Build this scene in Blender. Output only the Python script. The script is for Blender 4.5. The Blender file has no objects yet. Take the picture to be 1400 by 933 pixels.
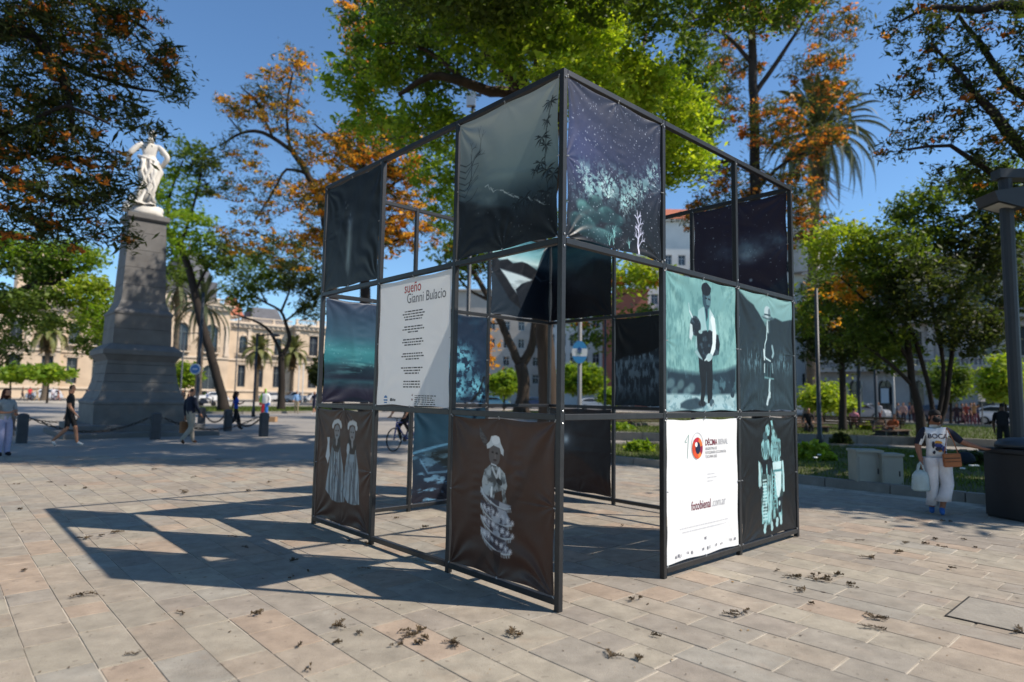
import bpy, bmesh, math, random
import numpy as np
from mathutils import Vector, Matrix, Quaternion

R = math.radians
sc = bpy.context.scene
COL = sc.collection

# ---------------------------------------------------------------- camera
EYE = 1.705
FPX = 869.16                       # focal length in pixels of a 1400 px wide frame
PITCH, ROLL = 0.0847, 0.0166
def _rot():
    F = np.array([0, math.cos(PITCH), math.sin(PITCH)]); r = np.array([1, 0, 0.])
    u = np.cross(r, F); c, s = math.cos(ROLL), math.sin(ROLL)
    return np.array([c*r + s*u, -s*r + c*u, F])
RM = _rot()
cam_d = bpy.data.cameras.new('camera')
cam = bpy.data.objects.new('camera', cam_d); COL.objects.link(cam)
cam.matrix_world = Matrix(((RM[0][0], RM[1][0], -RM[2][0], 0), (RM[0][1], RM[1][1], -RM[2][1], 0),
                           (RM[0][2], RM[1][2], -RM[2][2], EYE), (0, 0, 0, 1)))
cam_d.sensor_width = 36; cam_d.lens = FPX/1400*36
cam_d.clip_start = 0.05; cam_d.clip_end = 2000
cam_d.dof.use_dof = True; cam_d.dof.focus_distance = 6.4; cam_d.dof.aperture_fstop = 0.95
sc.camera = cam

# ---------------------------------------------------------------- sky, sun, exposure
SUN_AZ = np.array([0.9843, -0.1767]); SUN_EL = R(47.8)
w = bpy.data.worlds.new('World'); sc.world = w; w.use_nodes = True
nt = w.node_tree; nt.nodes.clear()
sky = nt.nodes.new('ShaderNodeTexSky'); sky.sky_type = 'NISHITA'; sky.sun_disc = False
sky.sun_elevation = SUN_EL; sky.sun_rotation = math.atan2(SUN_AZ[0], SUN_AZ[1])
sky.air_density = 1.0; sky.dust_density = 0.0; sky.ozone_density = 2.0; sky.altitude = 450
bg = nt.nodes.new('ShaderNodeBackground'); bg.inputs['Strength'].default_value = 0.13
wo = nt.nodes.new('ShaderNodeOutputWorld')
tint = nt.nodes.new('ShaderNodeVectorMath'); tint.operation = 'MULTIPLY'; tint.inputs[1].default_value = (.84, 1.07, 1.22)   # the camera's cool colour balance, over the whole sky
nt.links.new(sky.outputs[0], tint.inputs[0]); nt.links.new(tint.outputs[0], bg.inputs[0]); nt.links.new(bg.outputs[0], wo.inputs[0])
sd = bpy.data.lights.new('sun', 'SUN'); sd.energy = 5.0; sd.angle = R(0.53); sd.color = (1.0, 0.91, 0.79)
sun = bpy.data.objects.new('sun', sd); COL.objects.link(sun)
sun.rotation_euler = Vector((SUN_AZ[0]*math.cos(SUN_EL), SUN_AZ[1]*math.cos(SUN_EL), math.sin(SUN_EL))).to_track_quat('Z', 'Y').to_euler()
vs = sc.view_settings; vs.view_transform = 'Standard'; vs.look = 'None'; vs.exposure = 0.12; vs.gamma = 1.0; vs.use_curve_mapping = False
cy = sc.cycles; cy.use_denoising = True; cy.max_bounces = 6; cy.diffuse_bounces = 1; cy.glossy_bounces = 3
cy.transmission_bounces = 4; cy.transparent_max_bounces = 8; cy.caustics_reflective = False; cy.caustics_refractive = False

# ---------------------------------------------------------------- helpers
def ray(x, y): return np.array([(x-700)/FPX, (466.5-y)/FPX, 1.0]) @ RM
def at(x, y, Y):                   # the point at depth Y seen at pixel x, y
    d = ray(x, y); t = Y/d[1]; return np.array([d[0]*t, Y, EYE + d[2]*t])
def gr(x, y, z=0.0):               # the ground point seen at pixel x, y
    d = ray(x, y); t = (z-EYE)/d[2]; return np.array([d[0]*t, d[1]*t, z])
ANG = 0.7409                       # the plaza's grid
DL = np.array([-math.sin(ANG), math.cos(ANG)]); DR = np.array([math.cos(ANG), math.sin(ANG)])
def lin(c): 
    c = np.asarray(c, float)/255.0
    return np.where(c <= .04045, c/12.92, ((c+.055)/1.055)**2.4)
def rgb(*c): return tuple(lin(c))

def tag(o, label=None, cat=None, group=None, kind=None):
    if label: o['label'] = label
    if cat: o['category'] = cat
    if group: o['group'] = group
    if kind: o['kind'] = kind
    return o
def thing(name, label, cat, loc=(0, 0, 0), rz=0.0, group=None):
    o = bpy.data.objects.new(name, None); COL.objects.link(o); o.empty_display_size = .2
    o.location = tuple(loc); o.rotation_euler = (0, 0, rz)
    return tag(o, label, cat, group)
def link(name, me, parent=None):
    o = bpy.data.objects.new(name, me); COL.objects.link(o)
    if parent is not None: o.parent = parent
    return o
def copy_tree(o, parent=None):
    c = o.copy(); COL.objects.link(c); c.parent = parent
    for ch in list(o.children): copy_tree(ch, c)
    return c

class MB:
    def __init__(s): s.v = []; s.f = []; s.m = []
    def add(s, vs, fs, mi=0):
        o = len(s.v); s.v += [tuple(map(float, p)) for p in vs]
        s.f += [tuple(i+o for i in f) for f in fs]; s.m += [mi]*len(fs); return s
    def box(s, c, size, rz=0.0, mi=0, rot=None):
        x, y, z = [k/2 for k in size]
        P = [(-x,-y,-z),(x,-y,-z),(x,y,-z),(-x,y,-z),(-x,-y,z),(x,-y,z),(x,y,z),(-x,y,z)]
        if rot is not None: P = [tuple(rot @ Vector(p)) for p in P]
        elif rz: k, q = math.cos(rz), math.sin(rz); P = [(a*k-b*q, a*q+b*k, d) for a, b, d in P]
        return s.add([(a+c[0], b+c[1], d+c[2]) for a, b, d in P],
                     [(3,2,1,0),(4,5,6,7),(0,1,5,4),(1,2,6,5),(2,3,7,6),(3,0,4,7)], mi)
    def tube(s, pts, rad, n=8, mi=0, cap=True, flat=1.0):
        pts = [Vector(tuple(map(float, p))) for p in pts]; m = len(pts)
        if not hasattr(rad, '__len__'): rad = [rad]*m
        vs = []; up = None
        for i, p in enumerate(pts):
            t = (pts[min(i+1, m-1)] - pts[max(i-1, 0)]); t = t.normalized() if t.length > 1e-9 else Vector((0, 0, 1))
            if up is None: up = t.orthogonal().normalized()
            else:
                up = up - t*up.dot(t); up = up.normalized() if up.length > 1e-6 else t.orthogonal().normalized()
            b = t.cross(up)
            for k in range(n):
                a = 2*math.pi*k/n; vs.append(p + (up*math.cos(a) + b*math.sin(a)*flat)*rad[i])
        fs = [(i*n+k, i*n+(k+1) % n, (i+1)*n+(k+1) % n, (i+1)*n+k) for i in range(m-1) for k in range(n)]
        if cap: fs += [tuple(range(n-1, -1, -1)), tuple(range((m-1)*n, m*n))]
        return s.add(vs, fs, mi)
    def lathe(s, prof, n=16, c=(0, 0, 0), mi=0, sx=1.0, sy=1.0):
        vs = [(c[0]+r*sx*math.cos(2*math.pi*k/n), c[1]+r*sy*math.sin(2*math.pi*k/n), c[2]+z) for r, z in prof for k in range(n)]
        m = len(prof)
        fs = [(i*n+k, i*n+(k+1) % n, (i+1)*n+(k+1) % n, (i+1)*n+k) for i in range(m-1) for k in range(n)]
        fs += [tuple(range(n-1, -1, -1)), tuple(range((m-1)*n, m*n))]
        return s.add(vs, fs, mi)
    def square(s, prof, c=(0, 0, 0), mi=0):                 # square stack: (half width, z)
        vs = [(c[0]+a*r, c[1]+b*r, c[2]+z) for r, z in prof for a, b in ((-1,-1),(1,-1),(1,1),(-1,1))]
        m = len(prof)
        fs = [(i*4+k, i*4+(k+1) % 4, (i+1)*4+(k+1) % 4, (i+1)*4+k) for i in range(m-1) for k in range(4)]
        fs += [(3,2,1,0), tuple(range((m-1)*4, m*4))]
        return s.add(vs, fs, mi)
    def ell(s, c, r, nu=12, nv=8, mi=0, rot=None):
        vs = []
        for j in range(nv+1):
            ph = -math.pi/2 + math.pi*j/nv
            for k in range(nu):
                a = 2*math.pi*k/nu
                p = Vector((r[0]*math.cos(ph)*math.cos(a), r[1]*math.cos(ph)*math.sin(a), r[2]*math.sin(ph)))
                if rot is not None: p = rot @ p
                vs.append((p.x+c[0], p.y+c[1], p.z+c[2]))
        fs = [(j*nu+k, j*nu+(k+1) % nu, (j+1)*nu+(k+1) % nu, (j+1)*nu+k) for j in range(nv) for k in range(nu)]
        return s.add(vs, fs, mi)
    def prism(s, poly, z0, z1, mi=0):                       # ccw polygon in xy
        n = len(poly)
        vs = [(p[0], p[1], z0) for p in poly] + [(p[0], p[1], z1) for p in poly]
        return s.add(vs, [tuple(range(n-1, -1, -1)), tuple(range(n, 2*n))] + [(k, (k+1) % n, n+(k+1) % n, n+k) for k in range(n)], mi)
    def extrude_x(s, poly, x0, x1, mi=0, taper=None):       # polygon in (y, z) swept along x
        n = len(poly); t = taper or (lambda y, z: 1.0)
        vs = [(x0*t(*p), p[0], p[1]) for p in poly] + [(x1*t(*p), p[0], p[1]) for p in poly]
        return s.add(vs, [tuple(range(n)), tuple(range(2*n-1, n-1, -1))] + [(k, n+k, n+(k+1) % n, (k+1) % n) for k in range(n)], mi)
    def mesh(s, name, mats, smooth=False, off=(0, 0, 0)):
        me = bpy.data.meshes.new(name)
        vs = s.v if off == (0, 0, 0) else [(a-off[0], b-off[1], c-off[2]) for a, b, c in s.v]
        me.from_pydata(vs, [], s.f)
        for m in (mats if isinstance(mats, (list, tuple)) else [mats]): me.materials.append(m)
        if any(s.m): me.polygons.foreach_set('material_index', s.m)
        if smooth: me.polygons.foreach_set('use_smooth', [True]*len(me.polygons))
        me.update(); return me
    def build(s, name, mats, parent=None, smooth=False, off=(0, 0, 0), bevel=0):
        me = s.mesh(name, mats, smooth, off)
        if bevel:
            bm = bmesh.new(); bm.from_mesh(me)
            bmesh.ops.bevel(bm, geom=[e for e in bm.edges], offset=bevel, segments=2, affect='EDGES', clamp_overlap=True)
            bm.to_mesh(me); bm.free()
        return link(name, me, parent)

def np_mesh(name, V, F, mats, cols=None, smooth=False):     # V (n,3); F (m,3|4) ; cols (m,3) per face
    me = bpy.data.meshes.new(name); k = F.shape[1]
    me.vertices.add(len(V)); me.vertices.foreach_set('co', np.ascontiguousarray(V, np.float32).ravel())
    me.loops.add(F.size); me.loops.foreach_set('vertex_index', np.ascontiguousarray(F, np.int32).ravel())
    me.polygons.add(len(F)); me.polygons.foreach_set('loop_start', np.arange(0, F.size, k, dtype=np.int32))
    me.polygons.foreach_set('loop_total', np.full(len(F), k, np.int32))
    for m in (mats if isinstance(mats, (list, tuple)) else [mats]): me.materials.append(m)
    if cols is not None:
        a = me.attributes.new('tint', 'FLOAT_COLOR', 'FACE')
        a.data.foreach_set('color', np.concatenate([cols, np.ones((len(cols), 1))], 1).astype(np.float32).ravel())
    me.polygons.foreach_set('use_smooth', np.full(len(F), bool(smooth)))
    me.update(calc_edges=True); return me

# ---------------------------------------------------------------- materials
_M = {}
def mat(name, col=(.5, .5, .5), rough=.6, var=.12, scale=6.0, bump=0.0, bscale=30.0, metal=0.0, spec=.4, attr=None,
        transl=0.0, coat=0.0, tcol=None, stain=0.0, stcol=(.1, .08, .06), stscale=1.2, streak=False):
    if name in _M: return _M[name]
    m = bpy.data.materials.new(name); m.use_nodes = True; _M[name] = m
    n = m.node_tree.nodes; L = m.node_tree.links; n.clear()
    out = n.new('ShaderNodeOutputMaterial'); p = n.new('ShaderNodeBsdfPrincipled')
    p.inputs['Roughness'].default_value = rough; p.inputs['Metallic'].default_value = metal
    p.inputs['Specular IOR Level'].default_value = spec
    if coat: p.inputs['Coat Weight'].default_value = coat; p.inputs['Coat Roughness'].default_value = .1
    tc = n.new('ShaderNodeTexCoord')
    if attr:
        a = n.new('ShaderNodeAttribute'); a.attribute_name = attr; csrc = a.outputs['Color']
    else:
        r_ = n.new('ShaderNodeRGB'); r_.outputs[0].default_value = (*col, 1); csrc = r_.outputs[0]
    vec = tc.outputs['Object']
    if streak:
        mp = n.new('ShaderNodeMapping'); mp.inputs['Scale'].default_value = (1, 1, .12); L.new(vec, mp.inputs[0]); vec = mp.outputs[0]
    if var:
        no = n.new('ShaderNodeTexNoise'); no.inputs['Scale'].default_value = scale; no.inputs['Detail'].default_value = 6
        L.new(vec, no.inputs['Vector'])
        mr = n.new('ShaderNodeMapRange'); mr.inputs['From Min'].default_value = .25; mr.inputs['From Max'].default_value = .75
        mr.inputs['To Min'].default_value = 1-var; mr.inputs['To Max'].default_value = 1+var
        L.new(no.outputs['Fac'], mr.inputs['Value'])
        mx = n.new('ShaderNodeVectorMath'); mx.operation = 'SCALE'
        L.new(csrc, mx.inputs[0]); L.new(mr.outputs[0], mx.inputs['Scale']); csrc = mx.outputs[0]
    if stain:
        no = n.new('ShaderNodeTexNoise'); no.inputs['Scale'].default_value = stscale; no.inputs['Detail'].default_value = 8
        no.inputs['Roughness'].default_value = .65; L.new(vec, no.inputs['Vector'])
        mr = n.new('ShaderNodeMapRange'); mr.inputs['From Min'].default_value = .5; mr.inputs['From Max'].default_value = .68
        mr.inputs['To Max'].default_value = stain; L.new(no.outputs['Fac'], mr.inputs['Value'])
        mi = n.new('ShaderNodeMix'); mi.data_type = 'RGBA'; mi.inputs['B'].default_value = (*stcol, 1)
        L.new(mr.outputs[0], mi.inputs['Factor']); L.new(csrc, mi.inputs['A']); csrc = mi.outputs['Result']
    L.new(csrc, p.inputs['Base Color'])
    if bump:
        no = n.new('ShaderNodeTexNoise'); no.inputs['Scale'].default_value = bscale; no.inputs['Detail'].default_value = 5
        L.new(vec, no.inputs['Vector'])
        b = n.new('ShaderNodeBump'); b.inputs['Strength'].default_value = bump; b.inputs['Distance'].default_value = .02
        L.new(no.outputs['Fac'], b.inputs['Height']); L.new(b.outputs[0], p.inputs['Normal'])
    if transl:
        t = n.new('ShaderNodeBsdfTranslucent'); ms = n.new('ShaderNodeMixShader'); ms.inputs[0].default_value = transl
        if tcol is not None:
            vm = n.new('ShaderNodeVectorMath'); vm.operation = 'MULTIPLY'; vm.inputs[1].default_value = tcol
            L.new(csrc, vm.inputs[0]); L.new(vm.outputs[0], t.inputs['Color'])
        else: L.new(csrc, t.inputs['Color'])
        L.new(p.outputs[0], ms.inputs[1]); L.new(t.outputs[0], ms.inputs[2]); L.new(ms.outputs[0], out.inputs[0])
    else: L.new(p.outputs[0], out.inputs[0])
    return m

# ================================================================ the ground
rng = np.random.default_rng(7); random.seed(7)
M_mortar = mat('mortar', rgb(190, 180, 164), .9, .3, 3.0, .4, 60, stain=.75, stcol=(.05, .042, .036), stscale=.9)
M_plaza = mat('far_paving', rgb(150, 144, 136), .85, .12, .6, .2, 25, stain=.25, stcol=rgb(120, 112, 104), stscale=.35)
M_asphalt = mat('asphalt', (.075, .074, .075), .85, .15, 2, .3, 60)
M_pavelight = mat('light_paving', rgb(172, 165, 152), .85, .12, .8, .2, 30)
M_kerb = mat('kerb_stone', rgb(140, 134, 126), .85, .2, 4, .4, 40, stain=.4, stcol=rgb(85, 80, 74))
M_soil = mat('lawn_soil', rgb(78, 82, 44), .95, .4, 1.5, .5, 25, stain=.6, stcol=rgb(96, 84, 62), stscale=.9)

# one sheet to the horizon; the laid stones stand on it near the camera
g = MB(); g.add([(-900,-300,-.005),(900,-300,-.005),(900,1500,-.005),(-900,1500,-.005)], [(0,1,2,3)])
ground = tag(g.build('ground', M_mortar), kind='structure')

def paver_material():
    m = bpy.data.materials.new('porphyry_paver'); m.use_nodes = True
    n = m.node_tree.nodes; L = m.node_tree.links
    p = n['Principled BSDF']; p.inputs['Roughness'].default_value = .78; p.inputs['Specular IOR Level'].default_value = .35
    geo = n.new('ShaderNodeNewGeometry'); a = n.new('ShaderNodeAttribute'); a.attribute_name = 'tint'
    def noise(s, d=6, r=.6):
        x = n.new('ShaderNodeTexNoise'); x.inputs['Scale'].default_value = s; x.inputs['Detail'].default_value = d
        x.inputs['Roughness'].default_value = r; L.new(geo.outputs['Position'], x.inputs['Vector']); return x.outputs['Fac']
    def rng_(f, a0, a1, b0, b1):
        x = n.new('ShaderNodeMapRange'); x.inputs[1].default_value = a0; x.inputs[2].default_value = a1
        x.inputs[3].default_value = b0; x.inputs[4].default_value = b1; L.new(f, x.inputs[0]); return x.outputs[0]
    def mix(f, A, B):
        x = n.new('ShaderNodeMix'); x.data_type = 'RGBA'; L.new(f, x.inputs['Factor']); L.new(A, x.inputs['A'])
        if isinstance(B, tuple): x.inputs['B'].default_value = (*B, 1)
        else: L.new(B, x.inputs['B'])
        return x.outputs['Result']
    sc_ = n.new('ShaderNodeVectorMath'); sc_.operation = 'SCALE'
    L.new(a.outputs['Color'], sc_.inputs[0]); L.new(rng_(noise(5), .3, .7, .80, 1.20), sc_.inputs['Scale'])
    c = mix(rng_(noise(1.7, 8, .7), .56, .78, 0, .26), sc_.outputs[0], rgb(190, 156, 128))     # rusty veining in the stone
    c = mix(rng_(noise(2.6, 10, .75), .60, .72, 0, .55), c, rgb(196, 188, 174))                # mortar smeared over it
    c = mix(rng_(noise(70, 3, .5), .60, .75, 0, .5), c, rgb(104, 96, 88))                      # grit
    c = mix(rng_(noise(.55, 5, .6), .52, .75, 0, .30), c, rgb(112, 106, 100))                  # foot-worn dirt
    c = mix(rng_(noise(11, 2, .5), .665, .71, 0, .45), c, rgb(98, 90, 82))                     # gum and drip spots
    c = mix(rng_(noise(.9, 7, .7), .55, .70, 0, .30), c, rgb(120, 104, 88))                    # brownish wear
    L.new(c, p.inputs['Base Color'])
    b = n.new('ShaderNodeBump'); b.inputs['Strength'].default_value = .35; b.inputs['Distance'].default_value = .012
    ad = n.new('ShaderNodeMath'); ad.operation = 'ADD'; L.new(noise(14, 8, .7), ad.inputs[0]); L.new(noise(90, 3), ad.inputs[1])
    L.new(ad.outputs[0], b.inputs['Height']); L.new(b.outputs[0], p.inputs['Normal'])
    return m
M_paver = paver_material()
PAL = np.array([lin(c) for c in ((168,158,145),(162,155,145),(168,160,147),(170,158,144),(162,154,144),(166,157,145),(174,157,141),(164,159,150),(160,151,141),(173,165,151))])
paving = tag(thing('stone_paving', 'sunlit square of grey and rust stone flags around the frame', 'paving'), kind='structure')
def bed_free(p):                    # stones stop at the planted bed behind the frame and at the far plain paving
    b = p @ DR; return b < 13.05
pav = []
b0 = -9.5
while b0 < 13.2:
    wd = float(rng.choice([.27, .31, .36, .42], p=[.2, .35, .3, .15])); a0 = -16.0 + rng.uniform(0, .6)
    while a0 < 26:
        ln = float(rng.uniform(.30, .78)); c = DL*(a0+ln/2) + DR*(b0+wd/2)
        d = math.hypot(*c)
        if bed_free(DL*(a0+ln/2) + DR*(b0+wd)) and c[1] > 1.2 and abs(c[0]) < .95*c[1]+1.2 and c[1] < 16.2: pav.append((d, a0, b0, ln, wd))
        a0 += ln
    b0 += wd
pav.sort(key=lambda t: t[0])
pav = [t for t in pav if t[0] > 2.4]
def paver_geo(t):
    d, a0, b0, ln, wd = t
    ga, gb = rng.uniform(.003, .008), rng.uniform(.0015, .005)
    P = [(a0+ga, b0+gb), (a0+ln-ga, b0+gb), (a0+ln-ga, b0+wd-gb), (a0+ga, b0+wd-gb)]
    P = [(u+rng.uniform(-.003, .003), v_+rng.uniform(-.003, .003)) for u, v_ in P]
    ch = .003; z = rng.uniform(-.0012, .0015); tl = rng.uniform(-.0012, .0012, 4)
    ca = (a0+ln/2, b0+wd/2); V = []
    for u, v_ in P: q = DL*u + DR*v_; V.append((q[0], q[1], -.03))
    for k, (u, v_) in enumerate(P): q = DL*u + DR*v_; V.append((q[0], q[1], z+tl[k]-ch))
    for k, (u, v_) in enumerate(P):
        q = DL*(u+math.copysign(ch, ca[0]-u)) + DR*(v_+math.copysign(ch, ca[1]-v_)); V.append((q[0], q[1], z+tl[k]))
    F = [(8,9,10,11)] + [(k, (k+1) % 4, 4+(k+1) % 4, 4+k) for k in range(4)] + [(4+k, 4+(k+1) % 4, 8+(k+1) % 4, 8+k) for k in range(4)]
    # a and b axes are left-handed in plan: flip
    F = [f[::-1] for f in F]
    c = PAL[rng.integers(len(PAL))]*rng.uniform(.93, 1.05)*np.array([.90, .88, .845])
    return np.array(V), np.array(F), np.tile(c, (9, 1))
for t in pav[:300]:
    V, F, C = paver_geo(t); o = V[8:12].mean(0)*[1, 1, 0]
    ob = link('paver', np_mesh('paver', V-o, F, M_paver, C), paving); ob.location = o
VV, FF, CC = [], [], []; k = 0
for t in pav[300:]:
    V, F, C = paver_geo(t); VV.append(V); FF.append(F+k); CC.append(C); k += len(V)
tag(link('far_pavers', np_mesh('far_pavers', np.concatenate(VV), np.concatenate(FF), M_paver, np.concatenate(CC)), paving), kind='stuff')

def sheet(name, poly, z, m, thick=0.0):
    b = MB()
    ar = sum(poly[i][0]*poly[(i+1) % len(poly)][1]-poly[(i+1) % len(poly)][0]*poly[i][1] for i in range(len(poly)))
    if ar < 0: poly = poly[::-1]
    if thick: b.prism(poly, z-thick, z)
    else: b.add([(p[0], p[1], z) for p in poly], [tuple(range(len(poly)))])
    return tag(b.build(name, m), kind='structure')
# plain paving beyond the laid stones, and the streets round the square
sheet('far_pavement', [(-120, 16.1), (-6, 16.1), (2.2, 16.1), (2.2, 30), (30, 30), (60, 20), (60, 52), (-20, 75), (-70, 66), (-120, 60)], -.001, M_plaza)
sheet('side_pavement', [(-120, -40), (-16, 1), (-16, 16.1), (-120, 16.1)], -.002, M_plaza)
sheet('bed_path', [(1.5, 18), (18, 2), (60, 2), (60, 30), (2.2, 30)], -.003, M_plaza)
def along(p, d, s): return np.asarray(p)+np.asarray(d)*s
PAL0 = np.array([-78.1, 97.0])       # a point on the palace front
NRM = np.array([DR[1], -DR[0]])      # from the palace towards the square
q0, q1 = PAL0-DR*90, PAL0+DR*170
sheet('street_by_palace', [tuple(q0+NRM*9), tuple(q1+NRM*9), tuple(q1+NRM*24), tuple(q0+NRM*24)], .004, M_asphalt)
sheet('palace_forecourt', [tuple(q0), tuple(q1), tuple(q1+NRM*9), tuple(q0+NRM*9)], .06, M_pavelight, .1)
RB0 = np.array([47.9, 62.0]); NRB = np.array([-DR[0], -DR[1]])
u0, u1 = RB0-DL*60, RB0+DL*60
sheet('street_by_arcade', [tuple(u0+NRB*4), tuple(u1+NRB*4), tuple(u1+NRB*15), tuple(u0+NRB*15)], .008, M_asphalt)
sheet('arcade_pavement', [tuple(u0), tuple(u1), tuple(u1+NRB*4), tuple(u0+NRB*4)], .12, M_pavelight, .14)
sheet('cross_street', [(-30, 78), (60, 78), (60, 98), (-30, 98)], .012, M_asphalt)

# planted beds with kerbs
def kerb(name, pts, wd=.16, ht=.17, m=M_kerb, closed=True):
    k = tag(thing(name, 'low stone kerb edging the planted bed', 'kerb'), kind='structure')
    n = len(pts); tot = []
    for i in range(n if closed else n-1):
        a, b = np.array(pts[i], float), np.array(pts[(i+1) % n], float); L_ = np.linalg.norm(b-a); e = (b-a)/L_
        cnt = max(1, int(L_/1.1)); st = L_/cnt
        for j in range(cnt):
            c = a+e*st*(j+.5)
            tot.append((c, st-.008, math.atan2(e[1], e[0])))
    for c, ln, rz in tot:
        b = MB(); b.box((0, 0, ht/2-.02), (ln, wd, ht+.04)); o = b.build('kerb_stone', m, k, bevel=.012)
        o.location = (c[0], c[1], 0); o.rotation_euler = (0, 0, rz)
    return k
BED1 = [(1.6, 18.0), (12.6, 6.0), (22, 9), (16.0, 20.2), (11.2, 22.9), (4.6, 22.2), (2.4, 21.2)]
BED2 = [(2.6, 25.8), (6.5, 24.9), (11.5, 26.3), (17.5, 25.0), (24, 19.5), (40, 34), (26, 44), (6, 34)]
BED3 = [(-26, 44.5), (-19.5, 46.5), (-13, 55), (-6, 66), (-14, 74), (-34, 58)]
BED4 = [(6, 37), (22, 46.5), (16, 64), (0, 66), (-4, 50)]
kerb('bed_kerb', BED1); kerb('bed_kerb', BED2, .3, .32); kerb('bed_kerb', BED3); kerb('bed_kerb', BED4)
def inset(poly, d):
    c = np.mean(poly, 0); return [tuple(np.array(p)+(c-p)/np.linalg.norm(c-p)*d) for p in poly]
sheet('lawn', inset(BED1, .1), .11, M_soil); sheet('lawn', inset(BED2, .2), .16, M_soil)
sheet('lawn', inset(BED3, .1), .1, M_soil); sheet('lawn', inset(BED4, .1), .1, M_soil)
def inpoly(P, poly):
    x, y = P[:, 0], P[:, 1]; r = np.zeros(len(P), bool); n = len(poly)
    for i in range(n):
        (x1, y1), (x2, y2) = poly[i], poly[(i+1) % n]
        r ^= ((y1 > y) != (y2 > y)) & (x < (x2-x1)*(y-y1)/(y2-y1+1e-12)+x1)
    return r
M_leaf = mat('leaf', attr='tint', rough=.5, var=0, spec=.3, transl=.5, tcol=(1.5, 1.45, .55))
M_grass = mat('grass_blade', attr='tint', rough=.6, var=0, spec=.25, transl=.25)
def grass(poly, n, z, hgt, wd, name, label):
    lo, hi = np.min(poly, 0), np.max(poly, 0); P = rng.uniform(lo, hi, (n*2, 2)); P = P[inpoly(P, poly)][:n]; m = len(P)
    patch = np.sin(P[:, 0]*1.7+np.sin(P[:, 1]*2.1))*np.cos(P[:, 1]*1.3)+rng.normal(0, .5, m); P = P[patch > -.6]; m = len(P)
    a = rng.uniform(0, 2*np.pi, m); h = hgt*rng.uniform(.4, 1.3, m); ln = rng.normal(0, .4, (m, 2))*h[:, None]
    d = np.stack([np.cos(a), np.sin(a)], 1)*wd; V = np.zeros((m, 3, 3))
    V[:, 0, :2] = P-d; V[:, 1, :2] = P+d; V[:, 2, :2] = P+ln; V[:, :2, 2] = z; V[:, 2, 2] = z+h
    c = np.array(rgb(92, 112, 40))*rng.uniform(.55, 1.35, (m, 1))*np.array([1, 1, 1])+rng.uniform(0, .03, (m, 1))*np.array([1, .7, 0])
    o = link(name, np_mesh(name, V.reshape(-1, 3), np.arange(3*m).reshape(-1, 3), M_grass, c)); return tag(o, label, 'grass', kind='stuff')
grass(inset(BED1, .3), 36000, .10, .11, .012, 'grass', 'shaded grass in the kerbed bed behind the frame')
grass(inset(BED2, .6), 26000, .15, .13, .02, 'grass', 'grass in the high-kerbed bed beside the benches')
grass(inset(BED3, .5), 14000, .09, .14, .03, 'grass', 'grass strip around the leaning tree')
grass(inset(BED4, .5), 10000, .09, .14, .03, 'grass', 'grass around the forked tree')
# a hatch let into the paving
ht = thing('paving_hatch', 'stone-filled hatch outlined by a dark joint in the paving', 'hatch', (*gr(1368, 842)[:2], .004), ANG)
b = MB(); b.box((0, 0, 0), (.72, .56, .008)); b.build('plate', mat('hatch_stone', rgb(152, 145, 134), .8, .2, 5, .3, stain=.4, stcol=rgb(128, 120, 110), stscale=3), ht)
b = MB()
for x, y, sx, sy in ((0, .287, .76, .014), (0, -.287, .76, .014), (.367, 0, .014, .56), (-.367, 0, .014, .56)): b.box((x, y, 0), (sx, sy, .0084))
b.build('rim', mat('dark_joint', (.03, .028, .026), .9, .1), ht)

# ================================================================ the exhibition frame
NX, NY, SIDE = .3653*1.1, 4.7286*1.1, 3.9435*1.1
BAY = SIDE/3; TU = .052
ZL = [.074, 1.530, 2.995, 4.452]
NC = np.array([NX, NY]); LC = NC+DL*SIDE; RC = NC+DR*SIDE; BC = LC+DR*SIDE
M_frame = mat('black_steel', rgb(34, 35, 38), .42, .25, 9, .05, 60, metal=0, spec=.5, stain=.3, stcol=rgb(58, 58, 60), stscale=7)
frame = thing('exhibition_frame', 'cube-shaped black steel tube frame carrying photo banners on four sides', 'frame', (NX, NY, 0))
def tube_mesh(name, ln, axis):
    b = MB(); b.box((0, 0, 0), (ln, TU, TU) if axis == 'x' else (TU, TU, ln)); me = b.mesh(name, M_frame)
    bm = bmesh.new(); bm.from_mesh(me); bmesh.ops.bevel(bm, geom=list(bm.edges), offset=.004, segments=1, affect='EDGES'); bm.to_mesh(me); bm.free()
    return me
PH = ZL[3]+TU/2
post_me = tube_mesh('post', PH, 'z'); beam_me = tube_mesh('beam', BAY-TU-.002, 'x')
bolt_b = MB(); bolt_b.lathe([(.009, 0), (.009, .006), (.004, .009)], 8); bolt_me = bolt_b.mesh('bolt', mat('zinc', rgb(170, 172, 175), .35, .1, metal=.8))
done = set()
WALLS = {'FL': (LC, -DL), 'FR': (NC, DR), 'BL': (LC, DR), 'BR': (BC, -DL)}
for wn, (p0, e) in WALLS.items():
    for k in range(4):
        p = p0+e*BAY*k; key = (round(p[0], 2), round(p[1], 2))
        if key in done: continue
        done.add(key); o = link('post', post_me, frame); o.location = (p[0]-NX, p[1]-NY, PH/2); o.rotation_euler = (0, 0, ANG)
    rz = math.atan2(e[1], e[0])
    for k in range(3):
        for lv in range(4):
            if wn == 'FR' and k == 0 and lv == 0: continue          # the way in
            p = p0+e*BAY*(k+.5); o = link('beam', beam_me, frame); o.location = (p[0]-NX, p[1]-NY, ZL[lv]); o.rotation_euler = (0, 0, rz)
nrm = np.array([DR[1], -DR[0]])
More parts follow.
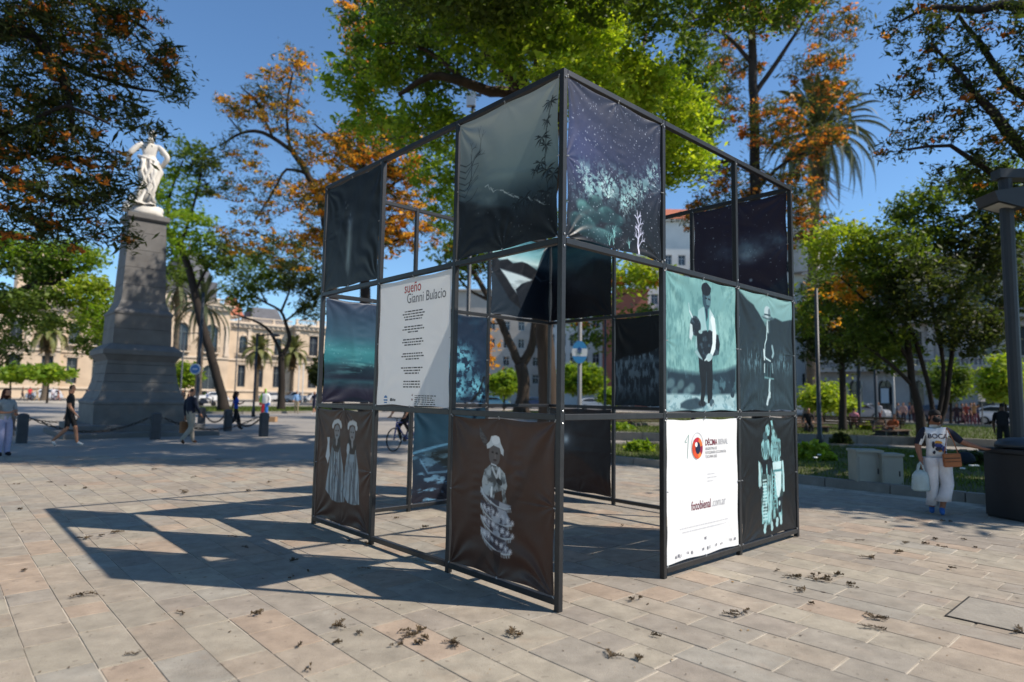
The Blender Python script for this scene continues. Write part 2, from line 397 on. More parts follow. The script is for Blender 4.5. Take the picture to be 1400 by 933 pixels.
for k in range(4):                                                  # bolt heads on the sunny face
    for lv in range(1, 4):
        for dz in (-.05, .05) if lv < 3 else (-.05,):
            p = NC+DR*BAY*k+nrm*TU/2; o = link('bolt', bolt_me, frame); o.location = (p[0]-NX, p[1]-NY, ZL[lv]+dz)
            o.rotation_euler = Vector((nrm[0], nrm[1], 0)).to_track_quat('Z', 'Y').to_euler()

# ---------------------------------------------------------------- printed pictures, painted cell by cell into the cloth
def vnoise(U, V, s, seed):
    r = np.random.default_rng(seed); G = r.random((64, 64)); x, y = U*s, V*s
    i, j = np.floor(x).astype(int), np.floor(y).astype(int); fx, fy = x-i, y-j; fx = fx*fx*(3-2*fx); fy = fy*fy*(3-2*fy)
    g = lambda a, b: G[a % 64, b % 64]
    return (g(i, j)*(1-fx)+g(i+1, j)*fx)*(1-fy)+(g(i, j+1)*(1-fx)+g(i+1, j+1)*fx)*fy
def fbm(U, V, s, seed, o=5):
    t = 0; a = .5; tot = 0
    for k in range(o): t = t+a*vnoise(U, V, s*2**k, seed+k*17); tot += a; a *= .55
    return t/tot
class Cv:
    def __init__(c, n):
        c.n = n; x = (np.arange(n)+.5)/n; c.U, c.V = np.meshgrid(x, x); c.I = np.zeros((n, n, 3)); c.aa = 1.0/n
    def base(c, col): c.I[:] = col
    def grad(c, stops):
        v = [s[0] for s in stops]
        for k in range(3): c.I[..., k] = np.interp(c.V, v, [s[1][k] for s in stops])
    def put(c, m, col, a=1.0):
        m = np.clip(m, 0, 1)[..., None]*a; col = np.asarray(col, float); c.I = c.I*(1-m)+col*m
    def poly(c, pts, soft=1.0):
        x, y = c.U, c.V; r = np.zeros(x.shape, bool); n = len(pts); d = np.full(x.shape, 9.0)
        for i in range(n):
            (x1, y1), (x2, y2) = pts[i], pts[(i+1) % n]
            r ^= ((y1 > y) != (y2 > y)) & (x < (x2-x1)*(y-y1)/(y2-y1+1e-12)+x1)
            d = np.minimum(d, c.seg((x1, y1), (x2, y2)))
        return np.clip(.5+np.where(r, d, -d)/(c.aa*soft), 0, 1)
    def seg(c, a, b):
        ax, ay = a; bx, by = b; dx, dy = bx-ax, by-ay; L2 = dx*dx+dy*dy+1e-12
        t = np.clip(((c.U-ax)*dx+(c.V-ay)*dy)/L2, 0, 1); return np.hypot(c.U-ax-t*dx, c.V-ay-t*dy)
    def line(c, pts, w, w1=None):
        m = np.zeros(c.U.shape); n = len(pts)-1; w1 = w if w1 is None else w1
        for i in range(n):
            ww = w+(w1-w)*i/max(1, n-1)
            m = np.maximum(m, np.clip(.5+(ww/2-c.seg(pts[i], pts[i+1]))/c.aa, 0, 1)*min(1, ww/c.aa*1.0+.35))
        return m
    def ell(c, cx, cy, rx, ry, rot=0, soft=1.0):
        k, s = math.cos(rot), math.sin(rot); x, y = c.U-cx, c.V-cy; x, y = x*k+y*s, -x*s+y*k
        d = (1-np.hypot(x/rx, y/ry))*min(rx, ry); return np.clip(.5+d/(c.aa*soft), 0, 1)
    def glow(c, cx, cy, rx, ry): return np.exp(-((c.U-cx)/rx)**2-((c.V-cy)/ry)**2)
    def fb(c, s, seed, o=5, sx=1, sy=1): return fbm(c.U*sx, c.V*sy, s, seed, o)
    def branch(c, p, a, ln, w, depth, r, col, al=1.0):
        q = (p[0]+math.cos(a)*ln, p[1]+math.sin(a)*ln); mid = ((p[0]+q[0])/2+r.normal(0, ln*.05), (p[1]+q[1])/2+r.normal(0, ln*.05))
        c.put(c.line([p, mid, q], w, w*.8), col, al)
        if depth > 0:
            for s in (-1, 1):
                if r.random() < .88: c.branch(q if r.random() < .6 else mid, a+s*r.uniform(.25, .6), ln*r.uniform(.55, .8), w*.7, depth-1, r, col, al)

def P_mist(c):
    c.grad([(0, (14, 14, 18)), (.14, (18, 19, 26)), (.34, (52, 68, 76)), (.5, (116, 138, 141)), (1, (170, 179, 177))])
    f = c.fb(3, 5); c.put(np.clip((.5-c.U)*1.6, 0, 1)*np.clip(1.1-c.V, 0, 1), (24, 32, 44), .75)
    c.put(c.poly([(0, .42), (.12, .40), (.3, .33), (.44, .30), (.56, .26), (.62, .16), (.8, .10), (1, .08), (1, 0), (0, 0)], 6), (16, 17, 22), .95)
    c.put(np.clip((f-.52)*6, 0, 1)*c.glow(.42, .38, .3, .09), (120, 142, 146), .5)
    r = np.random.default_rng(3)
    for k, (x, y) in enumerate([(.30, .47), (.36, .45), (.46, .41), (.5, .39), (.55, .36), (.6, .34), (.74, .30), (.80, .27), (.84, .25)]):
        c.put(c.line([(x, y), (x+.03, y-.012+r.normal(0, .01)), (x+.05, y-.03), (x+.09, y-.035)], .008, .003), (196, 208, 208), .75)
    for k in range(7):
        y = .70-.045*k; c.put(c.line([(0, y), (.07, y-.03), (.15, y-.01+.03*(k % 3)), (.22, y+.05+.03*(k % 2))], .006, .003), (20, 26, 32), .9)
    c.branch((.1, .5), 1.3, .16, .008, 4, r, (22, 28, 34), .85)
    def tuft(x, y, s, n=11):
        for a in np.linspace(-3.6, .5, 9)+r.normal(0, .15, 9):
            l = s*r.uniform(.45, .85); q1 = (x+math.cos(a)*l*.5, y+math.sin(a)*l*.5+l*.08); c.put(c.poly([(x, y), (q1[0]-math.sin(a)*l*.07, q1[1]+math.cos(a)*l*.07), (x+math.cos(a)*l, y+math.sin(a)*l), (q1[0]+math.sin(a)*l*.07, q1[1]-math.cos(a)*l*.07)]), (16, 22, 26), .95)
    for x, y, s in [(.93, .87, .10), (.90, .76, .07), (.86, .66, .10), (.89, .60, .08), (.84, .50, .09), (.80, .46, .07), (.9, .44, .10), (.96, .40, .1), (.7, .30, .10), (.62, .28, .09), (.76, .26, .08), (.9, .3, .1)]: tuft(x, y, s)
    c.put(c.line([(.95, .9), (.9, .7), (.88, .5), (.92, .3), (.93, .1)], .006), (18, 24, 28), .8)
    for k in range(26):
        x = r.uniform(.6, 1); c.branch((x, r.uniform(.06, .2)), r.uniform(1.2, 1.9), .09, .005, 2, r, (18, 24, 30), .6)
    for k in range(26): c.put(c.ell(r.random(), r.uniform(.05, .3), .004, .003), (200, 205, 210), .5)
def P_stars(c):
    c.grad([(0, (14, 20, 28)), (.3, (24, 31, 44)), (.6, (44, 51, 80)), (1, (42, 48, 68))])
    c.put(c.glow(.1, .55, .25, .3), (70, 82, 138), .5); c.put(np.clip(c.U-.5, 0, 1)*np.clip(.6-c.V, 0, 1)*2.2, (10, 15, 22), .8)
    r = np.random.default_rng(11); f = .35*c.fb(14, 21)+.65*c.fb(44, 33, 3); f2 = c.fb(5, 9)
    for x, y, a, b, s in [(.16, .44, .10, .07, .55), (.20, .36, .06, .07, .7), (.38, .42, .13, .10, .95), (.30, .34, .08, .07, .5), (.58, .33, .07, .10, .85), (.66, .38, .06, .08, .75), (.72, .45, .10, .09, .5), (.8, .52, .1, .08, .45), (.9, .6, .09, .09, .6), (.95, .66, .06, .05, .5), (.6, .47, .12, .06, .35), (.5, .5, .1, .06, .3), (.1, .3, .08, .06, .35)]:
        c.put(c.glow(x, y, a, b)*np.clip((f-.46)*7, 0, 1), (160, 216, 218), s)
    for k in range(16): c.branch((.40, .33), r.uniform(.3, 2.6), .05, .004, 2, r, (205, 240, 240), .55)
    for x, y, a, b, rot in [(.2, .19, .12, .06, -.4), (.38, .21, .11, .055, .15), (.27, .27, .07, .045, .2), (.46, .12, .09, .04, .05), (.16, .1, .14, .07, -.2), (.34, .06, .12, .05, 0), (.5, .2, .06, .04, 0)]:
        m = c.ell(x, y, a, b, rot, 3); c.put(m, (30, 58, 66)); c.put(m*np.clip((c.V-y)/b*.8+.35, 0, 1)*np.clip((c.fb(9, 3)-.35)*3.2, 0, 1), (112, 168, 168), .85)
    for x, y in [(.46, .03), (.47, .08), (.42, .02), (.63, .03)]:
        for k in range(3): c.branch((x, y), 1.57+r.normal(0, .2), .045, .005, 2, r, (150, 214, 214), .7)
    c.put(c.line([(.735, .0), (.73, .1), (.74, .2), (.72, .31)], .016, .006), (226, 226, 250))
    for k, (y, s) in enumerate([(.05, 1), (.09, -1), (.12, 1), (.16, -1), (.2, 1), (.23, -1), (.26, 1)]):
        c.branch((.735, y), 1.57-s*.6, .055-.004*k, .009, 2, r, (220, 222, 250), .95)
    for x, y, a, b, n_ in [(.16, .44, .07, .05, 60), (.20, .36, .05, .06, 60), (.38, .42, .09, .08, 130), (.58, .33, .045, .07, 80), (.66, .38, .04, .06, 60), (.74, .46, .08, .07, 60), (.9, .6, .07, .07, 60)]:
        for q in range(n_):
            an = r.uniform(0, 6.28); rr_ = r.random()**.6; p_ = (x+a*rr_*math.cos(an), y+b*rr_*math.sin(an)); l_ = r.uniform(.006, .018); c.put(c.line([p_, (p_[0]+l_*math.cos(an), p_[1]+l_*math.sin(an))], .0045), (196, 238, 238), r.uniform(.3, .8))
    for k in range(620):
        x, y = r.random(), r.random(); s = r.choice([.0022, .0032, .0046], p=[.55, .33, .12]); c.put(c.ell(x, y, s, s), (214, 224, 240), r.uniform(.35, 1))
def P_fall(c):
    c.base((19, 19, 19)); c.put(c.fb(4, 2)-.3, (14, 15, 16), .8); c.put(c.glow(.85, .5, .3, .7), (28, 34, 42), .4)
    m = c.poly([(.435, .61), (.50, .60), (.50, .3), (.485, .18), (.47, .12), (.455, .2), (.44, .15), (.425, .2)], 7)
    c.put(m*(.5+.5*c.fb(22, 5, 3, 1, .15)), (186, 208, 210), .85); c.put(c.glow(.47, .3, .05, .2), (110, 132, 138), .4); c.put(c.glow(.47, .62, .05, .1), (60, 80, 110), .4)
    for x, y in [(.37, .8), (.42, .76), (.39, .74), (.47, .66), (.45, .6)]: c.put(c.ell(x, y, .008, .012), (120, 130, 134), .7)
def fig(c, m, col, seed, lo=.35, s=18, sx=1.0, sy=1.0):
    f = c.fb(s, seed, 4, sx, sy); c.put(m, np.asarray(col)*lo); c.put(m*np.clip((f-.38)*4.5, 0, 1), col, .92)
BROWN = (74, 53, 44)
def brown(c, seed):
    c.base(BROWN); c.put(np.clip(c.fb(2.5, seed)-.35, 0, 1), (52, 38, 33), 1.2); c.put(np.clip(.25-c.V, 0, 1)*2, (44, 33, 30), .8)
def P_girls(c):
    brown(c, 4); PB = (176, 194, 204)
    for x, hx, w, top, bot, sd in [(.38, .37, .19, .68, .20, 1), (.67, .655, .16, .69, .21, 2)]:
        d = c.poly([(x-w*.45, top), (x+w*.35, top), (x+w*.8, .45), (x+w*.98, bot), (x+w*.3, bot-.02), (x-w*.3, bot-.01), (x-w, bot+.07), (x-w*.75, .45)])
        fig(c, d, PB, sd, .5, 26, 2.2, .12); c.put(d*c.fb(7, sd+8), (92, 104, 116), .55)
        fig(c, c.poly([(hx-.05, .79), (hx-.07, .66), (hx-.02, .62), (hx+.05, .62), (hx+.08, .68), (hx+.06, .8)]), (60, 52, 50), 5, .6)
        c.put(c.ell(hx+.005, .795, .052, .068), (128, 130, 134)); c.put(c.ell(hx+.004, .765, .02, .01), (64, 58, 60), .8)
        c.put(c.ell(hx-.015, .81, .011, .006), (50, 46, 48)); c.put(c.ell(hx+.025, .81, .011, .006), (50, 46, 48)); c.put(c.ell(hx+.005, .715, .018, .045), (140, 142, 146))
        r = np.random.default_rng(sd)
        for k in range(22): 
            a = math.pi*k/21; c.put(c.ell(hx+.075*math.cos(a), .845+.05*math.sin(a)+r.normal(0, .006), .017, .02), (190, 196, 200), .85)
        for k in range(7): c.put(c.line([(x+r.uniform(-.08, .08), .55), (x+r.uniform(-.12, .12), bot)], .007), (70, 74, 84), .7)
    c.put(c.poly([(.17, .56), (.20, .69), (.19, .74), (.235, .745), (.24, .68), (.26, .58), (.22, .5)]), (186, 198, 206)); c.put(c.ell(.595, .66, .025, .05), (176, 188, 196))
def P_hat(c):
    brown(c, 14); W = (206, 216, 222)
    fe = c.poly([(.40, .80), (.37, .87), (.31, .925), (.285, .96), (.30, .88), (.345, .82)]); fig(c, fe, (88, 84, 84), 3, .7, 40, 1, 3)
    c.put(c.ell(.45, .765, .058, .072), (96, 92, 92)); c.put(c.ell(.432, .78, .012, .007), (40, 36, 36)); c.put(c.ell(.474, .775, .012, .007), (40, 36, 36)); c.put(c.ell(.455, .73, .018, .007), (62, 50, 50)); c.put(c.ell(.458, .755, .008, .015), (120, 114, 112), .8)
    c.put(c.poly([(.372, .80), (.37, .83), (.40, .85), (.415, .885), (.46, .89), (.495, .88), (.51, .84), (.54, .80), (.54, .765), (.515, .775), (.50, .81), (.44, .825), (.40, .805)]), (200, 208, 212)); c.put(c.ell(.46, .86, .04, .028), (226, 232, 236), .9)
    c.put(c.poly([(.415, .71), (.47, .70), (.49, .66), (.46, .67), (.42, .68)]), W)
    b = c.poly([(.41, .70), (.50, .69), (.555, .655), (.58, .58), (.56, .53), (.575, .47), (.54, .46), (.53, .545), (.46, .52), (.45, .46), (.42, .46), (.42, .54), (.40, .47), (.325, .50), (.325, .58), (.35, .66)])
    fig(c, b, (178, 190, 196), 8, .45, 20); c.put(c.line([(.43, .68), (.47, .62), (.50, .68), (.505, .6)], .018), W, .85); c.put(c.ell(.50, .595, .035, .018, -.3), (36, 32, 34)); c.put(c.line([(.425, .55), (.425, .46)], .02), (220, 228, 232))
    y0 = .50
    for k, (yt, yb, xl, xr) in enumerate([(.51, .455, .31, .62), (.465, .35, .32, .63), (.365, .27, .32, .63), (.285, .175, .315, .63)]):
        t = c.poly([(xl, yt), (xr-.06, yt-.045), (xr, yb+.005), (xr-.04, yb-.025), (.47, yb-.01), (.38, yb+.035), (xl+.005, yb+.08)], 2)
        c.put(t, (64, 62, 72)); 
        f = c.fb(15, 30+k); c.put(t*np.clip((f-.44)*9, 0, 1), (178, 188, 200), .85)
        r = np.random.default_rng(50+k)
        if k:
            for q in range(7):
                x = xl+.04+.045*q; y = yb+.075-.012*q
                for a in np.arange(0, 6.3, .79): c.put(c.line([(x, y), (x+.017*math.cos(a), y+.017*math.sin(a))], .006), (206, 212, 220), .85)
        e = [(xl+.005, yb+.085), (.36, yb+.035), (.42, yb+.005), (.48, yb-.015), (.56, yb-.024), (xr-.01, yb-.012)]
        c.put(c.line(e, .011), (190, 200, 208), .9)
        for q in range(34):
            t_ = q/33*(len(e)-1); i = min(int(t_), len(e)-2); x = e[i][0]+(e[i+1][0]-e[i][0])*(t_-i); y = e[i][1]+(e[i+1][1]-e[i][1])*(t_-i)
            c.put(c.line([(x, y), (x+r.normal(0, .004), y-.022)], .007), (176, 188, 196), .7)
    c.put(c.poly([(.44, .16), (.53, .16), (.50, .03), (.47, .03)]), (44, 33, 32), .8); c.put(c.fb(20, 7)*c.glow(.8, .03, .3, .04), (86, 84, 88), .8)
def P_goat(c):
    c.base((118, 168, 168)); f = c.fb(6, 3, 6); f2 = .5*c.fb(9, 8, 5, 1.2, .8)+.5*c.fb(34, 28, 3, 1.6, .6)
    c.put(np.clip((f-.42)*4, 0, 1), (150, 198, 194), .8); c.put(np.clip((f2-.47)*6, 0, 1), (78, 128, 132), .6); c.put(np.clip(.95-c.U, 0, 1)*np.clip(c.V-.6, 0, 1)*1.4, (92, 146, 148), .5)
    g = c.poly([(0, .30), (.15, .285), (.4, .28), (.6, .29), (.85, .32), (1, .36), (1, 0), (0, 0)], 8); c.put(g, (26, 46, 60)); c.put(g*np.clip((c.fb(10, 6)-.5)*7, 0, 1), (84, 122, 134), .8)
    for x, y in [(.18, .19), (.33, .17), (.1, .14), (.27, .14), (.05, .2)]: c.put(c.ell(x, y, .05, .035, .3, 4), (112, 146, 152), .6)
    c.put(c.poly([(0, .125), (.3, .12), (.6, .115), (1, .14), (1, 0), (0, 0)], 4), (164, 196, 202)); c.put(np.clip((c.fb(28, 9)-.5)*6, 0, 1)*c.poly([(0, .115), (1, .125), (1, 0), (0, 0)], 6), (100, 140, 152), .7)
    c.put(c.poly([(.18, .05), (.25, .075), (.4, .1), (.55, .06), (.5, .03), (.3, .0), (.18, .02)], 3), (34, 56, 70), .9)
    c.put(c.ell(.94, .13, .035, .025), (30, 48, 60))
    K = (13, 18, 26)
    c.put(c.poly([(.43, .42), (.63, .42), (.635, .3), (.625, .1), (.61, .06), (.56, .06), (.55, .2), (.54, .3), (.52, .12), (.50, .065), (.455, .07), (.47, .2), (.44, .3)]), K)
    c.put(c.ell(.475, .06, .05, .022), (24, 30, 40)); c.put(c.ell(.62, .06, .035, .03), (60, 84, 96)); c.put(c.line([(.61, .02), (.64, .05)], .02), (170, 196, 204), .7)
    sh = c.poly([(.44, .76), (.50, .79), (.60, .79), (.66, .74), (.69, .62), (.68, .5), (.655, .43), (.60, .42), (.45, .43), (.42, .5), (.40, .46), (.385, .5), (.41, .66)])
    c.put(sh, (150, 190, 194)); c.put(sh*np.clip(c.U-.5, 0, 1)*4, (222, 238, 240), .9)
    gb = c.poly([(.40, .58), (.42, .46), (.47, .40), (.56, .39), (.62, .42), (.73, .44), (.75, .52), (.73, .59), (.68, .6), (.60, .62), (.52, .61)], 2)
    c.put(gb, (18, 26, 36)); c.put(gb*np.clip((c.fb(24, 5)-.55)*6, 0, 1), (70, 96, 110), .7)
    c.put(c.poly([(.63, .74), (.675, .72), (.70, .6), (.68, .48), (.63, .42), (.60, .44), (.635, .52), (.64, .62), (.61, .7)]), (226, 242, 244))
    c.put(c.ell(.385, .635, .075, .075, .2, 2), (22, 30, 40)); c.put(np.clip((c.fb(30, 12)-.5)*6, 0, 1)*c.ell(.38, .64, .07, .07), (90, 120, 134), .6)
    c.put(c.poly([(.31, .65), (.34, .64), (.35, .57), (.325, .52), (.30, .54)]), (196, 216, 220)); c.put(c.ell(.455, .595, .03, .014), (150, 186, 190)); c.put(c.line([(.345, .70), (.31, .74), (.30, .80)], .018, .007), (196, 216, 220))
    c.put(c.poly([(.38, .44), (.44, .40), (.49, .385), (.48, .40), (.41, .46)], 2), (146, 180, 186)); c.put(c.ell(.585, .41, .05, .03, .3), (170, 200, 204)); c.put(c.line([(.55, .40), (.52, .385)], .014), (190, 214, 218))
    c.put(c.poly([(.52, .80), (.60, .80), (.58, .62), (.56, .6), (.53, .7)]), (96, 152, 156)); c.put(c.poly([(.53, .78), (.57, .79), (.57, .72), (.55, .68)]), (24, 40, 60))
    c.put(c.ell(.555, .86, .062, .082), (44, 72, 86)); c.put(c.ell(.58, .86, .035, .06), (92, 130, 140), .8); c.put(c.ell(.545, .93, .068, .05), (14, 20, 30)); c.put(c.poly([(.485, .93), (.49, .86), (.51, .9), (.55, .93), (.61, .91), (.62, .95), (.55, .985), (.5, .96)]), (14, 20, 30)); c.put(c.line([(.535, .86), (.555, .862)], .011), (14, 20, 30)); c.put(c.line([(.58, .86), (.605, .858)], .011), (14, 20, 30)); c.put(c.line([(.56, .805), (.59, .806)], .009), (30, 46, 60))
def P_valley(c):
    c.grad([(0, (24, 38, 46)), (.6, (22, 36, 44)), (.8, (120, 164, 166)), (1, (132, 176, 176))])
    c.put(c.poly([(0, 1.0), (.03, .98), (.15, .93), (.26, .90), (.36, .83), (.44, .76), (.47, .73), (.52, .72), (.56, .79), (.66, .82), (.8, .80), (1, .83), (1, 0), (0, 0)], 2), (26, 40, 48)); c.put(c.fb(12, 4)*np.clip(.7-c.V, 0, 1), (44, 66, 76), 1.0)
    c.put(np.clip((c.fb(30, 8, 4, 2.4, .5)-.5)*7, 0, 1)*(c.glow(.25, .42, .2, .1)+c.glow(.8, .42, .2, .1)+.25*c.glow(.5, .12, .5, .12)), (112, 152, 166), .8)
    c.put(c.poly([(.48, .76), (.56, .76), (.545, .65), (.6, .58), (.63, .45), (.60, .40), (.61, .26), (.43, .26), (.435, .4), (.43, .5), (.45, .6), (.5, .66)]), (24, 40, 50))
    c.put(c.line([(.50, .70), (.49, .62), (.455, .57), (.44, .47), (.46, .45), (.55, .43)], .015), (190, 218, 222)); c.put(c.line([(.59, .56), (.61, .5), (.59, .47)], .03), (150, 184, 192), .9); c.put(c.line([(.43, .52), (.43, .44)], .022), (206, 226, 230))
    for x in (.45, .49, .55): c.put(c.line([(x, .40), (x-.01, .27)], .012), (70, 112, 118), .8)
    c.put(c.line([(.44, .285), (.61, .275)], .016), (104, 150, 154), .85); c.put(c.line([(.435, .4), (.435, .33)], .014), (200, 222, 226)); c.put(c.line([(.58, .41), (.59, .33)], .012), (150, 184, 190))
    c.put(c.ell(.52, .73, .03, .06), (170, 196, 200)); c.put(c.poly([(.52, .78), (.56, .78), (.56, .68), (.53, .67)]), (48, 66, 74)); c.put(c.ell(.52, .808, .105, .018), (60, 84, 92)); c.put(c.ell(.5, .815, .07, .012), (166, 192, 198), .8); c.put(c.ell(.505, .855, .058, .052), (178, 200, 206)); c.put(c.ell(.54, .85, .022, .04), (84, 110, 118), .8); c.put(c.line([(.455, .83), (.56, .83)], .014), (46, 66, 74))
    c.put(c.line([(.535, .26), (.525, .17), (.53, .12)], .036, .03), (170, 200, 206)); c.put(c.line([(.53, .15), (.49, .08), (.485, .06)], .034), (190, 212, 218)); c.put(c.line([(.55, .25), (.545, .17)], .015), (40, 60, 68))
def P_pair(c):
    c.base((22, 24, 27)); c.put(np.clip(.3-c.V, 0, 1), (42, 44, 48), 1.6); TE = (150, 208, 212)
    fig(c, c.poly([(.30, .64), (.36, .60), (.52, .60), (.56, .5), (.55, .3), (.53, .10), (.44, .09), (.35, .11), (.34, .3), (.36, .45), (.30, .42), (.295, .5)]), TE, 3, .35, 14, 2.2, .9)
    for k in range(13): c.put(c.line([(.37, .47-.027*k), (.44, .47-.027*k)], .012), (196, 232, 234), .9)
    for x in (.47, .51): c.put(c.line([(x, .5), (x+.005, .12)], .01), (190, 230, 232), .8)
    c.put(c.poly([(.36, .60), (.38, .66), (.43, .68), (.45, .58), (.43, .52), (.37, .52)]), (24, 28, 36)); c.put(c.poly([(.46, .62), (.5, .64), (.53, .56), (.5, .5), (.47, .52)]), (30, 36, 44)); c.put(c.line([(.315, .61), (.32, .47), (.33, .42)], .035), (180, 216, 218)); c.put(c.line([(.335, .41), (.34, .37)], .03), (40, 46, 54))
    fig(c, c.poly([(.35, .78), (.36, .68), (.40, .64), (.48, .64), (.52, .7), (.50, .8), (.42, .84)]), TE, 7, .4, 26, 3, .5); c.put(c.ell(.43, .735, .035, .055), (96, 140, 146)); c.put(c.ell(.43, .84, .045, .04), (58, 86, 94))
    fig(c, c.poly([(.43, .84), (.44, .92), (.49, .95), (.52, .90), (.50, .84)]), TE, 9, .3, 20)
    fig(c, c.poly([(.56, .60), (.60, .64), (.72, .64), (.76, .58), (.77, .44), (.77, .35), (.73, .3), (.73, .13), (.66, .13), (.62, .2), (.61, .12), (.555, .13), (.56, .4)]), TE, 13, .35, 14, 2, .9)
    c.put(c.poly([(.57, .61), (.72, .615), (.72, .545), (.57, .545)]), (206, 236, 238)); c.put(c.poly([(.60, .53), (.72, .53), (.71, .38), (.67, .29), (.63, .33)]), (214, 238, 240)); c.put(c.line([(.58, .535), (.74, .535)], .018), (84, 140, 146)); c.put(c.poly([(.64, .3), (.73, .31), (.72, .17), (.66, .17)]), (30, 40, 50)); c.put(c.ell(.685, .25, .02, .022), (170, 210, 214)); c.put(c.line([(.75, .6), (.77, .48), (.765, .36)], .038), (176, 216, 220)); 
    for k in range(9): c.put(c.line([(.565, .5-.035*k), (.61, .5-.035*k)], .012), (110, 170, 174), .9)
    fig(c, c.poly([(.53, .78), (.52, .68), (.56, .62), (.66, .62), (.72, .66), (.72, .8), (.62, .82)]), TE, 17, .45, 28, 3, .5); c.put(c.ell(.61, .715, .048, .055), (116, 164, 168)); c.put(c.ell(.592, .725, .01, .006), (20, 30, 36)); c.put(c.ell(.63, .725, .01, .006), (20, 30, 36))
    fig(c, c.poly([(.54, .80), (.55, .88), (.535, .97), (.565, .975), (.60, .90), (.66, .84), (.68, .80)]), TE, 19, .4, 22)
    c.put(c.line([(.555, .80), (.70, .80)], .03), (120, 176, 180), .8)
    for x, y in [(.40, .05), (.41, .085), (.53, .06), (.525, .09), (.62, .08), (.63, .11), (.70, .085), (.70, .12)]: c.put(c.ell(x, y, .024, .026), (166, 206, 210))
def P_sea(c):
    c.grad([(0, (26, 24, 44)), (.12, (30, 32, 50)), (.2, (40, 74, 86)), (.24, (24, 34, 50)), (.35, (30, 60, 72)), (.40, (44, 108, 118)), (.50, (58, 128, 136)), (.66, (50, 84, 104)), (1, (48, 62, 86))])
    c.put(np.clip((c.fb(4, 3, 5, .7, 3)-.5)*5, 0, 1)*np.clip(.5-c.V, 0, 1)*3, (16, 30, 44), .75); c.put(np.clip((c.fb(5, 9, 5, .6, 5)-.55)*6, 0, 1)*c.glow(.6, .36, .6, .1), (110, 176, 178), .8); c.put(c.glow(.9, .38, .3, .03), (120, 190, 190), .7)
    r = np.random.default_rng(5)
    for k in range(50): c.put(c.ell(r.random(), r.uniform(.3, .55), .003, .003), (170, 210, 214), .5)
def P_text(c): c.base((236, 238, 240))
def P_logo(c): c.base((250, 250, 250))
def P_lake(c):
    c.grad([(0, (34, 44, 58)), (.45, (36, 48, 64)), (.62, (30, 60, 72)), (.7, (190, 220, 222)), (.8, (128, 184, 192)), (1, (58, 112, 128))])
    c.put(c.poly([(0, .74), (.12, .66), (.25, .70), (.35, .66), (.5, .70), (.6, .69), (.72, .65), (.9, .56), (1, .52), (1, 0), (0, 0)], 2), (12, 20, 30)); c.put(c.poly([(0, .55), (.3, .2), (.6, .05), (1, 0), (0, 0)], 3), (34, 50, 64), .8)
    c.put(c.poly([(.14, .56), (.28, .55), (.5, .53), (.68, .50), (.6, .44), (.5, .34), (.44, .28), (.34, .36), (.25, .46)], 3)*np.clip(.5+c.fb(9, 4, 4, .4, 2), 0, 1), (196, 216, 222)); c.put(c.poly([(.40, .34), (.5, .42), (.62, .47), (.75, .45), (1, .40), (1, 0), (.5, .1)], 2), (20, 30, 42)); c.put(c.line([(.75, .55), (.84, .5), (.95, .53)], .03, .012), (180, 206, 212), .8)
    c.put(c.poly([(.49, 0), (.72, .52), (.93, 1), (1, 1), (1, 0)], 1.5), (10, 18, 30), .72)
def P_peak(c):
    c.grad([(0, (12, 12, 18)), (.5, (20, 22, 32)), (.7, (34, 52, 64)), (.85, (40, 72, 80)), (1, (20, 36, 46))])
    c.put(np.clip((c.fb(3, 6, 5, .8, 4)-.5)*5, 0, 1)*np.clip(c.V-.55, 0, 1)*2, (70, 110, 116), .7); c.put(c.poly([(0, .35), (.2, .45), (.4, .55), (.6, .66), (.72, .71), (.85, .68), (1, .62), (1, 0), (0, 0)], 5), (16, 16, 24), .9); c.put(c.fb(9, 3)*c.glow(.4, .45, .3, .15), (56, 62, 74), .7)
def P_rock(c):
    c.base((16, 16, 20)); m = c.poly([(0, .50), (.14, .56), (.35, .57), (.5, .60), (.66, .66), (.78, .72), (.86, .74), (.93, .68), (1, .66), (1, 0), (0, 0)], 2)
    c.put(m, (34, 44, 54)); f = c.fb(22, 4, 5, 1.6, .5); c.put(m*np.clip((f-.43)*5, 0, 1)*np.clip(.3+c.V, 0, 1), (132, 160, 176), .85); c.put(m*c.glow(.5, .5, .5, .03), (110, 134, 148), .5); c.put(np.clip(.2-c.V, 0, 1)*5, (18, 30, 38), .8)
def P_moon(c):
    c.base((36, 34, 38)); c.put(np.clip(c.V, 0, 1), (44, 42, 46), .7); c.put(c.glow(.28, .62, .14, .12), (92, 104, 114), .8); c.put(c.glow(.28, .62, .045, .05), (206, 224, 232), .95)
    c.put(c.poly([(0, .3), (.1, .36), (.25, .42), (.38, .45), (.55, .40), (.75, .26), (1, .16), (1, 0), (0, 0)], 4), (52, 36, 32), .95)
def P_river(c):
    c.grad([(0, (34, 32, 42)), (.3, (28, 44, 62)), (.7, (24, 58, 78)), (1, (22, 52, 70))]); f = c.fb(7, 3, 5, .7, 2.4)
    c.put(c.poly([(.15, .52), (.5, .56), (.9, .68), (1, .6), (1, .3), (.75, .18), (.35, .40)], 4), (16, 26, 30), .9)
    c.put(np.clip((f-.55)*8, 0, 1)*np.clip(.75-c.V, 0, 1)*1.5, (120, 172, 206), .85); c.put(c.line([(0, .52), (.3, .58), (.6, .62), (1, .70)], .03, .015), (108, 166, 204), .55); c.put(c.line([(.1, .45), (.2, .3), (.45, .3), (.65, .4)], .02), (110, 160, 196), .5); c.put(c.glow(.75, .08, .2, .12), (70, 52, 70), .7); c.put(c.line([(.98, .2), (.99, .75)], .03), (70, 150, 160), .7)
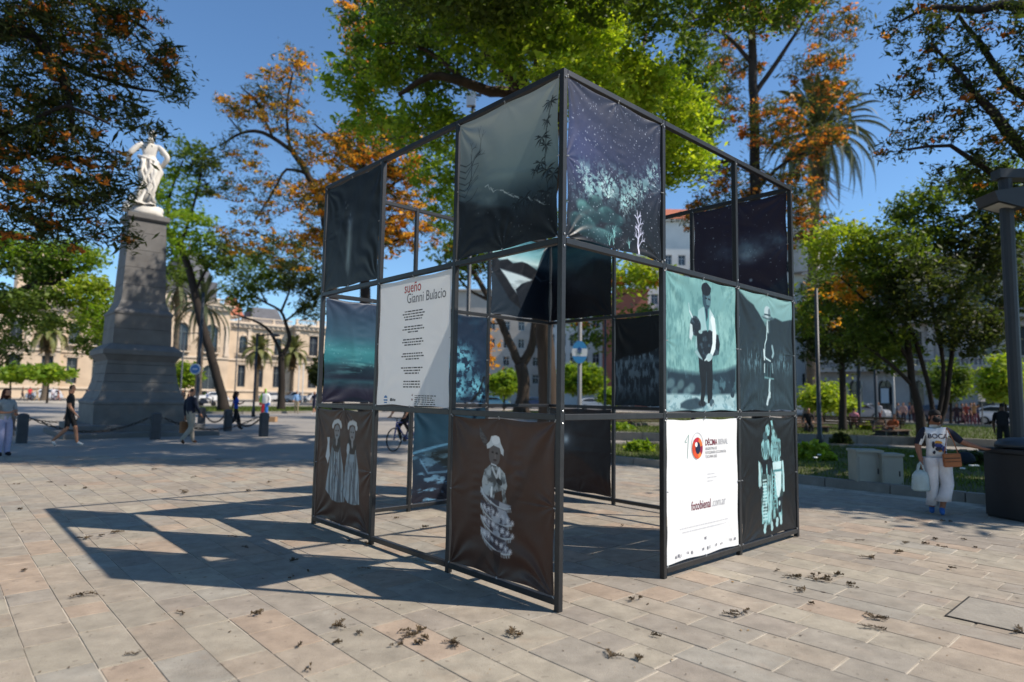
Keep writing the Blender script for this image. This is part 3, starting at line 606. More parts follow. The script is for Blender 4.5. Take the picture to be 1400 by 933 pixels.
def P_bloom(c):
    c.grad([(0, (20, 38, 60)), (.5, (24, 46, 70)), (1, (22, 40, 62))]); f = c.fb(26, 5); c.put(np.clip((c.fb(6, 2)-.5)*5, 0, 1), (20, 60, 84), .6)
    for x, y, s in [(.62, .55, .16), (.7, .42, .12), (.55, .4, .1), (.6, .24, .09), (.85, .22, .15), (.9, .13, .1), (.6, .12, .12), (.95, .07, .08), (.3, .5, .15), (.2, .25, .12)]: c.put(c.glow(x, y, s, s*.7)*np.clip((f-.42)*6, 0, 1), (120, 200, 222), .85)
    c.put(c.line([(.78, .0), (.9, .12), (.98, .3)], .03), (8, 14, 20), .9)
def P_galaxy(c):
    c.base((42, 36, 52)); c.put(c.glow(.62, .5, .5, .12)*np.clip((c.fb(6, 3)-.3)*2.4, 0, 1), (84, 102, 120), .8); c.put(c.glow(.62, .46, .1, .07)*np.clip(c.fb(9, 5)*1.6, 0, 1), (170, 204, 214), .95); c.put(c.glow(.75, .56, .22, .08)*np.clip((c.fb(11, 8)-.35)*3, 0, 1), (120, 156, 170), .75); c.put(np.clip(.5-c.V, 0, 1), (44, 34, 46), .6)
    r = np.random.default_rng(2)
    for k in range(120): 
        s = r.choice([.002, .004, .007], p=[.7, .25, .05]); c.put(c.ell(r.random(), r.random(), s, s), (190, 214, 224), r.uniform(.3, .9))
    c.put(c.ell(.63, .2, .01, .01, 0, 3), (190, 220, 230)); c.put(c.poly([(.4, .0), (.5, .15), (.75, .06), (1, .22), (1, 0)], 6), (34, 52, 66), .6)

def cloth_material(name, transl, rough=.45, spec=.33):
    m = bpy.data.materials.new(name); m.use_nodes = True; n = m.node_tree.nodes; L = m.node_tree.links
    p = n['Principled BSDF']; a = n.new('ShaderNodeAttribute'); a.attribute_name = 'print'
    p.inputs['Roughness'].default_value = rough; p.inputs['Specular IOR Level'].default_value = spec
    L.new(a.outputs['Color'], p.inputs['Base Color'])
    tc = n.new('ShaderNodeTexCoord'); no = n.new('ShaderNodeTexNoise'); no.inputs['Scale'].default_value = 5; no.inputs['Detail'].default_value = 3
    L.new(tc.outputs['Object'], no.inputs['Vector']); b = n.new('ShaderNodeBump'); b.inputs['Strength'].default_value = .18; b.inputs['Distance'].default_value = .03
    L.new(no.outputs['Fac'], b.inputs['Height']); L.new(b.outputs[0], p.inputs['Normal'])
    t = n.new('ShaderNodeBsdfTranslucent'); L.new(a.outputs['Color'], t.inputs['Color'])
    ms = n.new('ShaderNodeMixShader'); ms.inputs[0].default_value = transl
    L.new(p.outputs[0], ms.inputs[1]); L.new(t.outputs[0], ms.inputs[2]); L.new(ms.outputs[0], n['Material Output'].inputs[0]); return m
M_cloth = cloth_material('printed_vinyl', .10); M_white_cloth = cloth_material('white_vinyl', .26)
BW = BAY-TU-.022
tie_b = MB(); tie_b.box((0, 0, 0), (.006, .010, .030)); tie_b.box((0, -.007, .010), (.010, .008, .009)); tie_me = tie_b.mesh('cable_tie', mat('pale_nylon', rgb(170, 172, 174), .4, .05))
def wrinkle(U, V, amp, seed):
    r = np.random.default_rng(seed); W = np.zeros_like(U)
    for (ax, ay) in [(0, 0), (1, 0), (0, 1), (1, 1), (.5, 0), (.5, 1), (0, .5), (1, .5)]:
        dx, dy = U-ax, V-ay; rr = np.hypot(dx, dy)+1e-6; th = np.arctan2(dy, dx); cor = (ax in (0, 1)) and (ay in (0, 1))
        r0 = r.uniform(.10, .24) if cor else r.uniform(.04, .10); a = amp*(r.uniform(.35, 1.3) if cor else r.uniform(.1, .5))
        k = r.uniform(7, 15); ph = r.uniform(0, 6.28); jit = np.sin(rr*r.uniform(8, 18)+ph)*.10
        W += a*(rr/r0)*np.exp(1-rr/r0)*np.cos(k*(th+jit)+ph)*(.6+.4*np.cos(3*th+ph*2))
    for _ in range(2):                                          # puckers along a hanging fold
        u0 = r.uniform(.2, .8); W += amp*.16*np.exp(-((U-u0)/.05)**2)*np.sin(V*r.uniform(70, 110))*np.exp(-((V-r.uniform(.4, .7))/.25)**2)
    for _ in range(3):                                          # long slack folds
        an = r.uniform(0, 3.14); d = (U-r.random())*math.cos(an)+(V-r.random())*math.sin(an); W += amp*.7*np.exp(-(d/.03)**2)*r.choice([-1, 1])*np.exp(-((U-.5)**2+(V-.5)**2)/.12)
    W += amp*1.1*(fbm(U, V, 2.5, seed)-.5)
    return W
def banner(wall, bay, row, paint, n, label, seed, amp=.008, slack=.010):
    p0, e = WALLS[wall]; p = p0+e*BAY*(bay+.5); z0, z1 = ZL[row], ZL[row+1]; H = z1-z0-TU-.022; zc = (z0+z1)/2
    c = Cv(n); paint(c); colr = lin(np.clip(c.I, 0, 255))
    x = np.linspace(0, 1, n+1); U, V = np.meshgrid(x, x); W = wrinkle(U, V, amp, seed)
    X = (U-.5)*BW*(1-slack*2*np.sin(2*np.pi*V)**2*np.abs(2*U-1)); Z = (V-.5)*H*(1-slack*2*np.sin(2*np.pi*U)**2*np.abs(2*V-1))
    Vt = np.stack([X, -.012-W, Z], -1).reshape(-1, 3)
    i = np.arange(n); I, J = np.meshgrid(i, i); a = (J*(n+1)+I).ravel(); F = np.stack([a, a+1, a+n+2, a+n+1], 1)
    me = np_mesh('photo_banner', Vt, F, M_white_cloth if paint is P_text else M_cloth, None, True)
    at_ = me.attributes.new('print', 'FLOAT_COLOR', 'FACE')
    at_.data.foreach_set('color', np.concatenate([colr.reshape(-1, 3), np.ones((n*n, 1))], 1).astype(np.float32).ravel())
    o = link('photo_banner', me); o.location = (p[0], p[1], zc); o.rotation_euler = (0, 0, math.atan2(e[1], e[0]))
    tag(o, label, 'banner', 'printed banners laced into the frame')
    for ux, vz in [(0, 0), (1, 0), (0, 1), (1, 1), (.5, 0), (.5, 1), (0, .5), (1, .5)]:
        t = link('cable_tie', tie_me, o); t.location = ((ux-.5)*(BW+.014), -.02, (vz-.5)*(H+.014))
        t.rotation_euler = (0, {(0, .5): R(90), (1, .5): R(90)}.get((ux, vz), R(45) if ux == vz else R(-45) if ux != .5 else 0), 0)
    return o, H, (lambda u, v: wrinkle(np.asarray(u, float), np.asarray(v, float), amp, seed))
B = {}
for key, a in {
    'mist': ('FL', 2, 2, P_mist, 180, 'banner of grey mist over dark hills with black leaf silhouettes, above the hat portrait', 31, .008),
    'hat': ('FL', 2, 0, P_hat, 190, 'brown banner of a standing figure in white hat, feather and tiered skirt', 32, .010),
    'text': ('FL', 1, 1, P_text, 60, 'white text banner headed with a red word and a grey name', 33, .0035),
    'fall': ('FL', 0, 2, P_fall, 90, 'almost black banner with one thin pale waterfall', 34, .005),
    'girls': ('FL', 0, 0, P_girls, 140, 'brown banner of two figures in pale pleated dresses and crowns', 35, .011),
    'stars': ('FR', 0, 2, P_stars, 190, 'night-blue banner of stars over glowing shrubs and rocks above the open doorway', 36, .008),
    'goat': ('FR', 1, 1, P_goat, 180, 'teal banner of a figure in white shirt holding a dark goat', 37, .006),
    'logo': ('FR', 1, 0, P_logo, 60, 'white banner with a red eye emblem and event lettering', 38, .003),
    'valley': ('FR', 2, 1, P_valley, 130, 'teal banner of a person in a round hat between dark hills', 39, .008),
    'pair': ('FR', 2, 0, P_pair, 140, 'black banner of two figures in pale carved-looking robes', 40, .008),
    'sea': ('BL', 0, 1, P_sea, 90, 'blue-green banner of a layered sea under a creased sky', 41, .010),
    'bloom': ('BL', 1, 1, P_bloom, 80, 'deep blue banner of pale turquoise blossom clusters', 42, .007),
    'river': ('BL', 1, 0, P_river, 80, 'dark blue banner of water rushing round black boulders', 43, .008),
    'lake': ('BL', 2, 2, P_lake, 110, 'banner of a white glowing lake between black mountain slopes', 44, .006),
    'peak': ('BR', 0, 2, P_peak, 80, 'banner of a black mountain ridge under streaked teal cloud', 45, .006),
    'moon': ('BR', 0, 0, P_moon, 80, 'dark banner with a small moon glowing over a brown hill', 46, .007),
    'rock': ('BR', 1, 1, P_rock, 80, 'black banner of a pale rocky mountain crest', 47, .007),
    'galaxy': ('BR', 2, 2, P_galaxy, 110, 'purple-black banner of a milky galaxy band', 48, .010),
}.items():
    B[key] = banner(*a)

def lettering(bn, body, u, v, size, m, sx=1.0, align='LEFT', name='lettering', bold=0.0, shear=0):
    o, H, wf = bn
    cu = bpy.data.curves.new('lettering', 'FONT'); cu.body = body; cu.size = size; cu.align_x = align; cu.offset = bold; cu.shear = shear; cu.resolution_u = 3
    t = bpy.data.objects.new('tmp', cu); COL.objects.link(t); bpy.context.view_layer.update()
    me = bpy.data.meshes.new_from_object(t.evaluated_get(bpy.context.evaluated_depsgraph_get())); bpy.data.objects.remove(t)
    n = len(me.vertices); P = np.zeros(n*3); me.vertices.foreach_get('co', P); P = P.reshape(-1, 3)
    x = (u-.5)*BW+P[:, 0]*sx; z = (v-.5)*H+P[:, 1]
    y = -.0145-wf(np.clip(x/BW+.5, 0, 1), np.clip(z/H+.5, 0, 1))
    me.vertices.foreach_set('co', np.stack([x, y, z], 1).ravel()); me.materials.clear(); me.materials.append(m)
    return link(name, me, o)
def patch(bn, polys, m, name):                                  # flat ink shapes, polygons in (u, v)
    o, H, wf = bn; b = MB()
    for pl in polys:
        q = np.array(pl, float); y = -.0145-wf(q[:, 0], q[:, 1]); b.add([((a-.5)*BW, y[k], (d-.5)*H) for k, (a, d) in enumerate(q)], [tuple(range(len(pl)))])
    return b.build(name, m, o)
def ink(name, *c): return mat('ink_'+name, rgb(*c), .45, 0)
def bars(bn, u, v, w, rows, dv, hgt, m, seed, center=False, name='small_print'):
    r = np.random.default_rng(seed); P = []
    for k in range(rows):
        ww = w*r.uniform(.72, 1.0) if k < rows-1 else w*r.uniform(.45, .8); x = u-(ww/2 if center else 0); xe = x+ww
        while x < xe:
            q = min(r.uniform(.012, .05), xe-x); y = v-dv*k; P.append([(x, y-hgt/2), (x+q, y-hgt/2), (x+q, y+hgt/2), (x, y+hgt/2)]); x += q+.009
    return patch(bn, P, m, name)
T = B['text']; dk = ink('dark', 62, 62, 68)
lettering(T, 'sueño', .37, .885, .165, ink('red', 190, 40, 44), .82, bold=.001)
lettering(T, 'Gianni Bulacio', .41, .80, .155, ink('grey', 92, 94, 100), .80)
for k, (v, n_) in enumerate([(.735, 4), (.615, 3), (.515, 3), (.405, 3), (.295, 3), (.19, 3)]): bars(T, .51, v, .31, n_, .021, .0095, dk, 60+k, True)
bars(T, .56, .082, .30, 6, .0155, .007, dk, 80)
patch(T, [[(.14+.028*math.cos(a), .052+.028*math.sin(a)) for a in np.linspace(.25, 2.9, 9)], [(.112, .036), (.168, .036), (.168, .048), (.112, .048)], [(.116, .018), (.164, .018), (.160, .028), (.12, .028)]], ink('blue', 60, 130, 190), 'crest')
patch(T, [[(.205, .035), (.235, .035), (.238, .058), (.208, .058)], [(.242, .036), (.262, .036), (.264, .055), (.244, .055)], [(.268, .036), (.286, .036), (.288, .052), (.27, .052)]], dk, 'crest')
patch(T, [[(.517, .080), (.535, .080), (.526, .096)], [(.517, .052), (.526, .042), (.535, .052), (.526, .062)]], ink('darkred', 110, 40, 50), 'crest')
G = B['logo']; wine = ink('wine', 122, 34, 58); pale = ink('pale', 196, 196, 200); greyi = ink('midgrey', 130, 130, 138)
def disc(cu, cv, ru, rv, n=28, a0=0, a1=2*math.pi): return [(cu+ru*math.cos(a), cv+rv*math.sin(a)) for a in np.linspace(a0, a1, n, endpoint=abs(a1-a0) < 6.2)]
EX, EY = .405, .785
patch(G, [disc(EX, EY, .072, .078)], ink('iris', 214, 74, 46), 'emblem')
def lift(o, d): 
    o.location.y -= d; return o
for a0, a1, c in [(.2, 1.3, (226, 120, 60)), (1.3, 2.4, (196, 36, 60)), (2.4, 3.6, (214, 70, 40)), (3.6, 4.9, (228, 86, 46)), (4.9, 5.6, (236, 136, 64)), (5.6, 6.48, (150, 26, 66))]:
    lift(patch(G, [[(EX, EY)]+disc(EX, EY, .072, .078, 8, a0, a1)], ink('iris%d%d%d' % c, *c), 'emblem'), .0012)
lift(patch(G, [disc(EX+.004, EY, .034, .044)], ink('pupil', 24, 30, 66), 'emblem'), .0024)
lift(patch(G, [disc(EX-.02, EY+.026, .017, .018)], ink('white', 246, 246, 246), 'emblem'), .0036)
ring = disc(EX, EY+.014, .085, .10, 30); ring2 = disc(EX, EY+.014, .081, .096, 30)
patch(G, [[ring[k], ring[k+1], ring2[k+1], ring2[k]] for k in range(1, 22)], pale, 'emblem')
patch(G, [[(.285, .885), (.290, .885), (.268, .715), (.263, .715)], [(.236, .838), (.287, .889), (.285, .880), (.238, .832)], [(.236, .838), (.262, .834), (.262, .829), (.238, .832)]], ink('mint', 150, 186, 180), 'emblem')
lettering(G, 'DÉCIMA', .515, .80, .086, wine, .74, bold=.0014); lettering(G, 'BIENAL', .70, .80, .086, pale, .74)
lettering(G, 'ARGENTINA DE', .515, .765, .040, greyi, .8); lettering(G, 'FOTOGRAFÍA DOCUMENTAL', .515, .735, .040, greyi, .8); lettering(G, 'TUCUMÁN 2022', .515, .705, .040, greyi, .8)
bars(G, .54, .585, .14, 3, .026, .006, ink('faint', 214, 214, 218), 91)
lettering(G, 'fotobienal', .315, .34, .125, wine, .74, bold=.0012); lettering(G, '.com.ar', .60, .34, .125, pale, .74)
bars(G, .5, .225, .76, 2, .028, .006, ink('faint', 214, 214, 218), 92, True)
r_ = np.random.default_rng(4); PL = [[], []]
for x, y in [(.10, .045), (.16, .045), (.27, .045), (.33, .045), (.46, .05), (.55, .05), (.66, .05), (.74, .05), (.87, .06), (.93, .055), (.5, .12)]:
    for q in range(3):
        w_, h_ = r_.uniform(.008, .022), r_.uniform(.006, .022); a, d = x+r_.uniform(-.02, .02), y+r_.uniform(-.008, .008); PL[q % 2].append([(a-w_/2, d-h_/2), (a+w_/2, d-h_/2), (a+w_/2, d+h_/2), (a-w_/2, d+h_/2)])
patch(G, PL[0], pale, 'sponsor_mark'); lift(patch(G, PL[1], greyi, 'sponsor_mark'), .001)

# ================================================================ trees
M_bark = mat('bark', rgb(70, 58, 48), .9, .35, 5, .9, 14, streak=True, stain=.4, stcol=rgb(52, 44, 38), stscale=2)
M_barkd = mat('dark_bark', rgb(46, 39, 34), .9, .35, 5, .9, 14, streak=True)
M_palmbark = mat('palm_bark', rgb(96, 84, 70), .9, .35, 9, 1.0, 10)
GREEN = [rgb(136, 160, 48), rgb(120, 150, 44), rgb(100, 132, 40), rgb(150, 170, 58)]
MID = [rgb(96, 118, 48), rgb(84, 106, 42), rgb(112, 130, 56), rgb(74, 96, 40)]
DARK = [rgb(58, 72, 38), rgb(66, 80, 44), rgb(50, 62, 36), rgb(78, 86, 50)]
GREV = [rgb(74, 84, 48), rgb(86, 92, 58), rgb(62, 72, 42), rgb(98, 98, 60)]
ORANGE = [rgb(232, 172, 62), rgb(222, 152, 50), rgb(238, 188, 84), rgb(206, 132, 50)]
RUST = [rgb(204, 126, 62), rgb(214, 140, 66), rgb(178, 100, 54), rgb(224, 156, 80)]
SUNLIT = [rgb(170, 190, 58), rgb(152, 178, 52), rgb(132, 160, 46), rgb(184, 198, 72)]  # broad tree's sunny side: the sunlight is put into the leaf colour
LIME = [rgb(150, 170, 52), rgb(132, 158, 48), rgb(164, 176, 70)]

def quads(C, L, W, pal, r, up=.35, droop=0.0, shade=(.7, 1.25)):
    """one leaf-shaped face at each centre"""
    n = len(C); t = r.normal(0, 1, (n, 3)); t[:, 2] = t[:, 2]*.6-droop; t /= np.linalg.norm(t, axis=1)[:, None]
    nn = r.normal(0, 1, (n, 3)); nn[:, 2] += up*2; b = np.cross(nn, t); b /= np.linalg.norm(b, axis=1)[:, None]+1e-9
    sz = np.exp(r.normal(0, .33, (n, 1))); l = L*sz*r.uniform(.8, 1.2, (n, 1)); w_ = W*sz*r.uniform(.7, 1.25, (n, 1))
    V = np.stack([C-t*l, C+b*w_+t*l*.1, C+t*l, C-b*w_+t*l*.1], 1).reshape(-1, 3)
    c = np.array(pal)[r.integers(len(pal), size=n)]*r.uniform(*shade, (n, 1)); return V, c
def smooth_path(pts, step, r, jit=.0):
    P = np.array([p[:3] for p in pts], float); q = np.array([p[3] for p in pts]); out = []; rad = []
    for i in range(len(P)-1):
        p0, p1, p2, p3 = P[max(i-1, 0)], P[i], P[i+1], P[min(i+2, len(P)-1)]; m = max(2, int(np.linalg.norm(p2-p1)/step))
        for k in range(m):
            t = k/m; out.append(.5*((2*p1)+(-p0+p2)*t+(2*p0-5*p1+4*p2-p3)*t*t+(-p0+3*p1-3*p2+p3)*t**3)+r.normal(0, jit, 3)*(1 if i or k else 0)); rad.append(q[i]*(1-t)+q[i+1]*t)
    out.append(P[-1]); rad.append(q[-1]); return np.array(out), np.array(rad)
def tree(name, label, base, limbs, clumps, seed, bark=None, group=None, spray=.5, per=45, L=.11, W=.045, pal=MID, flower=None, fl_share=0.0, fl_n=26, up=.35, droop=0.0, fine=5, twig=.03, sub=.55, flare=1.5):
    """limbs: polylines of (x, y, z, radius), the first is the trunk; clumps: (centre, radii, tips[, palette])"""
    r = np.random.default_rng(seed); base = np.asarray(base, float)
    T_ = thing(name, label, 'tree', (*base[:2], 0), 0, group); off = (base[0], base[1], 0.0)
    mb = MB(); NP, NR = [], []
    for li, lm in enumerate(limbs):
        P, q = smooth_path(lm, .5, r, lm[0][3]*.06)
        if li == 0:
            q = q*(1+(flare-1)*np.exp(-(P[:, 2]-P[0, 2])/max(.25, lm[0][3]*1.2))); P[0, 2] -= .15
        mb.tube(P, list(q), 10 if li == 0 else 7); NP.append(P[1 if li == 0 else 0:]); NR.append(q[1 if li == 0 else 0:])
    NP = np.concatenate(NP); NR = np.concatenate(NR); keep = NP[:, 2] > base[2]+.3*max(NP[:, 2].max()-base[2], 1) if len(limbs) > 1 else NP[:, 2] > .6*NP[:, 2].max()
    if keep.sum() < 2: keep[-2:] = True
    NP, NR = NP[keep], NR[keep]
    tips = []
    for cl in clumps:
        c, rd, n = cl[:3]; pl = cl[3] if len(cl) > 3 else pal
        d = r.normal(0, 1, (n, 3)); d /= np.linalg.norm(d, axis=1)[:, None]; q = r.uniform(.15, 1, (n, 1))**.5
        for p in np.asarray(c)+d*q*np.asarray(rd): tips.append((p, pl))
    tp = np.array([t[0] for t in tips]); dist = np.array([np.min(np.linalg.norm(NP-p, axis=1)) for p in tp]); order = np.argsort(dist)
    cap = len(NP)+len(tips)*5+5; A = np.zeros((cap, 3)); Q = np.zeros(cap); m = len(NP); A[:m] = NP; Q[:m] = NR; root = NP.mean(0)
    LC_, LP = [], []; FC = []
    for i in order:
        p, pl = tips[i]; dd = np.linalg.norm(A[:m]-p, axis=1)+.25*np.maximum(0, A[:m, 2]-p[2]); j = int(np.argmin(dd)); a = A[j]; ln = np.linalg.norm(p-a)
        if ln < .05: continue
        k = 2 if ln < .8 else 3 if ln < 2 else 4; r0 = min(Q[j]*.7, twig*(.35+.55*ln**.7)); r0 = max(r0, twig*.22); pts = [a]; rr = [r0]
        side = r.normal(0, .12*ln, 3)
        for s in range(1, k+1):
            t = s/k; q_ = a*(1-t)+p*t+side*math.sin(math.pi*t)+np.array([0, 0, .10*ln*math.sin(math.pi*t)]); pts.append(q_); rr.append(r0*(1-t)+twig*.18*t)
            A[m] = q_; Q[m] = rr[-1]; m += 1
        mb.tube(pts, rr, 4 if r0 < .03 else 5, cap=False)
        for t in ((1.0,) if ln < .7 else (1.0, sub)):
            if t == 1.0 and flower is not None and r.random() < fl_share: FC.append(p)
            LC_.append(a*(1-t)+p*t); LP.append(pl)
    mb.build('trunk', bark or M_bark, T_, True, off)
    C = np.array(LC_); nl = len(C); cc = np.repeat(C, per, 0)+r.normal(0, 1, (nl*per, 3))*np.array([spray, spray, spray*.62])*np.repeat(r.uniform(.5, 1.15, nl), per)[:, None]
    V = []; K = []
    pid = {id(p_): p_ for p_ in LP}; ids = np.repeat(np.array([id(p_) for p_ in LP]), per)
    for kk, p_ in pid.items():
        v, c = quads(cc[ids == kk], L, W, p_, r, up, droop); V.append(v); K.append(c)
    if FC:
        F_ = np.repeat(np.array(FC), fl_n, 0)+r.normal(0, 1, (len(FC)*fl_n, 3))*np.array([spray*.62, spray*.62, spray*.2]); v, c = quads(F_, L*.8, W*1.25 if W > .05 else .07*L/.13, flower, r, .6, 0, (.75, 1.2)); V.append(v); K.append(c)
    V = np.concatenate(V)-np.array(off); K = np.concatenate(K); F = np.arange(len(V)).reshape(-1, 4)
    link('crown', np_mesh('crown', V, F, M_leaf, K), T_); return T_
def C_(x, y, Y, rx, ry, n, pal=None, rd=None):
    s = Y/FPX; c = at(x, y, Y); t = (c, (rx*s, (rd if rd else (rx+ry)/2*s), ry*s), n); return t+(pal,) if pal is not None else t
def LB(Y, *pts):                   # limb from pixel points, each (x, y, radius[, depth])
    return [(*at(p[0], p[1], p[3] if len(p) > 3 else Y), p[2]) for p in pts]

# the broad green tree behind the frame
b1 = np.array([1.45, 24.0, 0])
tree('shade_tree', 'broad bright-green shade tree spreading over the frame', b1,
     [[(1.45, 24, 0, .42), (1.4, 24, 1.5, .36), (1.2, 23.8, 5, .32), (.9, 23.6, 8.2, .30)],
      [(.9, 23.6, 8.2, .26)]+LB(23, (740, 170, .24), (698, 128, .22, 22), (670, 125, .19, 21.5), (634, 112, .17, 21), (602, 103, .14, 21), (573, 112, .11, 21), (545, 130, .07, 21)),
      [(.9, 23.6, 8.2, .24)]+LB(22, (720, 150, .2), (690, 98, .16, 21), (668, 76, .13, 20), (640, 46, .1, 19), (590, 14, .06, 19)),
      [(.9, 23.6, 8.2, .24)]+LB(22, (770, 130, .2), (800, 80, .15, 21), (829, 42, .12, 21), (850, 10, .08, 21), (900, -40, .05, 21)),
      [(.9, 23.6, 8.2, .22)]+LB(22, (800, 170, .17, 21.5), (850, 140, .12, 20), (900, 130, .08, 20), (940, 150, .05, 21)),
      [(.9, 23.6, 8.2, .22)]+LB(20, (735, 90, .16, 20), (720, 20, .12, 18), (690, -40, .08, 17)),
      [(.9, 23.6, 8.2, .2)]+LB(20, (715, 110, .15, 20), (690, 60, .12, 18.5), (660, 20, .09, 18), (650, -30, .05, 18)), [(.9, 23.6, 8.2, .18)]+LB(23, (700, 185, .14, 23), (650, 165, .11, 23), (600, 170, .08, 23), (560, 185, .05, 24), (520, 190, .03, 25)), LB(21, (634, 112, .1, 21), (600, 80, .08, 21), (560, 60, .05, 21), (520, 60, .03, 21)), LB(21, (860, 100, .09, 20.5), (880, 60, .06, 21), (890, 20, .04, 22)),
      [(1.1, 23.7, 6.5, .16)]+LB(27, (690, 250, .12, 26), (640, 250, .09, 28), (600, 240, .05, 29))],
     [C_(485, 115, 24, 40, 36, 30, GREEN), C_(540, 75, 22, 60, 46, 44, GREEN), C_(515, 168, 26, 55, 32, 34, GREEN), C_(590, 170, 21, 60, 34, 36, GREEN), C_(600, 240, 29, 42, 50, 40, GREEN), C_(640, 35, 18.5, 70, 40, 46, GREEN),
      C_(620, 295, 30, 36, 28, 20, GREEN), C_(715, 60, 17, 70, 45, 46, GREEN), C_(690, 0, 20, 90, 40, 40, GREEN), C_(790, 45, 20, 75, 55, 70, SUNLIT), C_(795, 120, 16.5, 60, 42, 80, SUNLIT), C_(860, 115, 18, 65, 42, 80, SUNLIT),
      C_(905, 150, 20, 55, 48, 70, SUNLIT), C_(945, 95, 23, 40, 50, 36), C_(930, 215, 21, 36, 45, 50, SUNLIT), C_(958, 165, 24, 28, 45, 26), C_(850, 25, 24, 75, 45, 50), C_(560, 15, 25, 75, 45, 34, GREEN),
      C_(700, -80, 21, 150, 50, 50), C_(860, -90, 24, 110, 60, 44), C_(640, -15, 24, 90, 30, 44), C_(660, -10, 15.5, 90, 40, 44), C_(560, -60, 18, 90, 60, 44), ((-2.5, 14.2, 12.4), (3, 1.5, 1.3), 130), ((1.5, 13.6, 12.8), (3, 1.5, 1.4), 140), ((5.5, 14.0, 12.6), (3, 1.6, 1.4), 120), ((-1, 16.5, 13.4), (4, 2, 1.5), 120), ((5, 17, 13.5), (4, 2, 1.5), 110), ((1.5, 22, 17.2), (3, 3.5, 1.5), 80), ((-3.6, 22.5, 14.4), (3, 3, 1.3), 90), ((-1, 15.5, 18.5), (3.8, 2.2, 1.8), 110), ((1, 27, 17), (4, 3, 2), 70)],
     1, spray=.30, per=64, L=.085, W=.042, pal=MID, twig=.03)
# the forked tree seen through the frame
p = gr(713, 563); Yt = 57.0
tree('forked_tree', 'thick tree forking low into two stems, seen through the open frame', (at(713, 563, Yt)[0], Yt, 0),
     [LB(Yt, (713, 566, .62), (715, 545, .52), (716, 520, .56), (711, 498, .55)), LB(Yt, (711, 500, .42), (695, 465, .36), (680, 430, .32), (664, 400, .26), (640, 360, .2)), LB(Yt, (712, 502, .46), (728, 470, .38), (732, 430, .36), (738, 390, .3), (750, 340, .2)),
      LB(Yt, (668, 410, .16), (640, 395, .12), (610, 360, .08)), LB(Yt, (745, 360, .14), (790, 380, .1), (850, 385, .08), (900, 380, .05)), LB(Yt, (735, 400, .14), (790, 420, .1), (860, 400, .07))],
     [C_(640, 350, 57, 50, 40, 40), C_(655, 480, 60, 18, 36, 16, ORANGE), C_(790, 380, 55, 60, 40, 44, LIME), C_(870, 375, 52, 40, 22, 30, LIME), C_(700, 310, 58, 80, 40, 40), C_(880, 460, 60, 60, 40, 16), C_(820, 450, 60, 60, 30, 16)],
     2, spray=.75, per=34, L=.22, W=.10, pal=MID, flower=RUST, fl_share=.25, twig=.05)
# silky oaks, their combs of orange flowers among thin foliage
SO = 'orange-flowering trees of the square'
def oak(label, base, limbs, clumps, seed, **k):
    d = dict(bark=M_barkd, group=SO, spray=.36, per=22, L=.15, W=.032, pal=GREV, flower=ORANGE, fl_share=.5, fl_n=15, up=.5, twig=.035); d.update(k)
    return tree('silky_oak', label, base, limbs, clumps, seed, **d)
Y3 = 40.0
oak('tall orange-flowering tree standing behind the text banner', (at(500, 590, Y3)[0], Y3, 0),
    [[(at(500, 590, Y3)[0], Y3, 0, .42)]+LB(Y3, (500, 480, .36), (498, 330, .3), (494, 200, .24), (490, 100, .17), (488, 0, .1), (486, -70, .05)),
     LB(Y3, (497, 300, .15), (540, 250, .1), (590, 230, .06)), LB(Y3, (494, 220, .14), (455, 190, .09), (430, 170, .05)), LB(Y3, (498, 330, .13), (460, 300, .09), (430, 290, .05)), LB(Y3, (491, 120, .1), (520, 70, .06)), LB(Y3, (498, 340, .1), (540, 330, .07), (580, 310, .05))],
    [C_(490, 20, Y3, 36, 50, 44), C_(500, 90, Y3, 50, 40, 40), C_(520, 200, Y3-2, 70, 50, 80), C_(480, 210, Y3+1, 50, 30, 60), C_(470, 270, Y3, 60, 36, 90), C_(550, 250, Y3, 50, 40, 70), C_(560, 310, Y3, 50, 36, 60), C_(500, 330, Y3, 60, 40, 60), C_(450, 330, Y3+2, 36, 30, 34), C_(490, -60, Y3, 40, 40, 30)], 3, fl_share=.9, fl_n=22)
oak('spreading orange-flowering tree with bent dark limbs beside the monument', (at(462, 590, 44)[0], 44, 0),
    [[(at(462, 590, 44)[0], 44, 0, .4)]+LB(44, (461, 500, .36), (455, 400, .3), (442, 290, .26), (418, 235, .22), (395, 200, .18)), LB(44, (398, 205, .17), (360, 182, .14), (330, 182, .1), (300, 200, .06)), LB(44, (420, 238, .13), (392, 232, .1), (375, 260, .07), (350, 300, .05)), LB(44, (396, 200, .12), (392, 150, .09), (400, 100, .06)), LB(44, (372, 186, .1), (350, 140, .07), (330, 120, .05)), LB(44, (330, 182, .07), (312, 160, .04))],
    [C_(400, 95, 44, 26, 34, 44), C_(365, 120, 44, 32, 30, 50), C_(395, 160, 43, 40, 36, 60), C_(325, 145, 44, 28, 26, 44), C_(330, 205, 44, 34, 30, 44), C_(345, 270, 44, 45, 40, 70), C_(400, 270, 45, 40, 40, 60), C_(330, 330, 45, 40, 30, 56), C_(395, 340, 45, 40, 36, 80), C_(430, 300, 46, 26, 40, 50), C_(420, 210, 42, 26, 30, 36)], 4, fl_share=.34, flower=ORANGE, per=14)
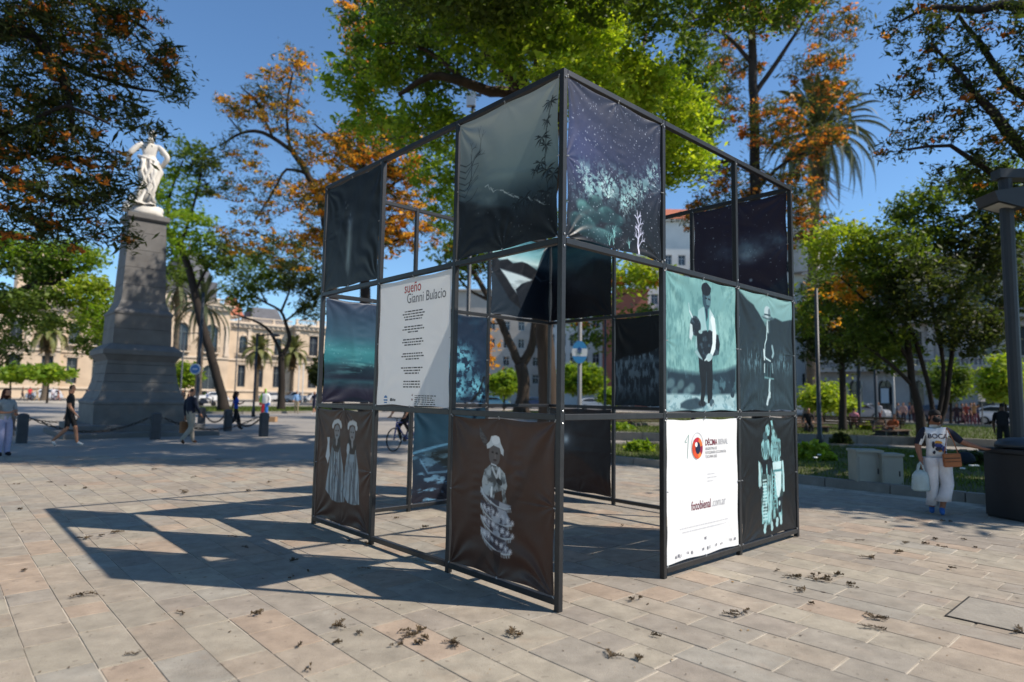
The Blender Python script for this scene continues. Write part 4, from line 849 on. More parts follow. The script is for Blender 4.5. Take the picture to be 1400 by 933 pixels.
oak('tall orange-flowering tree rising behind the galaxy banner', (at(1040, 590, 38)[0], 38, 0),
    [[(at(1040, 590, 38)[0], 38, 0, .44)]+LB(38, (1038, 480, .38), (1034, 300, .33), (1031, 180, .29), (1028, 60, .24), (1026, -40, .18), (1024, -140, .1)),
     LB(38, (1031, 130, .17), (1062, 85, .14), (1085, 50, .1), (1110, 10, .07), (1130, -30, .05)), LB(38, (1030, 90, .15), (1000, 55, .12), (970, 35, .09), (940, 10, .06)), LB(38, (1034, 260, .14), (1070, 225, .1), (1110, 205, .07), (1150, 190, .04)), LB(38, (1035, 300, .13), (1070, 290, .09), (1100, 280, .05)), LB(38, (1033, 230, .12), (990, 220, .09), (950, 230, .05)), LB(38, (1035, 310, .1), (990, 300, .08), (940, 290, .05))],
    [C_(960, 20, 38, 45, 36, 60), C_(1040, 10, 36, 50, 40, 60), C_(1100, 20, 38, 45, 40, 60), C_(1000, 90, 40, 50, 36, 60), C_(1120, 95, 38, 45, 34, 56), C_(1150, 40, 39, 36, 30, 34), C_(980, 150, 38, 36, 34, 50), C_(1060, 170, 36, 50, 40, 70), C_(1110, 190, 37, 55, 30, 66), C_(1000, 250, 39, 50, 36, 66), C_(1080, 260, 37, 45, 40, 66), C_(960, 290, 40, 40, 30, 40), C_(1100, 310, 38, 36, 36, 46), C_(1150, 130, 38, 36, 24, 30), C_(1040, -70, 38, 80, 50, 60)], 5, fl_share=.36, flower=RUST)
# left-hand overhanging oak
lx = (-17.5, 14.0)
oak('dark overhanging tree with rusty flowers hanging in front of the statue', (*lx, 0),
    [[(*lx, 0, .5), (-17.3, 14.2, 4, .42), (-16.8, 14.6, 8, .36), (-16, 15, 12, .28), (-15, 15.2, 16, .16)],
     [(-17.1, 14.4, 6, .24)]+LB(16, (-60, 60, .2), (20, 40, .16), (60, 65, .13), (85, 105, .10), (97, 150, .07), (100, 190, .04)), [(-16.9, 14.5, 7, .2)]+LB(17, (20, 45, .12), (70, 80, .1), (120, 100, .07), (170, 118, .05), (215, 125, .03)),
     [(-17.2, 14.3, 5, .2)]+LB(15.5, (-40, 180, .14), (0, 180, .11), (40, 170, .08), (90, 145, .05), (150, 170, .03)), [(-16.5, 14.8, 9, .2)]+LB(17, (0, -20, .14), (80, -10, .1), (150, 15, .07), (200, 40, .04)), [(-17.2, 14.3, 5, .18)]+LB(16, (-40, 240, .12), (20, 250, .09), (70, 270, .06), (120, 280, .03))],
    [C_(40, 40, 16, 60, 50, 120), C_(110, 30, 17, 60, 40, 80), C_(180, 30, 17, 45, 30, 44), C_(215, 85, 17, 32, 34, 34), C_(140, 90, 16.5, 60, 36, 60), C_(60, 120, 16, 60, 50, 110), C_(20, 190, 15.5, 50, 50, 90), C_(90, 190, 16, 50, 40, 70), C_(160, 150, 16.5, 45, 26, 40), C_(200, 178, 16.5, 36, 12, 10), C_(240, 120, 17, 26, 24, 18), C_(150, 240, 17, 45, 42, 40), C_(160, 320, 17, 36, 22, 22), C_(60, 260, 16, 70, 40, 80), C_(130, 270, 16.5, 40, 34, 34), C_(20, 310, 16, 50, 36, 50), C_(100, 320, 17, 50, 26, 30), C_(-60, -60, 15, 100, 80, 90), C_(90, -80, 15, 140, 60, 130), C_(150, -60, 14, 100, 50, 80), C_(-80, 150, 15, 60, 90, 60)], 6,
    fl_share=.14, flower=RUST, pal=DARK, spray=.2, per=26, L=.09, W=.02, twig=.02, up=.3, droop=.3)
# right-hand overhanging oak
rx_ = (14.8, 13.6)
oak('dark overhanging tree with fine twigs behind the square lamp', (*rx_, 0),
    [[(*rx_, 0, .5), (14.7, 13.8, 3, .42), (14.3, 14.3, 6.5, .34), (14.2, 14.6, 10, .26), (14.5, 15, 14, .16)],
     [(14.4, 14.2, 6, .24)]+LB(15, (1440, 240, .18), (1385, 188, .14), (1356, 154, .11), (1330, 125, .08), (1304, 90, .05), (1275, 62, .03)), [(14.4, 14.2, 6.5, .2)]+LB(15.5, (1420, 140, .14), (1380, 120, .1), (1340, 60, .07), (1310, 20, .04)),
     [(14.5, 14, 5, .18)]+LB(15.5, (1420, 250, .12), (1360, 240, .08), (1300, 200, .05), (1240, 205, .03)), [(14.2, 14.6, 9, .18)]+LB(15, (1400, 10, .14), (1340, 15, .1), (1280, 10, .06), (1230, 30, .03)), [(14.3, 14.3, 7, .2), (13.4, 11.5, 8.5, .15), (12.9, 9.5, 9, .08)], [(14.5, 14, 5.5, .2), (15.5, 11.2, 7.5, .14), (15.4, 9.2, 8.2, .08)]],
    [C_(1250, 40, 15, 50, 40, 24), C_(1300, 30, 15.5, 50, 40, 26), C_(1370, 40, 15, 50, 50, 44), C_(1290, 100, 15.5, 55, 40, 30), C_(1350, 120, 15, 50, 40, 34), C_(1235, 130, 16, 40, 30, 16), C_(1285, 175, 16, 55, 30, 26), C_(1370, 200, 15, 45, 45, 40), C_(1235, 200, 16, 45, 18, 14), C_(1310, 240, 16, 45, 20, 18), C_(1390, 270, 15.5, 40, 40, 34), C_(1380, -60, 15, 120, 60, 70), C_(1240, -50, 16, 70, 40, 24), C_(1480, 80, 14.5, 80, 120, 110),
     ((13.2, 10.0, 9.2), (1.6, 1.1, 1.1), 120), ((15.0, 9.2, 8.6), (1.7, 1.3, 1.2), 120), ((16.8, 8.6, 8.4), (1.8, 1.2, 1.2), 80), ((14.2, 11.6, 10.2), (2.2, 1.2, 1.4), 80), ((15.2, 11.2, 6.6), (1.6, 1.2, 1.0), 60)], 8,
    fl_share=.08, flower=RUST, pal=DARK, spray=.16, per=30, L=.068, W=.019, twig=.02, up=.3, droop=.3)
# many-stemmed tree in the high-kerbed bed
mx, my = gr(1262, 610)[:2]; Ym = my
tree('multi_stem_tree', 'many-stemmed dark tree fanning out behind the person in the white football shirt', (mx, my, 0),
     [LB(Ym, (1262, 611, .22), (1258, 570, .16), (1247, 520, .13), (1240, 460, .11), (1225, 400, .1), (1200, 350, .06)), LB(Ym, (1266, 608, .11), (1275, 560, .09), (1262, 500, .085), (1245, 450, .09), (1215, 420, .05)), LB(Ym, (1270, 610, .12), (1292, 560, .10), (1300, 500, .09), (1310, 430, .075), (1330, 360, .07), (1350, 300, .04)), LB(Ym, (1268, 608, .10), (1285, 560, .085), (1290, 500, .075), (1275, 420, .08), (1265, 350, .05), (1262, 300, .03)), LB(Ym, (1250, 530, .09), (1220, 500, .07), (1180, 470, .05)), LB(Ym, (1305, 470, .09), (1340, 430, .06), (1380, 420, .04)), LB(Ym, (1247, 500, .08), (1200, 430, .06), (1150, 380, .04))],
     [C_(1150, 340, Ym, 50, 40, 90, LIME), C_(1120, 420, Ym+2, 36, 50, 50, MID), C_(1210, 360, Ym-1, 55, 50, 110), C_(1190, 450, Ym, 50, 36, 80), C_(1260, 300, Ym, 45, 50, 100), C_(1270, 400, Ym-2, 60, 50, 120, DARK), C_(1330, 330, Ym, 50, 60, 120, DARK), C_(1350, 250, Ym, 50, 36, 80), C_(1380, 390, Ym+1, 45, 50, 80, DARK), C_(1330, 450, Ym-1, 55, 34, 70, DARK), C_(1220, 480, Ym+1, 40, 24, 40), C_(1380, 300, Ym, 36, 60, 70), C_(1170, 390, Ym+1, 40, 30, 24, ORANGE)],
     9, bark=M_barkd, spray=.3, per=38, L=.09, W=.038, pal=MID, twig=.022)
# leaning tree by the monument, and its spreading neighbour
Yl = 50.0
tree('leaning_tree', 'tall tree with a strongly leaning trunk beyond the chained bollards', (at(306, 563, Yl)[0], Yl, 0),
     [LB(Yl, (306, 565, .42), (303, 540, .36), (294, 505, .34), (284, 470, .33), (275, 440, .32), (266, 400, .3), (258, 365, .28), (244, 335, .24), (228, 315, .18)), LB(Yl, (266, 400, .14), (285, 365, .1), (305, 350, .06)), LB(Yl, (246, 338, .14), (262, 290, .1), (275, 240, .06)), LB(Yl, (230, 317, .13), (232, 270, .1), (250, 220, .06))],
     [C_(255, 215, Yl, 30, 30, 26, MID), C_(240, 270, Yl, 36, 36, 34, GREEN), C_(285, 235, Yl, 25, 34, 24, DARK), C_(265, 320, Yl-1, 40, 34, 40, GREEN), C_(300, 350, Yl, 36, 26, 34), C_(215, 340, Yl+2, 30, 36, 30), C_(240, 380, Yl+3, 30, 20, 20)], 10, bark=M_barkd, spray=.42, per=30, L=.17, W=.07, pal=MID, twig=.04)
Y2 = 56.0
tree('street_tree', 'slim tree forking at head height in front of the palace windows', (at(384, 560, Y2)[0], Y2, 0),
     [LB(Y2, (384, 563, .32), (385, 530, .29), (385, 495, .27), (385, 484, .26)), LB(Y2, (385, 488, .2), (396, 465, .18), (390, 440, .15), (383, 425, .12), (365, 415, .09), (340, 400, .06)), LB(Y2, (385, 486, .17), (370, 455, .14), (350, 440, .1), (320, 430, .06)), LB(Y2, (384, 428, .12), (395, 400, .09), (400, 375, .06)), LB(Y2, (390, 440, .1), (420, 415, .08), (440, 400, .05)), LB(Y2, (366, 416, .08), (345, 380, .06))],
     [C_(330, 405, Y2, 30, 20, 50, MID), C_(365, 385, Y2, 36, 20, 64), C_(410, 380, Y2, 36, 24, 70, DARK), C_(330, 370, Y2+2, 36, 24, 56), C_(425, 420, Y2, 20, 28, 40, DARK), C_(385, 350, Y2, 50, 24, 60), C_(440, 390, Y2, 30, 30, 50, DARK)], 11, bark=M_barkd, spray=.45, per=20, L=.17, W=.06, pal=MID, twig=.04)
# tree with low horizontal limbs in front of the palace tower
Yh = 34.0
tree('low_limbed_tree', 'light-green tree with long dark horizontal limbs in front of the palace tower', (at(-80, 600, Yh)[0], Yh, 0),
     [[(at(-80, 600, Yh)[0], Yh, 0, .45)]+LB(Yh, (-80, 500, .38), (-75, 430, .34), (-60, 395, .3)), LB(Yh, (-62, 400, .26), (-20, 410, .22), (20, 402, .2), (50, 388, .17), (80, 388, .13), (115, 400, .08), (150, 395, .04)), LB(Yh, (45, 390, .12), (55, 410, .1), (70, 422, .07)), LB(Yh, (-60, 395, .2), (-10, 370, .14), (30, 355, .1), (60, 360, .06)), LB(Yh, (-60, 395, .2), (-20, 340, .14), (30, 320, .08)), LB(Yh, (75, 388, .08), (95, 370, .06), (130, 360, .04))],
     [C_(120, 400, Yh, 36, 24, 80, LIME), C_(140, 430, Yh, 28, 34, 70, GREEN), C_(60, 370, Yh, 45, 18, 80), C_(20, 340, Yh, 45, 24, 90, GREEN), C_(100, 350, Yh, 45, 22, 80, GREEN), C_(20, 415, Yh, 40, 14, 60), C_(60, 410, Yh-1, 40, 16, 60), C_(60, 440, Yh+2, 60, 16, 40), C_(0, 480, Yh+3, 24, 24, 30, DARK), C_(-20, 380, Yh, 40, 50, 40), C_(130, 470, Yh+2, 22, 30, 36, MID), C_(10, 450, Yh, 26, 30, 24)], 12, bark=M_barkd, spray=.3, per=28, L=.11, W=.05, pal=MID, twig=.03)
# small round-headed street trees
def small_tree(x, yb, yt, Y, wpx, label, seed, pal=GREEN, flat=False, n=70):
    base = at(x, yb, Y); s = Y/FPX; H = (yb-yt)*s; w_ = wpx*s
    zc = H*.66; 
    tree('street_tree', label, (base[0], Y, 0), [[(base[0], Y, 0, .11), (base[0]+.05, Y, H*.3, .09), (base[0], Y, H*.55, .07), (base[0], Y, H*.8, .03)]],
         [((base[0], Y, zc), (w_, w_, H*.34), n), ((base[0]-w_*.5, Y, zc-.1*H), (w_*.55, w_*.5, H*.2), n//3), ((base[0]+w_*.55, Y, zc-.06*H), (w_*.5, w_*.5, H*.2), n//3)] if not flat else [((base[0], Y, H*.78), (w_, w_, H*.2), n)],
         seed, bark=M_barkd, spray=.35 if not flat else .4, per=34, L=.12*max(1, Y/40), W=.055*max(1, Y/40), pal=pal, twig=.03, group='small round-headed trees by the streets', flare=1.1)
small_tree(1126, 575, 518, 44, 26, 'small bright-green round tree beside the palm trunk', 20, LIME, n=90)
small_tree(1155, 572, 532, 46, 12, 'tiny lime-green tree next to the bright round tree', 21, LIME, n=36)
small_tree(689, 556, 500, 72, 20, 'small green round tree seen beside the forked trunk', 22, GREEN)
small_tree(793, 556, 486, 66, 30, 'taller green round tree behind the oval flag sign', 23, GREEN, n=110)
small_tree(840, 556, 520, 70, 18, 'small green tree beside the thin lamp post through the frame', 24, GREEN)
small_tree(12, 549, 497, 68, 38, 'flat-topped young tree on a thin trunk, farthest from the monument', 25, GREEN, True, 60)
small_tree(64, 549, 497, 68, 32, 'flat-topped young tree on a thin trunk, closest to the monument', 26, GREEN, True, 60)
small_tree(1375, 580, 478, 42, 24, 'yellow-green tree in front of the green shopfront', 27, LIME, n=110)
small_tree(1300, 580, 485, 46, 22, 'pale green tree in front of the grey facade', 28, MID, n=60)
small_tree(252, 545, 490, 92, 18, 'round green tree in front of the palace arches', 29, GREEN, n=60)
small_tree(440, 548, 478, 96, 20, 'dark round tree at the end of the palace', 30, DARK, n=60)
# ---- palms
M_frond = mat('frond', attr='tint', rough=.5, var=0, spec=.35, transl=.2)
def frond_mesh(ln, sag, pal, r, leaf=.5, pairs=60):
    V, K = [], []; t = np.linspace(0, 1, pairs); x = ln*(np.sin(t*1.5)/math.sin(1.5)); z = ln*(.35*t-sag*t*t)
    C = np.stack([x, 0*x, z], 1); T = np.gradient(C, axis=0); T /= np.linalg.norm(T, axis=1)[:, None]
    for k in range(1, pairs):
        for s in (-1, 1):
            l = leaf*math.sin(math.pi*min(1, .12+t[k]*.86))*r.uniform(.85, 1.1); d = np.array([0, s, 0])*.8+T[k]*.55+np.array([0, 0, -.28]); d /= np.linalg.norm(d)
            wv = T[k]*.042*(ln/3); a = C[k]; V += [a-wv, a+d*l*.6-wv*.7+[0, 0, .02], a+d*l, a+wv]; K.append(np.array(pal[r.integers(len(pal))])*r.uniform(.8, 1.2))
    n0 = len(V); 
    for k in range(pairs-1):
        wv = np.array([0, .035*(1-t[k])+.008, 0]); w2 = np.array([0, .035*(1-t[k+1])+.008, 0]); V += [C[k]-wv, C[k+1]-w2, C[k+1]+w2, C[k]+wv]; K.append(np.array(pal[0])*1.2)
    return np_mesh('frond', np.array(V), np.arange(len(V)).reshape(-1, 4), M_frond, np.array(K))
def palm(label, base, H, r0, ln, n, seed, pal, dead=10, bark=M_palmbark, leaf=.5, lean=0.0):
    r = np.random.default_rng(seed); T_ = thing('palm_tree', label, 'palm', (base[0], base[1], 0)); mb = MB()
    k = 40; mb.tube([(lean*(i/k)**2, 0, H*i/k-.1) for i in range(k+1)], [r0*(1.25*math.exp(-i/3)+.92+.10*(i % 2)+(.35*math.exp(-(k-i)/2.5))) for i in range(k+1)], 14); mb.build('trunk', bark, T_)
    ms = [frond_mesh(ln, s, pal, r, leaf) for s in (.35, .6, .95, 1.3)]; md = frond_mesh(ln*.85, 1.5, [rgb(120, 100, 66), rgb(96, 80, 54)], r, leaf*.8)
    for i in range(n+dead):
        d_ = i >= n; q = i/n; el = R(78-105*q) if not d_ else R(-55-25*r.random()); az = i*2.39996
        o = link('frond', md if d_ else ms[min(3, int(q*4))], T_); o.location = (lean, 0, H+.1); o.rotation_euler = (0, -el, az); o.scale = (r.uniform(.88, 1.08),)*3
    return T_
PG = [rgb(76, 82, 48), rgb(66, 74, 44), rgb(90, 92, 56)]
Yp = 56.0; pb = at(1111, 572, Yp); top = at(1120, 185, Yp)
palm('towering feather palm with a grey-brown trunk behind the frame', pb, top[2], 0.42, 5.2, 84, 41, PG, 26, leaf=.62, lean=top[0]-pb[0])
pp = at(270, 545, 84); palm('tall dark palm standing before the palace centre', pp, at(270, 420, 84)[2], .4, 4.6, 40, 42, [rgb(70, 78, 46), rgb(60, 68, 42)], 14)
pp = at(236, 545, 96); palm('tall palm half hidden behind the monument', pp, at(236, 395, 96)[2], .4, 4.6, 40, 45, [rgb(84, 90, 52), rgb(96, 100, 58)], 20)
for x, y, Y, sd, lb in [(350, 480, 98, 43, 'short bushy palm before the third palace window'), (398, 482, 100, 44, 'short bushy palm beside the slim forked tree'), (60, 455, 82, 46, 'short bushy palm before the tower end of the palace')]:
    pp = at(x, 545, Y); palm(lb, pp, at(x, y, Y)[2], .28, 2.6, 44, sd, [rgb(120, 124, 66), rgb(134, 132, 76), rgb(104, 108, 58)], 26, leaf=.7)

# unseen trees: first two known by their shade, rest added to block sky light
for k, (x, y, zc, rr, lb) in enumerate([(14.9, 10.2, 8.4, 3.1, 'leafy tree whose shade falls on the bin and the kerb'), (22.0, 16.5, 10.0, 5.0, 'leafy tree shading the planted bed'), (-13.5, 3.0, 9.5, 5.0, 'unseen leafy tree added beside the open paving to block sky light'), (-21.0, 8.0, 10.0, 5.0, 'unseen leafy tree added farther along the open paving to block sky light'), (-10.5, -3.5, 9.5, 5.0, 'unseen leafy tree added on the open side to block sky light, the first of four'), (-2.5, -9.5, 10, 5.0, 'unseen leafy tree added on the open side to block sky light, the second of four'), (6.0, -11, 10, 5.0, 'unseen leafy tree added on the open side to block sky light, the third of four'), (14.5, -7.0, 9.5, 5.0, 'unseen leafy tree added on the open side to block sky light, the fourth of four')]):
    n = 150 if k == 0 else 190
    tree('shade_tree', lb, (x, y, 0), [[(x, y, 0, .34), (x+.1, y, 2.5, .28), (x, y+.1, zc-2, .22), (x, y, zc+1, .1)], [(x, y, zc-2.4, .16), (x+rr*.5, y+.4, zc, .08)], [(x, y, zc-2.4, .16), (x-rr*.5, y-.3, zc, .08)]],
         [((x, y, zc), (rr, rr*.75 if k == 0 else rr, 2.1 if k == 0 else 4.0), n), ((x-rr*.55, y+.2, zc-.6), (rr*.6, rr*.42, 1.4), n//2)], 70+k, spray=.5, per=44, L=.15 if k == 0 else .24, W=.08 if k == 0 else .14, pal=MID, twig=.04)

Yd = 33.0; bd = at(1152, 585, Yd)
tree('dark_tree', 'dark leafy tree behind the straight lamp post beside the palm', (bd[0], Yd, 0), [[(bd[0], Yd, 0, .2)]+LB(Yd, (1152, 540, .16), (1150, 480, .13), (1146, 430, .08), (1142, 380, .04)), LB(Yd, (1150, 490, .08), (1125, 450, .05), (1105, 430, .03)), LB(Yd, (1149, 470, .08), (1175, 430, .05), (1190, 400, .03))],
     [C_(1115, 440, Yd, 30, 45, 60, DARK), C_(1150, 400, Yd, 40, 40, 70, DARK), C_(1180, 450, Yd, 36, 36, 70, DARK), C_(1140, 480, Yd, 45, 20, 50, DARK), C_(1205, 490, Yd+2, 30, 22, 36, DARK), C_(1130, 420, Yd-1, 36, 30, 10, ORANGE)], 33, bark=M_barkd, spray=.34, per=36, L=.11, W=.05, pal=DARK, twig=.025)

# ================================================================ buildings
def facade(T_, bays, floors, depth, m_wall, m_trim, m_pane, m_frame, top, opts=None):
    """local x along the front, local -y towards the viewer. bays: (x centre, opening width); floors: dicts z0,z1 opening, arch, kind"""
    o = opts or {}; xs = o['x0'], o['x1']; wall = MB(); th = .45
    bays = sorted(bays); edges = [xs[0]]
    for c, w_ in bays: edges += [c-w_/2, c+w_/2]
    edges.append(xs[1])
    for k in range(0, len(edges), 2):                                     # piers
        a, b = edges[k], edges[k+1]
        if b-a > .01: wall.box(((a+b)/2, th/2, top/2), (b-a, th, top))
    for c, w_ in bays:
        z = 0.0
        for f in floors:
            if f['z0']-z > .01: wall.box((c, th/2, (z+f['z0'])/2), (w_, th, f['z0']-z))
            z = f['z1']
            if f.get('arch'):                                             # rounded head
                rr = w_/2; n = 10; zc = f['z1']-rr
                for s in (-1, 1):
                    for i in range(n//2):
                        a0, a1 = math.pi/2*i/(n/2), math.pi/2*(i+1)/(n/2); x0_, x1_ = s*rr*math.cos(a0), s*rr*math.cos(a1); y0_, y1_ = zc+rr*math.sin(a0), zc+rr*math.sin(a1)
                        P = [(c+x0_, 0, y0_), (c+x1_, 0, y1_), (c+x1_, 0, f['z1']+.001), (c+x0_, 0, f['z1']+.001)]; P += [(q[0], th, q[2]) for q in P]
                        wall.add(P, [(0,1,2,3), (7,6,5,4), (0,4,5,1), (1,5,6,2), (2,6,7,3), (3,7,4,0)])
        if top-z > .01: wall.box((c, th/2, (z+top)/2), (w_, th, top-z))
    wall.box(((xs[0]+xs[1])/2, depth/2+th/2, top/2), (xs[1]-xs[0]-.02, depth-th, top-.02))   # the body behind, with the openings' reveals in front of it
    wall.build('wall', m_wall, T_)
    for c, w_ in bays:
        for f in floors:
            h = f['z1']-f['z0']; zc = (f['z0']+f['z1'])/2; fr = MB(); t = .09; y = th-.12
            for sx in (-1, 1): fr.box((c+sx*(w_/2-t/2), y, zc), (t, .08, h))
            fr.box((c, y, f['z0']+t/2), (w_-2*t, .08, t)); fr.box((c, y, f['z1']-t/2), (w_-2*t, .08, t)); fr.box((c, y, zc), (.07, .07, h-2*t)); fr.box((c, y, f['z0']+h*.68), (w_-2*t, .06, .07))
            wn = fr.build('window' if f.get('kind') != 'door' else 'door', m_frame, T_); pn = MB(); pn.box((c, th-.06, zc), (w_, .03, h)); pn.build('pane', m_pane, wn)
            if f.get('surround', True) and not f.get('arch'):
                s_ = MB(); s_.box((c, -.04, f['z1']+.16), (w_+.5, .14, .28)); s_.box((c, -.09, f['z1']+.36), (w_+.7, .24, .14)); s_.build('lintel', m_trim, T_)
            if f.get('surround', True) and f.get('arch'):
                rr = w_/2+.12; A = [(c+rr*math.cos(a), -.03, f['z1']-w_/2+rr*math.sin(a)) for a in np.linspace(0, math.pi, 11)]; s_ = MB(); s_.tube(A, .12, 5); s_.box((c, -.07, f['z1']+.14), (.34, .22, .5)); s_.build('arch_surround', m_trim, T_)
            if f.get('kind') == 'balcony':
                s_ = MB(); s_.box((c, -.35, f['z0']-.1), (w_+.7, .75, .2)); s_.box((c-.5, -.25, f['z0']-.35), (.2, .5, .35)); s_.box((c+.5, -.25, f['z0']-.35), (.2, .5, .35)); bl = s_.build('balcony', m_trim, T_)
                s_ = MB(); n = int((w_+.6)/.16)
                for k in range(n+1): s_.box((c-(w_+.56)/2+k*(w_+.56)/n, -.66, f['z0']+.45), (.035, .035, .86))
                s_.box((c, -.66, f['z0']+.9), (w_+.66, .06, .06)); s_.build('railing', o.get('rail', m_frame), bl)
def cornice(T_, x0, x1, z, m, proj=.6, n=None, name='cornice'):
    b = MB(); c = (x0+x1)/2; w_ = x1-x0
    b.box((c, .0-proj*.2, z+.2), (w_+proj*.4, .5+proj*.4, .4)); b.box((c, -proj*.35, z+.55), (w_+proj, .5+proj*.7, .28)); b.box((c, -proj*.5, z+.8), (w_+proj*1.4, .5+proj, .22))
    k = n or int(w_/.9)
    for i in range(k): b.box((x0+(i+.5)*w_/k, -.25-proj*.3, z+.28), (.24, .3+proj*.4, .26))
    return b.build(name, m, T_)
def balustrade(T_, x0, x1, z, m, h=1.1, y=-.1):
    b = MB(); c = (x0+x1)/2; w_ = x1-x0; b.box((c, y, z+.1), (w_, .4, .2)); b.box((c, y, z+h-.09), (w_, .42, .18)); n = int(w_/.36)
    for i in range(n):
        xx = x0+(i+.5)*w_/n
        if i % 12 == 0: b.box((xx, y, z+h/2), (.36, .44, h+.1))
        else: b.lathe([(.07, .2), (.11, .35), (.05, .6), (.08, h-.18)], 6, (xx, y, z))
    return b.build('balustrade', m, T_)
M_stone = mat('palace_stone', rgb(214, 190, 162), .85, .14, .5, .15, 8, stain=.35, stcol=rgb(168, 146, 122), stscale=.22)
M_trim = mat('palace_trim', rgb(222, 202, 178), .8, .1, 1)
M_pane = mat('dark_glass', rgb(52, 58, 66), .12, .3, .8, spec=.7)
M_wframe = mat('window_frame', rgb(120, 128, 128), .6, .1)
M_iron = mat('iron', rgb(44, 44, 46), .5, .1)
M_redroof = mat('red_tiles', rgb(176, 104, 76), .85, .25, 3, .5, 8)
M_greyroof = mat('slate', rgb(92, 92, 96), .7, .2, 1)
pal_rz = math.atan2(DR[1], DR[0])
pal = thing('palace', 'long beige palace with arched windows, balconies and a square tower', 'building', (PAL0[0], PAL0[1], 0), pal_rz)
up_b = dict(z0=8.7, z1=12.2, kind='balcony', arch=True); lo_b = dict(z0=2.4, z1=6.6, arch=False)
def wing(x0, x1, bays, y, top, floors, dep=14.0):
    
    # each wing is a stretch of the same wall; shift its local y
    n0 = set(pal.children); facade(pal, bays, floors, dep, M_stone, M_trim, M_pane, M_wframe, top, dict(x0=x0, x1=x1, rail=M_iron))
    for z in (1.7, 7.55): 
        b = MB(); b.box(((x0+x1)/2, -.06, z), (x1-x0+.1, .34, .32)); b.build('string_course', M_trim, pal)
    cornice(pal, x0, x1, top-.9, M_trim, .7); balustrade(pal, x0, x1, top+.02, M_trim, 1.2)
    for k in range(int((x1-x0)/3.5)+1):
        xx = x0+.45+k*((x1-x0-.9)/max(1, int((x1-x0)/3.5))); 
        if all(abs(xx-c) > w_/2+.3 for c, w_ in bays): b = MB(); b.box((xx, -.1, 10.7), (.62, .3, 5.6)); b.box((xx, -.14, 13.4), (.82, .4, .4)); b.box((xx, -.14, 8.1), (.82, .4, .5)); b.build('pilaster', M_trim, pal)
    for ch in pal.children:
        if ch not in n0: ch.location.y += y
wing(-16, 7.2, [(-12.6, 1.5), (-8.9, 1.5), (-5.2, 1.5), (-2, 1.5), (1.5, 1.5), (5.6, 1.5)], -3.0, 14.6, [lo_b, up_b])
wing(7.2, 21.5, [(9.2, 1.45), (12.7, 1.45), (16.2, 1.45), (19.7, 1.45)], 0.0, 14.6, [lo_b, up_b])
wing(21.5, 32.8, [(24.6, 2.3), (29.6, 2.3)], -2.2, 17.2, [dict(z0=.3, z1=6.2, arch=True, kind='door'), dict(z0=8.5, z1=13.6, kind='balcony', arch=True)])
wing(32.8, 45.6, [(36.1, 1.45), (39.5, 1.45), (42.9, 1.45)], 0.0, 14.6, [lo_b, up_b])
wing(45.6, 54.5, [(49.6, 1.9)], -1.6, 14.9, [lo_b, dict(z0=8.9, z1=13, kind='balcony')])
wing(54.5, 92, [(58+3.6*k, 1.45) for k in range(9)], 0.0, 14.6, [lo_b, up_b])
b = MB(); b.box((4.6, 5, 18.5), (6.2, 6.2, 8.5)); b.box((4.6, 5, 22.9), (7.0, 7.0, .5)); b.box((4.6, 5, 23.6), (6.4, 6.4, .9)); b.build('tower', M_stone, pal)
b = MB(); b.box((27, 5, 19.5), (8.6, 7, 5)); b.lathe([(4.2, 22), (4.0, 23.5), (3.0, 26), (1.2, 27.6), (.3, 28.2), (.1, 30.2)], 16, (27, 5, 0)); b.build('dome', M_greyroof, pal)
b = MB(); b.add([(33.4, 2, 16), (36.8, 2, 16), (36.8, 8, 16), (33.4, 8, 16), (34.3, 4.6, 20), (36, 4.6, 20)], [(0,1,5,4), (1,2,5), (2,3,4,5), (3,0,4), (3,2,1,0)]); b.build('roof', M_redroof, pal)
b = MB(); b.add([(38, 2, 15), (45, 2, 15), (45, 9, 15), (38, 9, 15), (39, 4, 18.4), (44, 4, 18.4), (44, 7, 18.4), (39, 7, 18.4)], [(0,1,5,4), (1,2,6,5), (2,3,7,6), (3,0,4,7), (4,5,6,7)]); b.build('roof', M_greyroof, pal)
# grey arcade building on the shaded side of the street
M_grey = mat('grey_render', rgb(168, 160, 154), .85, .16, .5, .15, 8, stain=.4, stcol=rgb(126, 118, 112), stscale=.3)
M_greyt = mat('grey_trim', rgb(182, 175, 168), .8, .1, 1)
arc = thing('arcade_building', 'shaded grey building with arched doors and stone balconies', 'building', (*(RB0+DL*18), .1), math.atan2(-DL[1], -DL[0]))
ab = [(1.6+3.0*k, 1.35) for k in range(11)]
facade(arc, ab, [dict(z0=.2, z1=3.9, arch=True, kind='door'), dict(z0=5.9, z1=9.0, surround=True), dict(z0=10.9, z1=14.0, surround=True)], 12, M_grey, M_greyt, M_pane, mat('dark_green_joinery', rgb(48, 58, 54), .5, .1), 16.6, dict(x0=0, x1=35.4))
for z in (5.0, 9.95):
    b = MB(); b.box((17.7, -.5, z), (35.4, 1.1, .28)); b.build('balcony', M_greyt, arc); bl = balustrade(arc, .2, 35.2, z+.14, M_greyt, 1.0, -.9)
cornice(arc, 0, 35.4, 15.8, M_greyt, .9); balustrade(arc, 0, 35.4, 16.9, M_greyt, 1.3)
for k in range(12):
    b = MB(); b.box((.1+3.0*k, -.08, 7.5), (.5, .25, 4.4)); b.box((.1+3.0*k, -.08, 12.5), (.5, .25, 4.4)); b.build('pilaster', M_greyt, arc)
b = MB(); b.box((19.6, -.3, 3.45), (4.4, .12, 1.1)); b.box((19.6, -.32, 2.3), (4.4, .10, .9)); b.build('shop_sign', mat('lime_sign', rgb(150, 178, 60), .5, .05), arc)
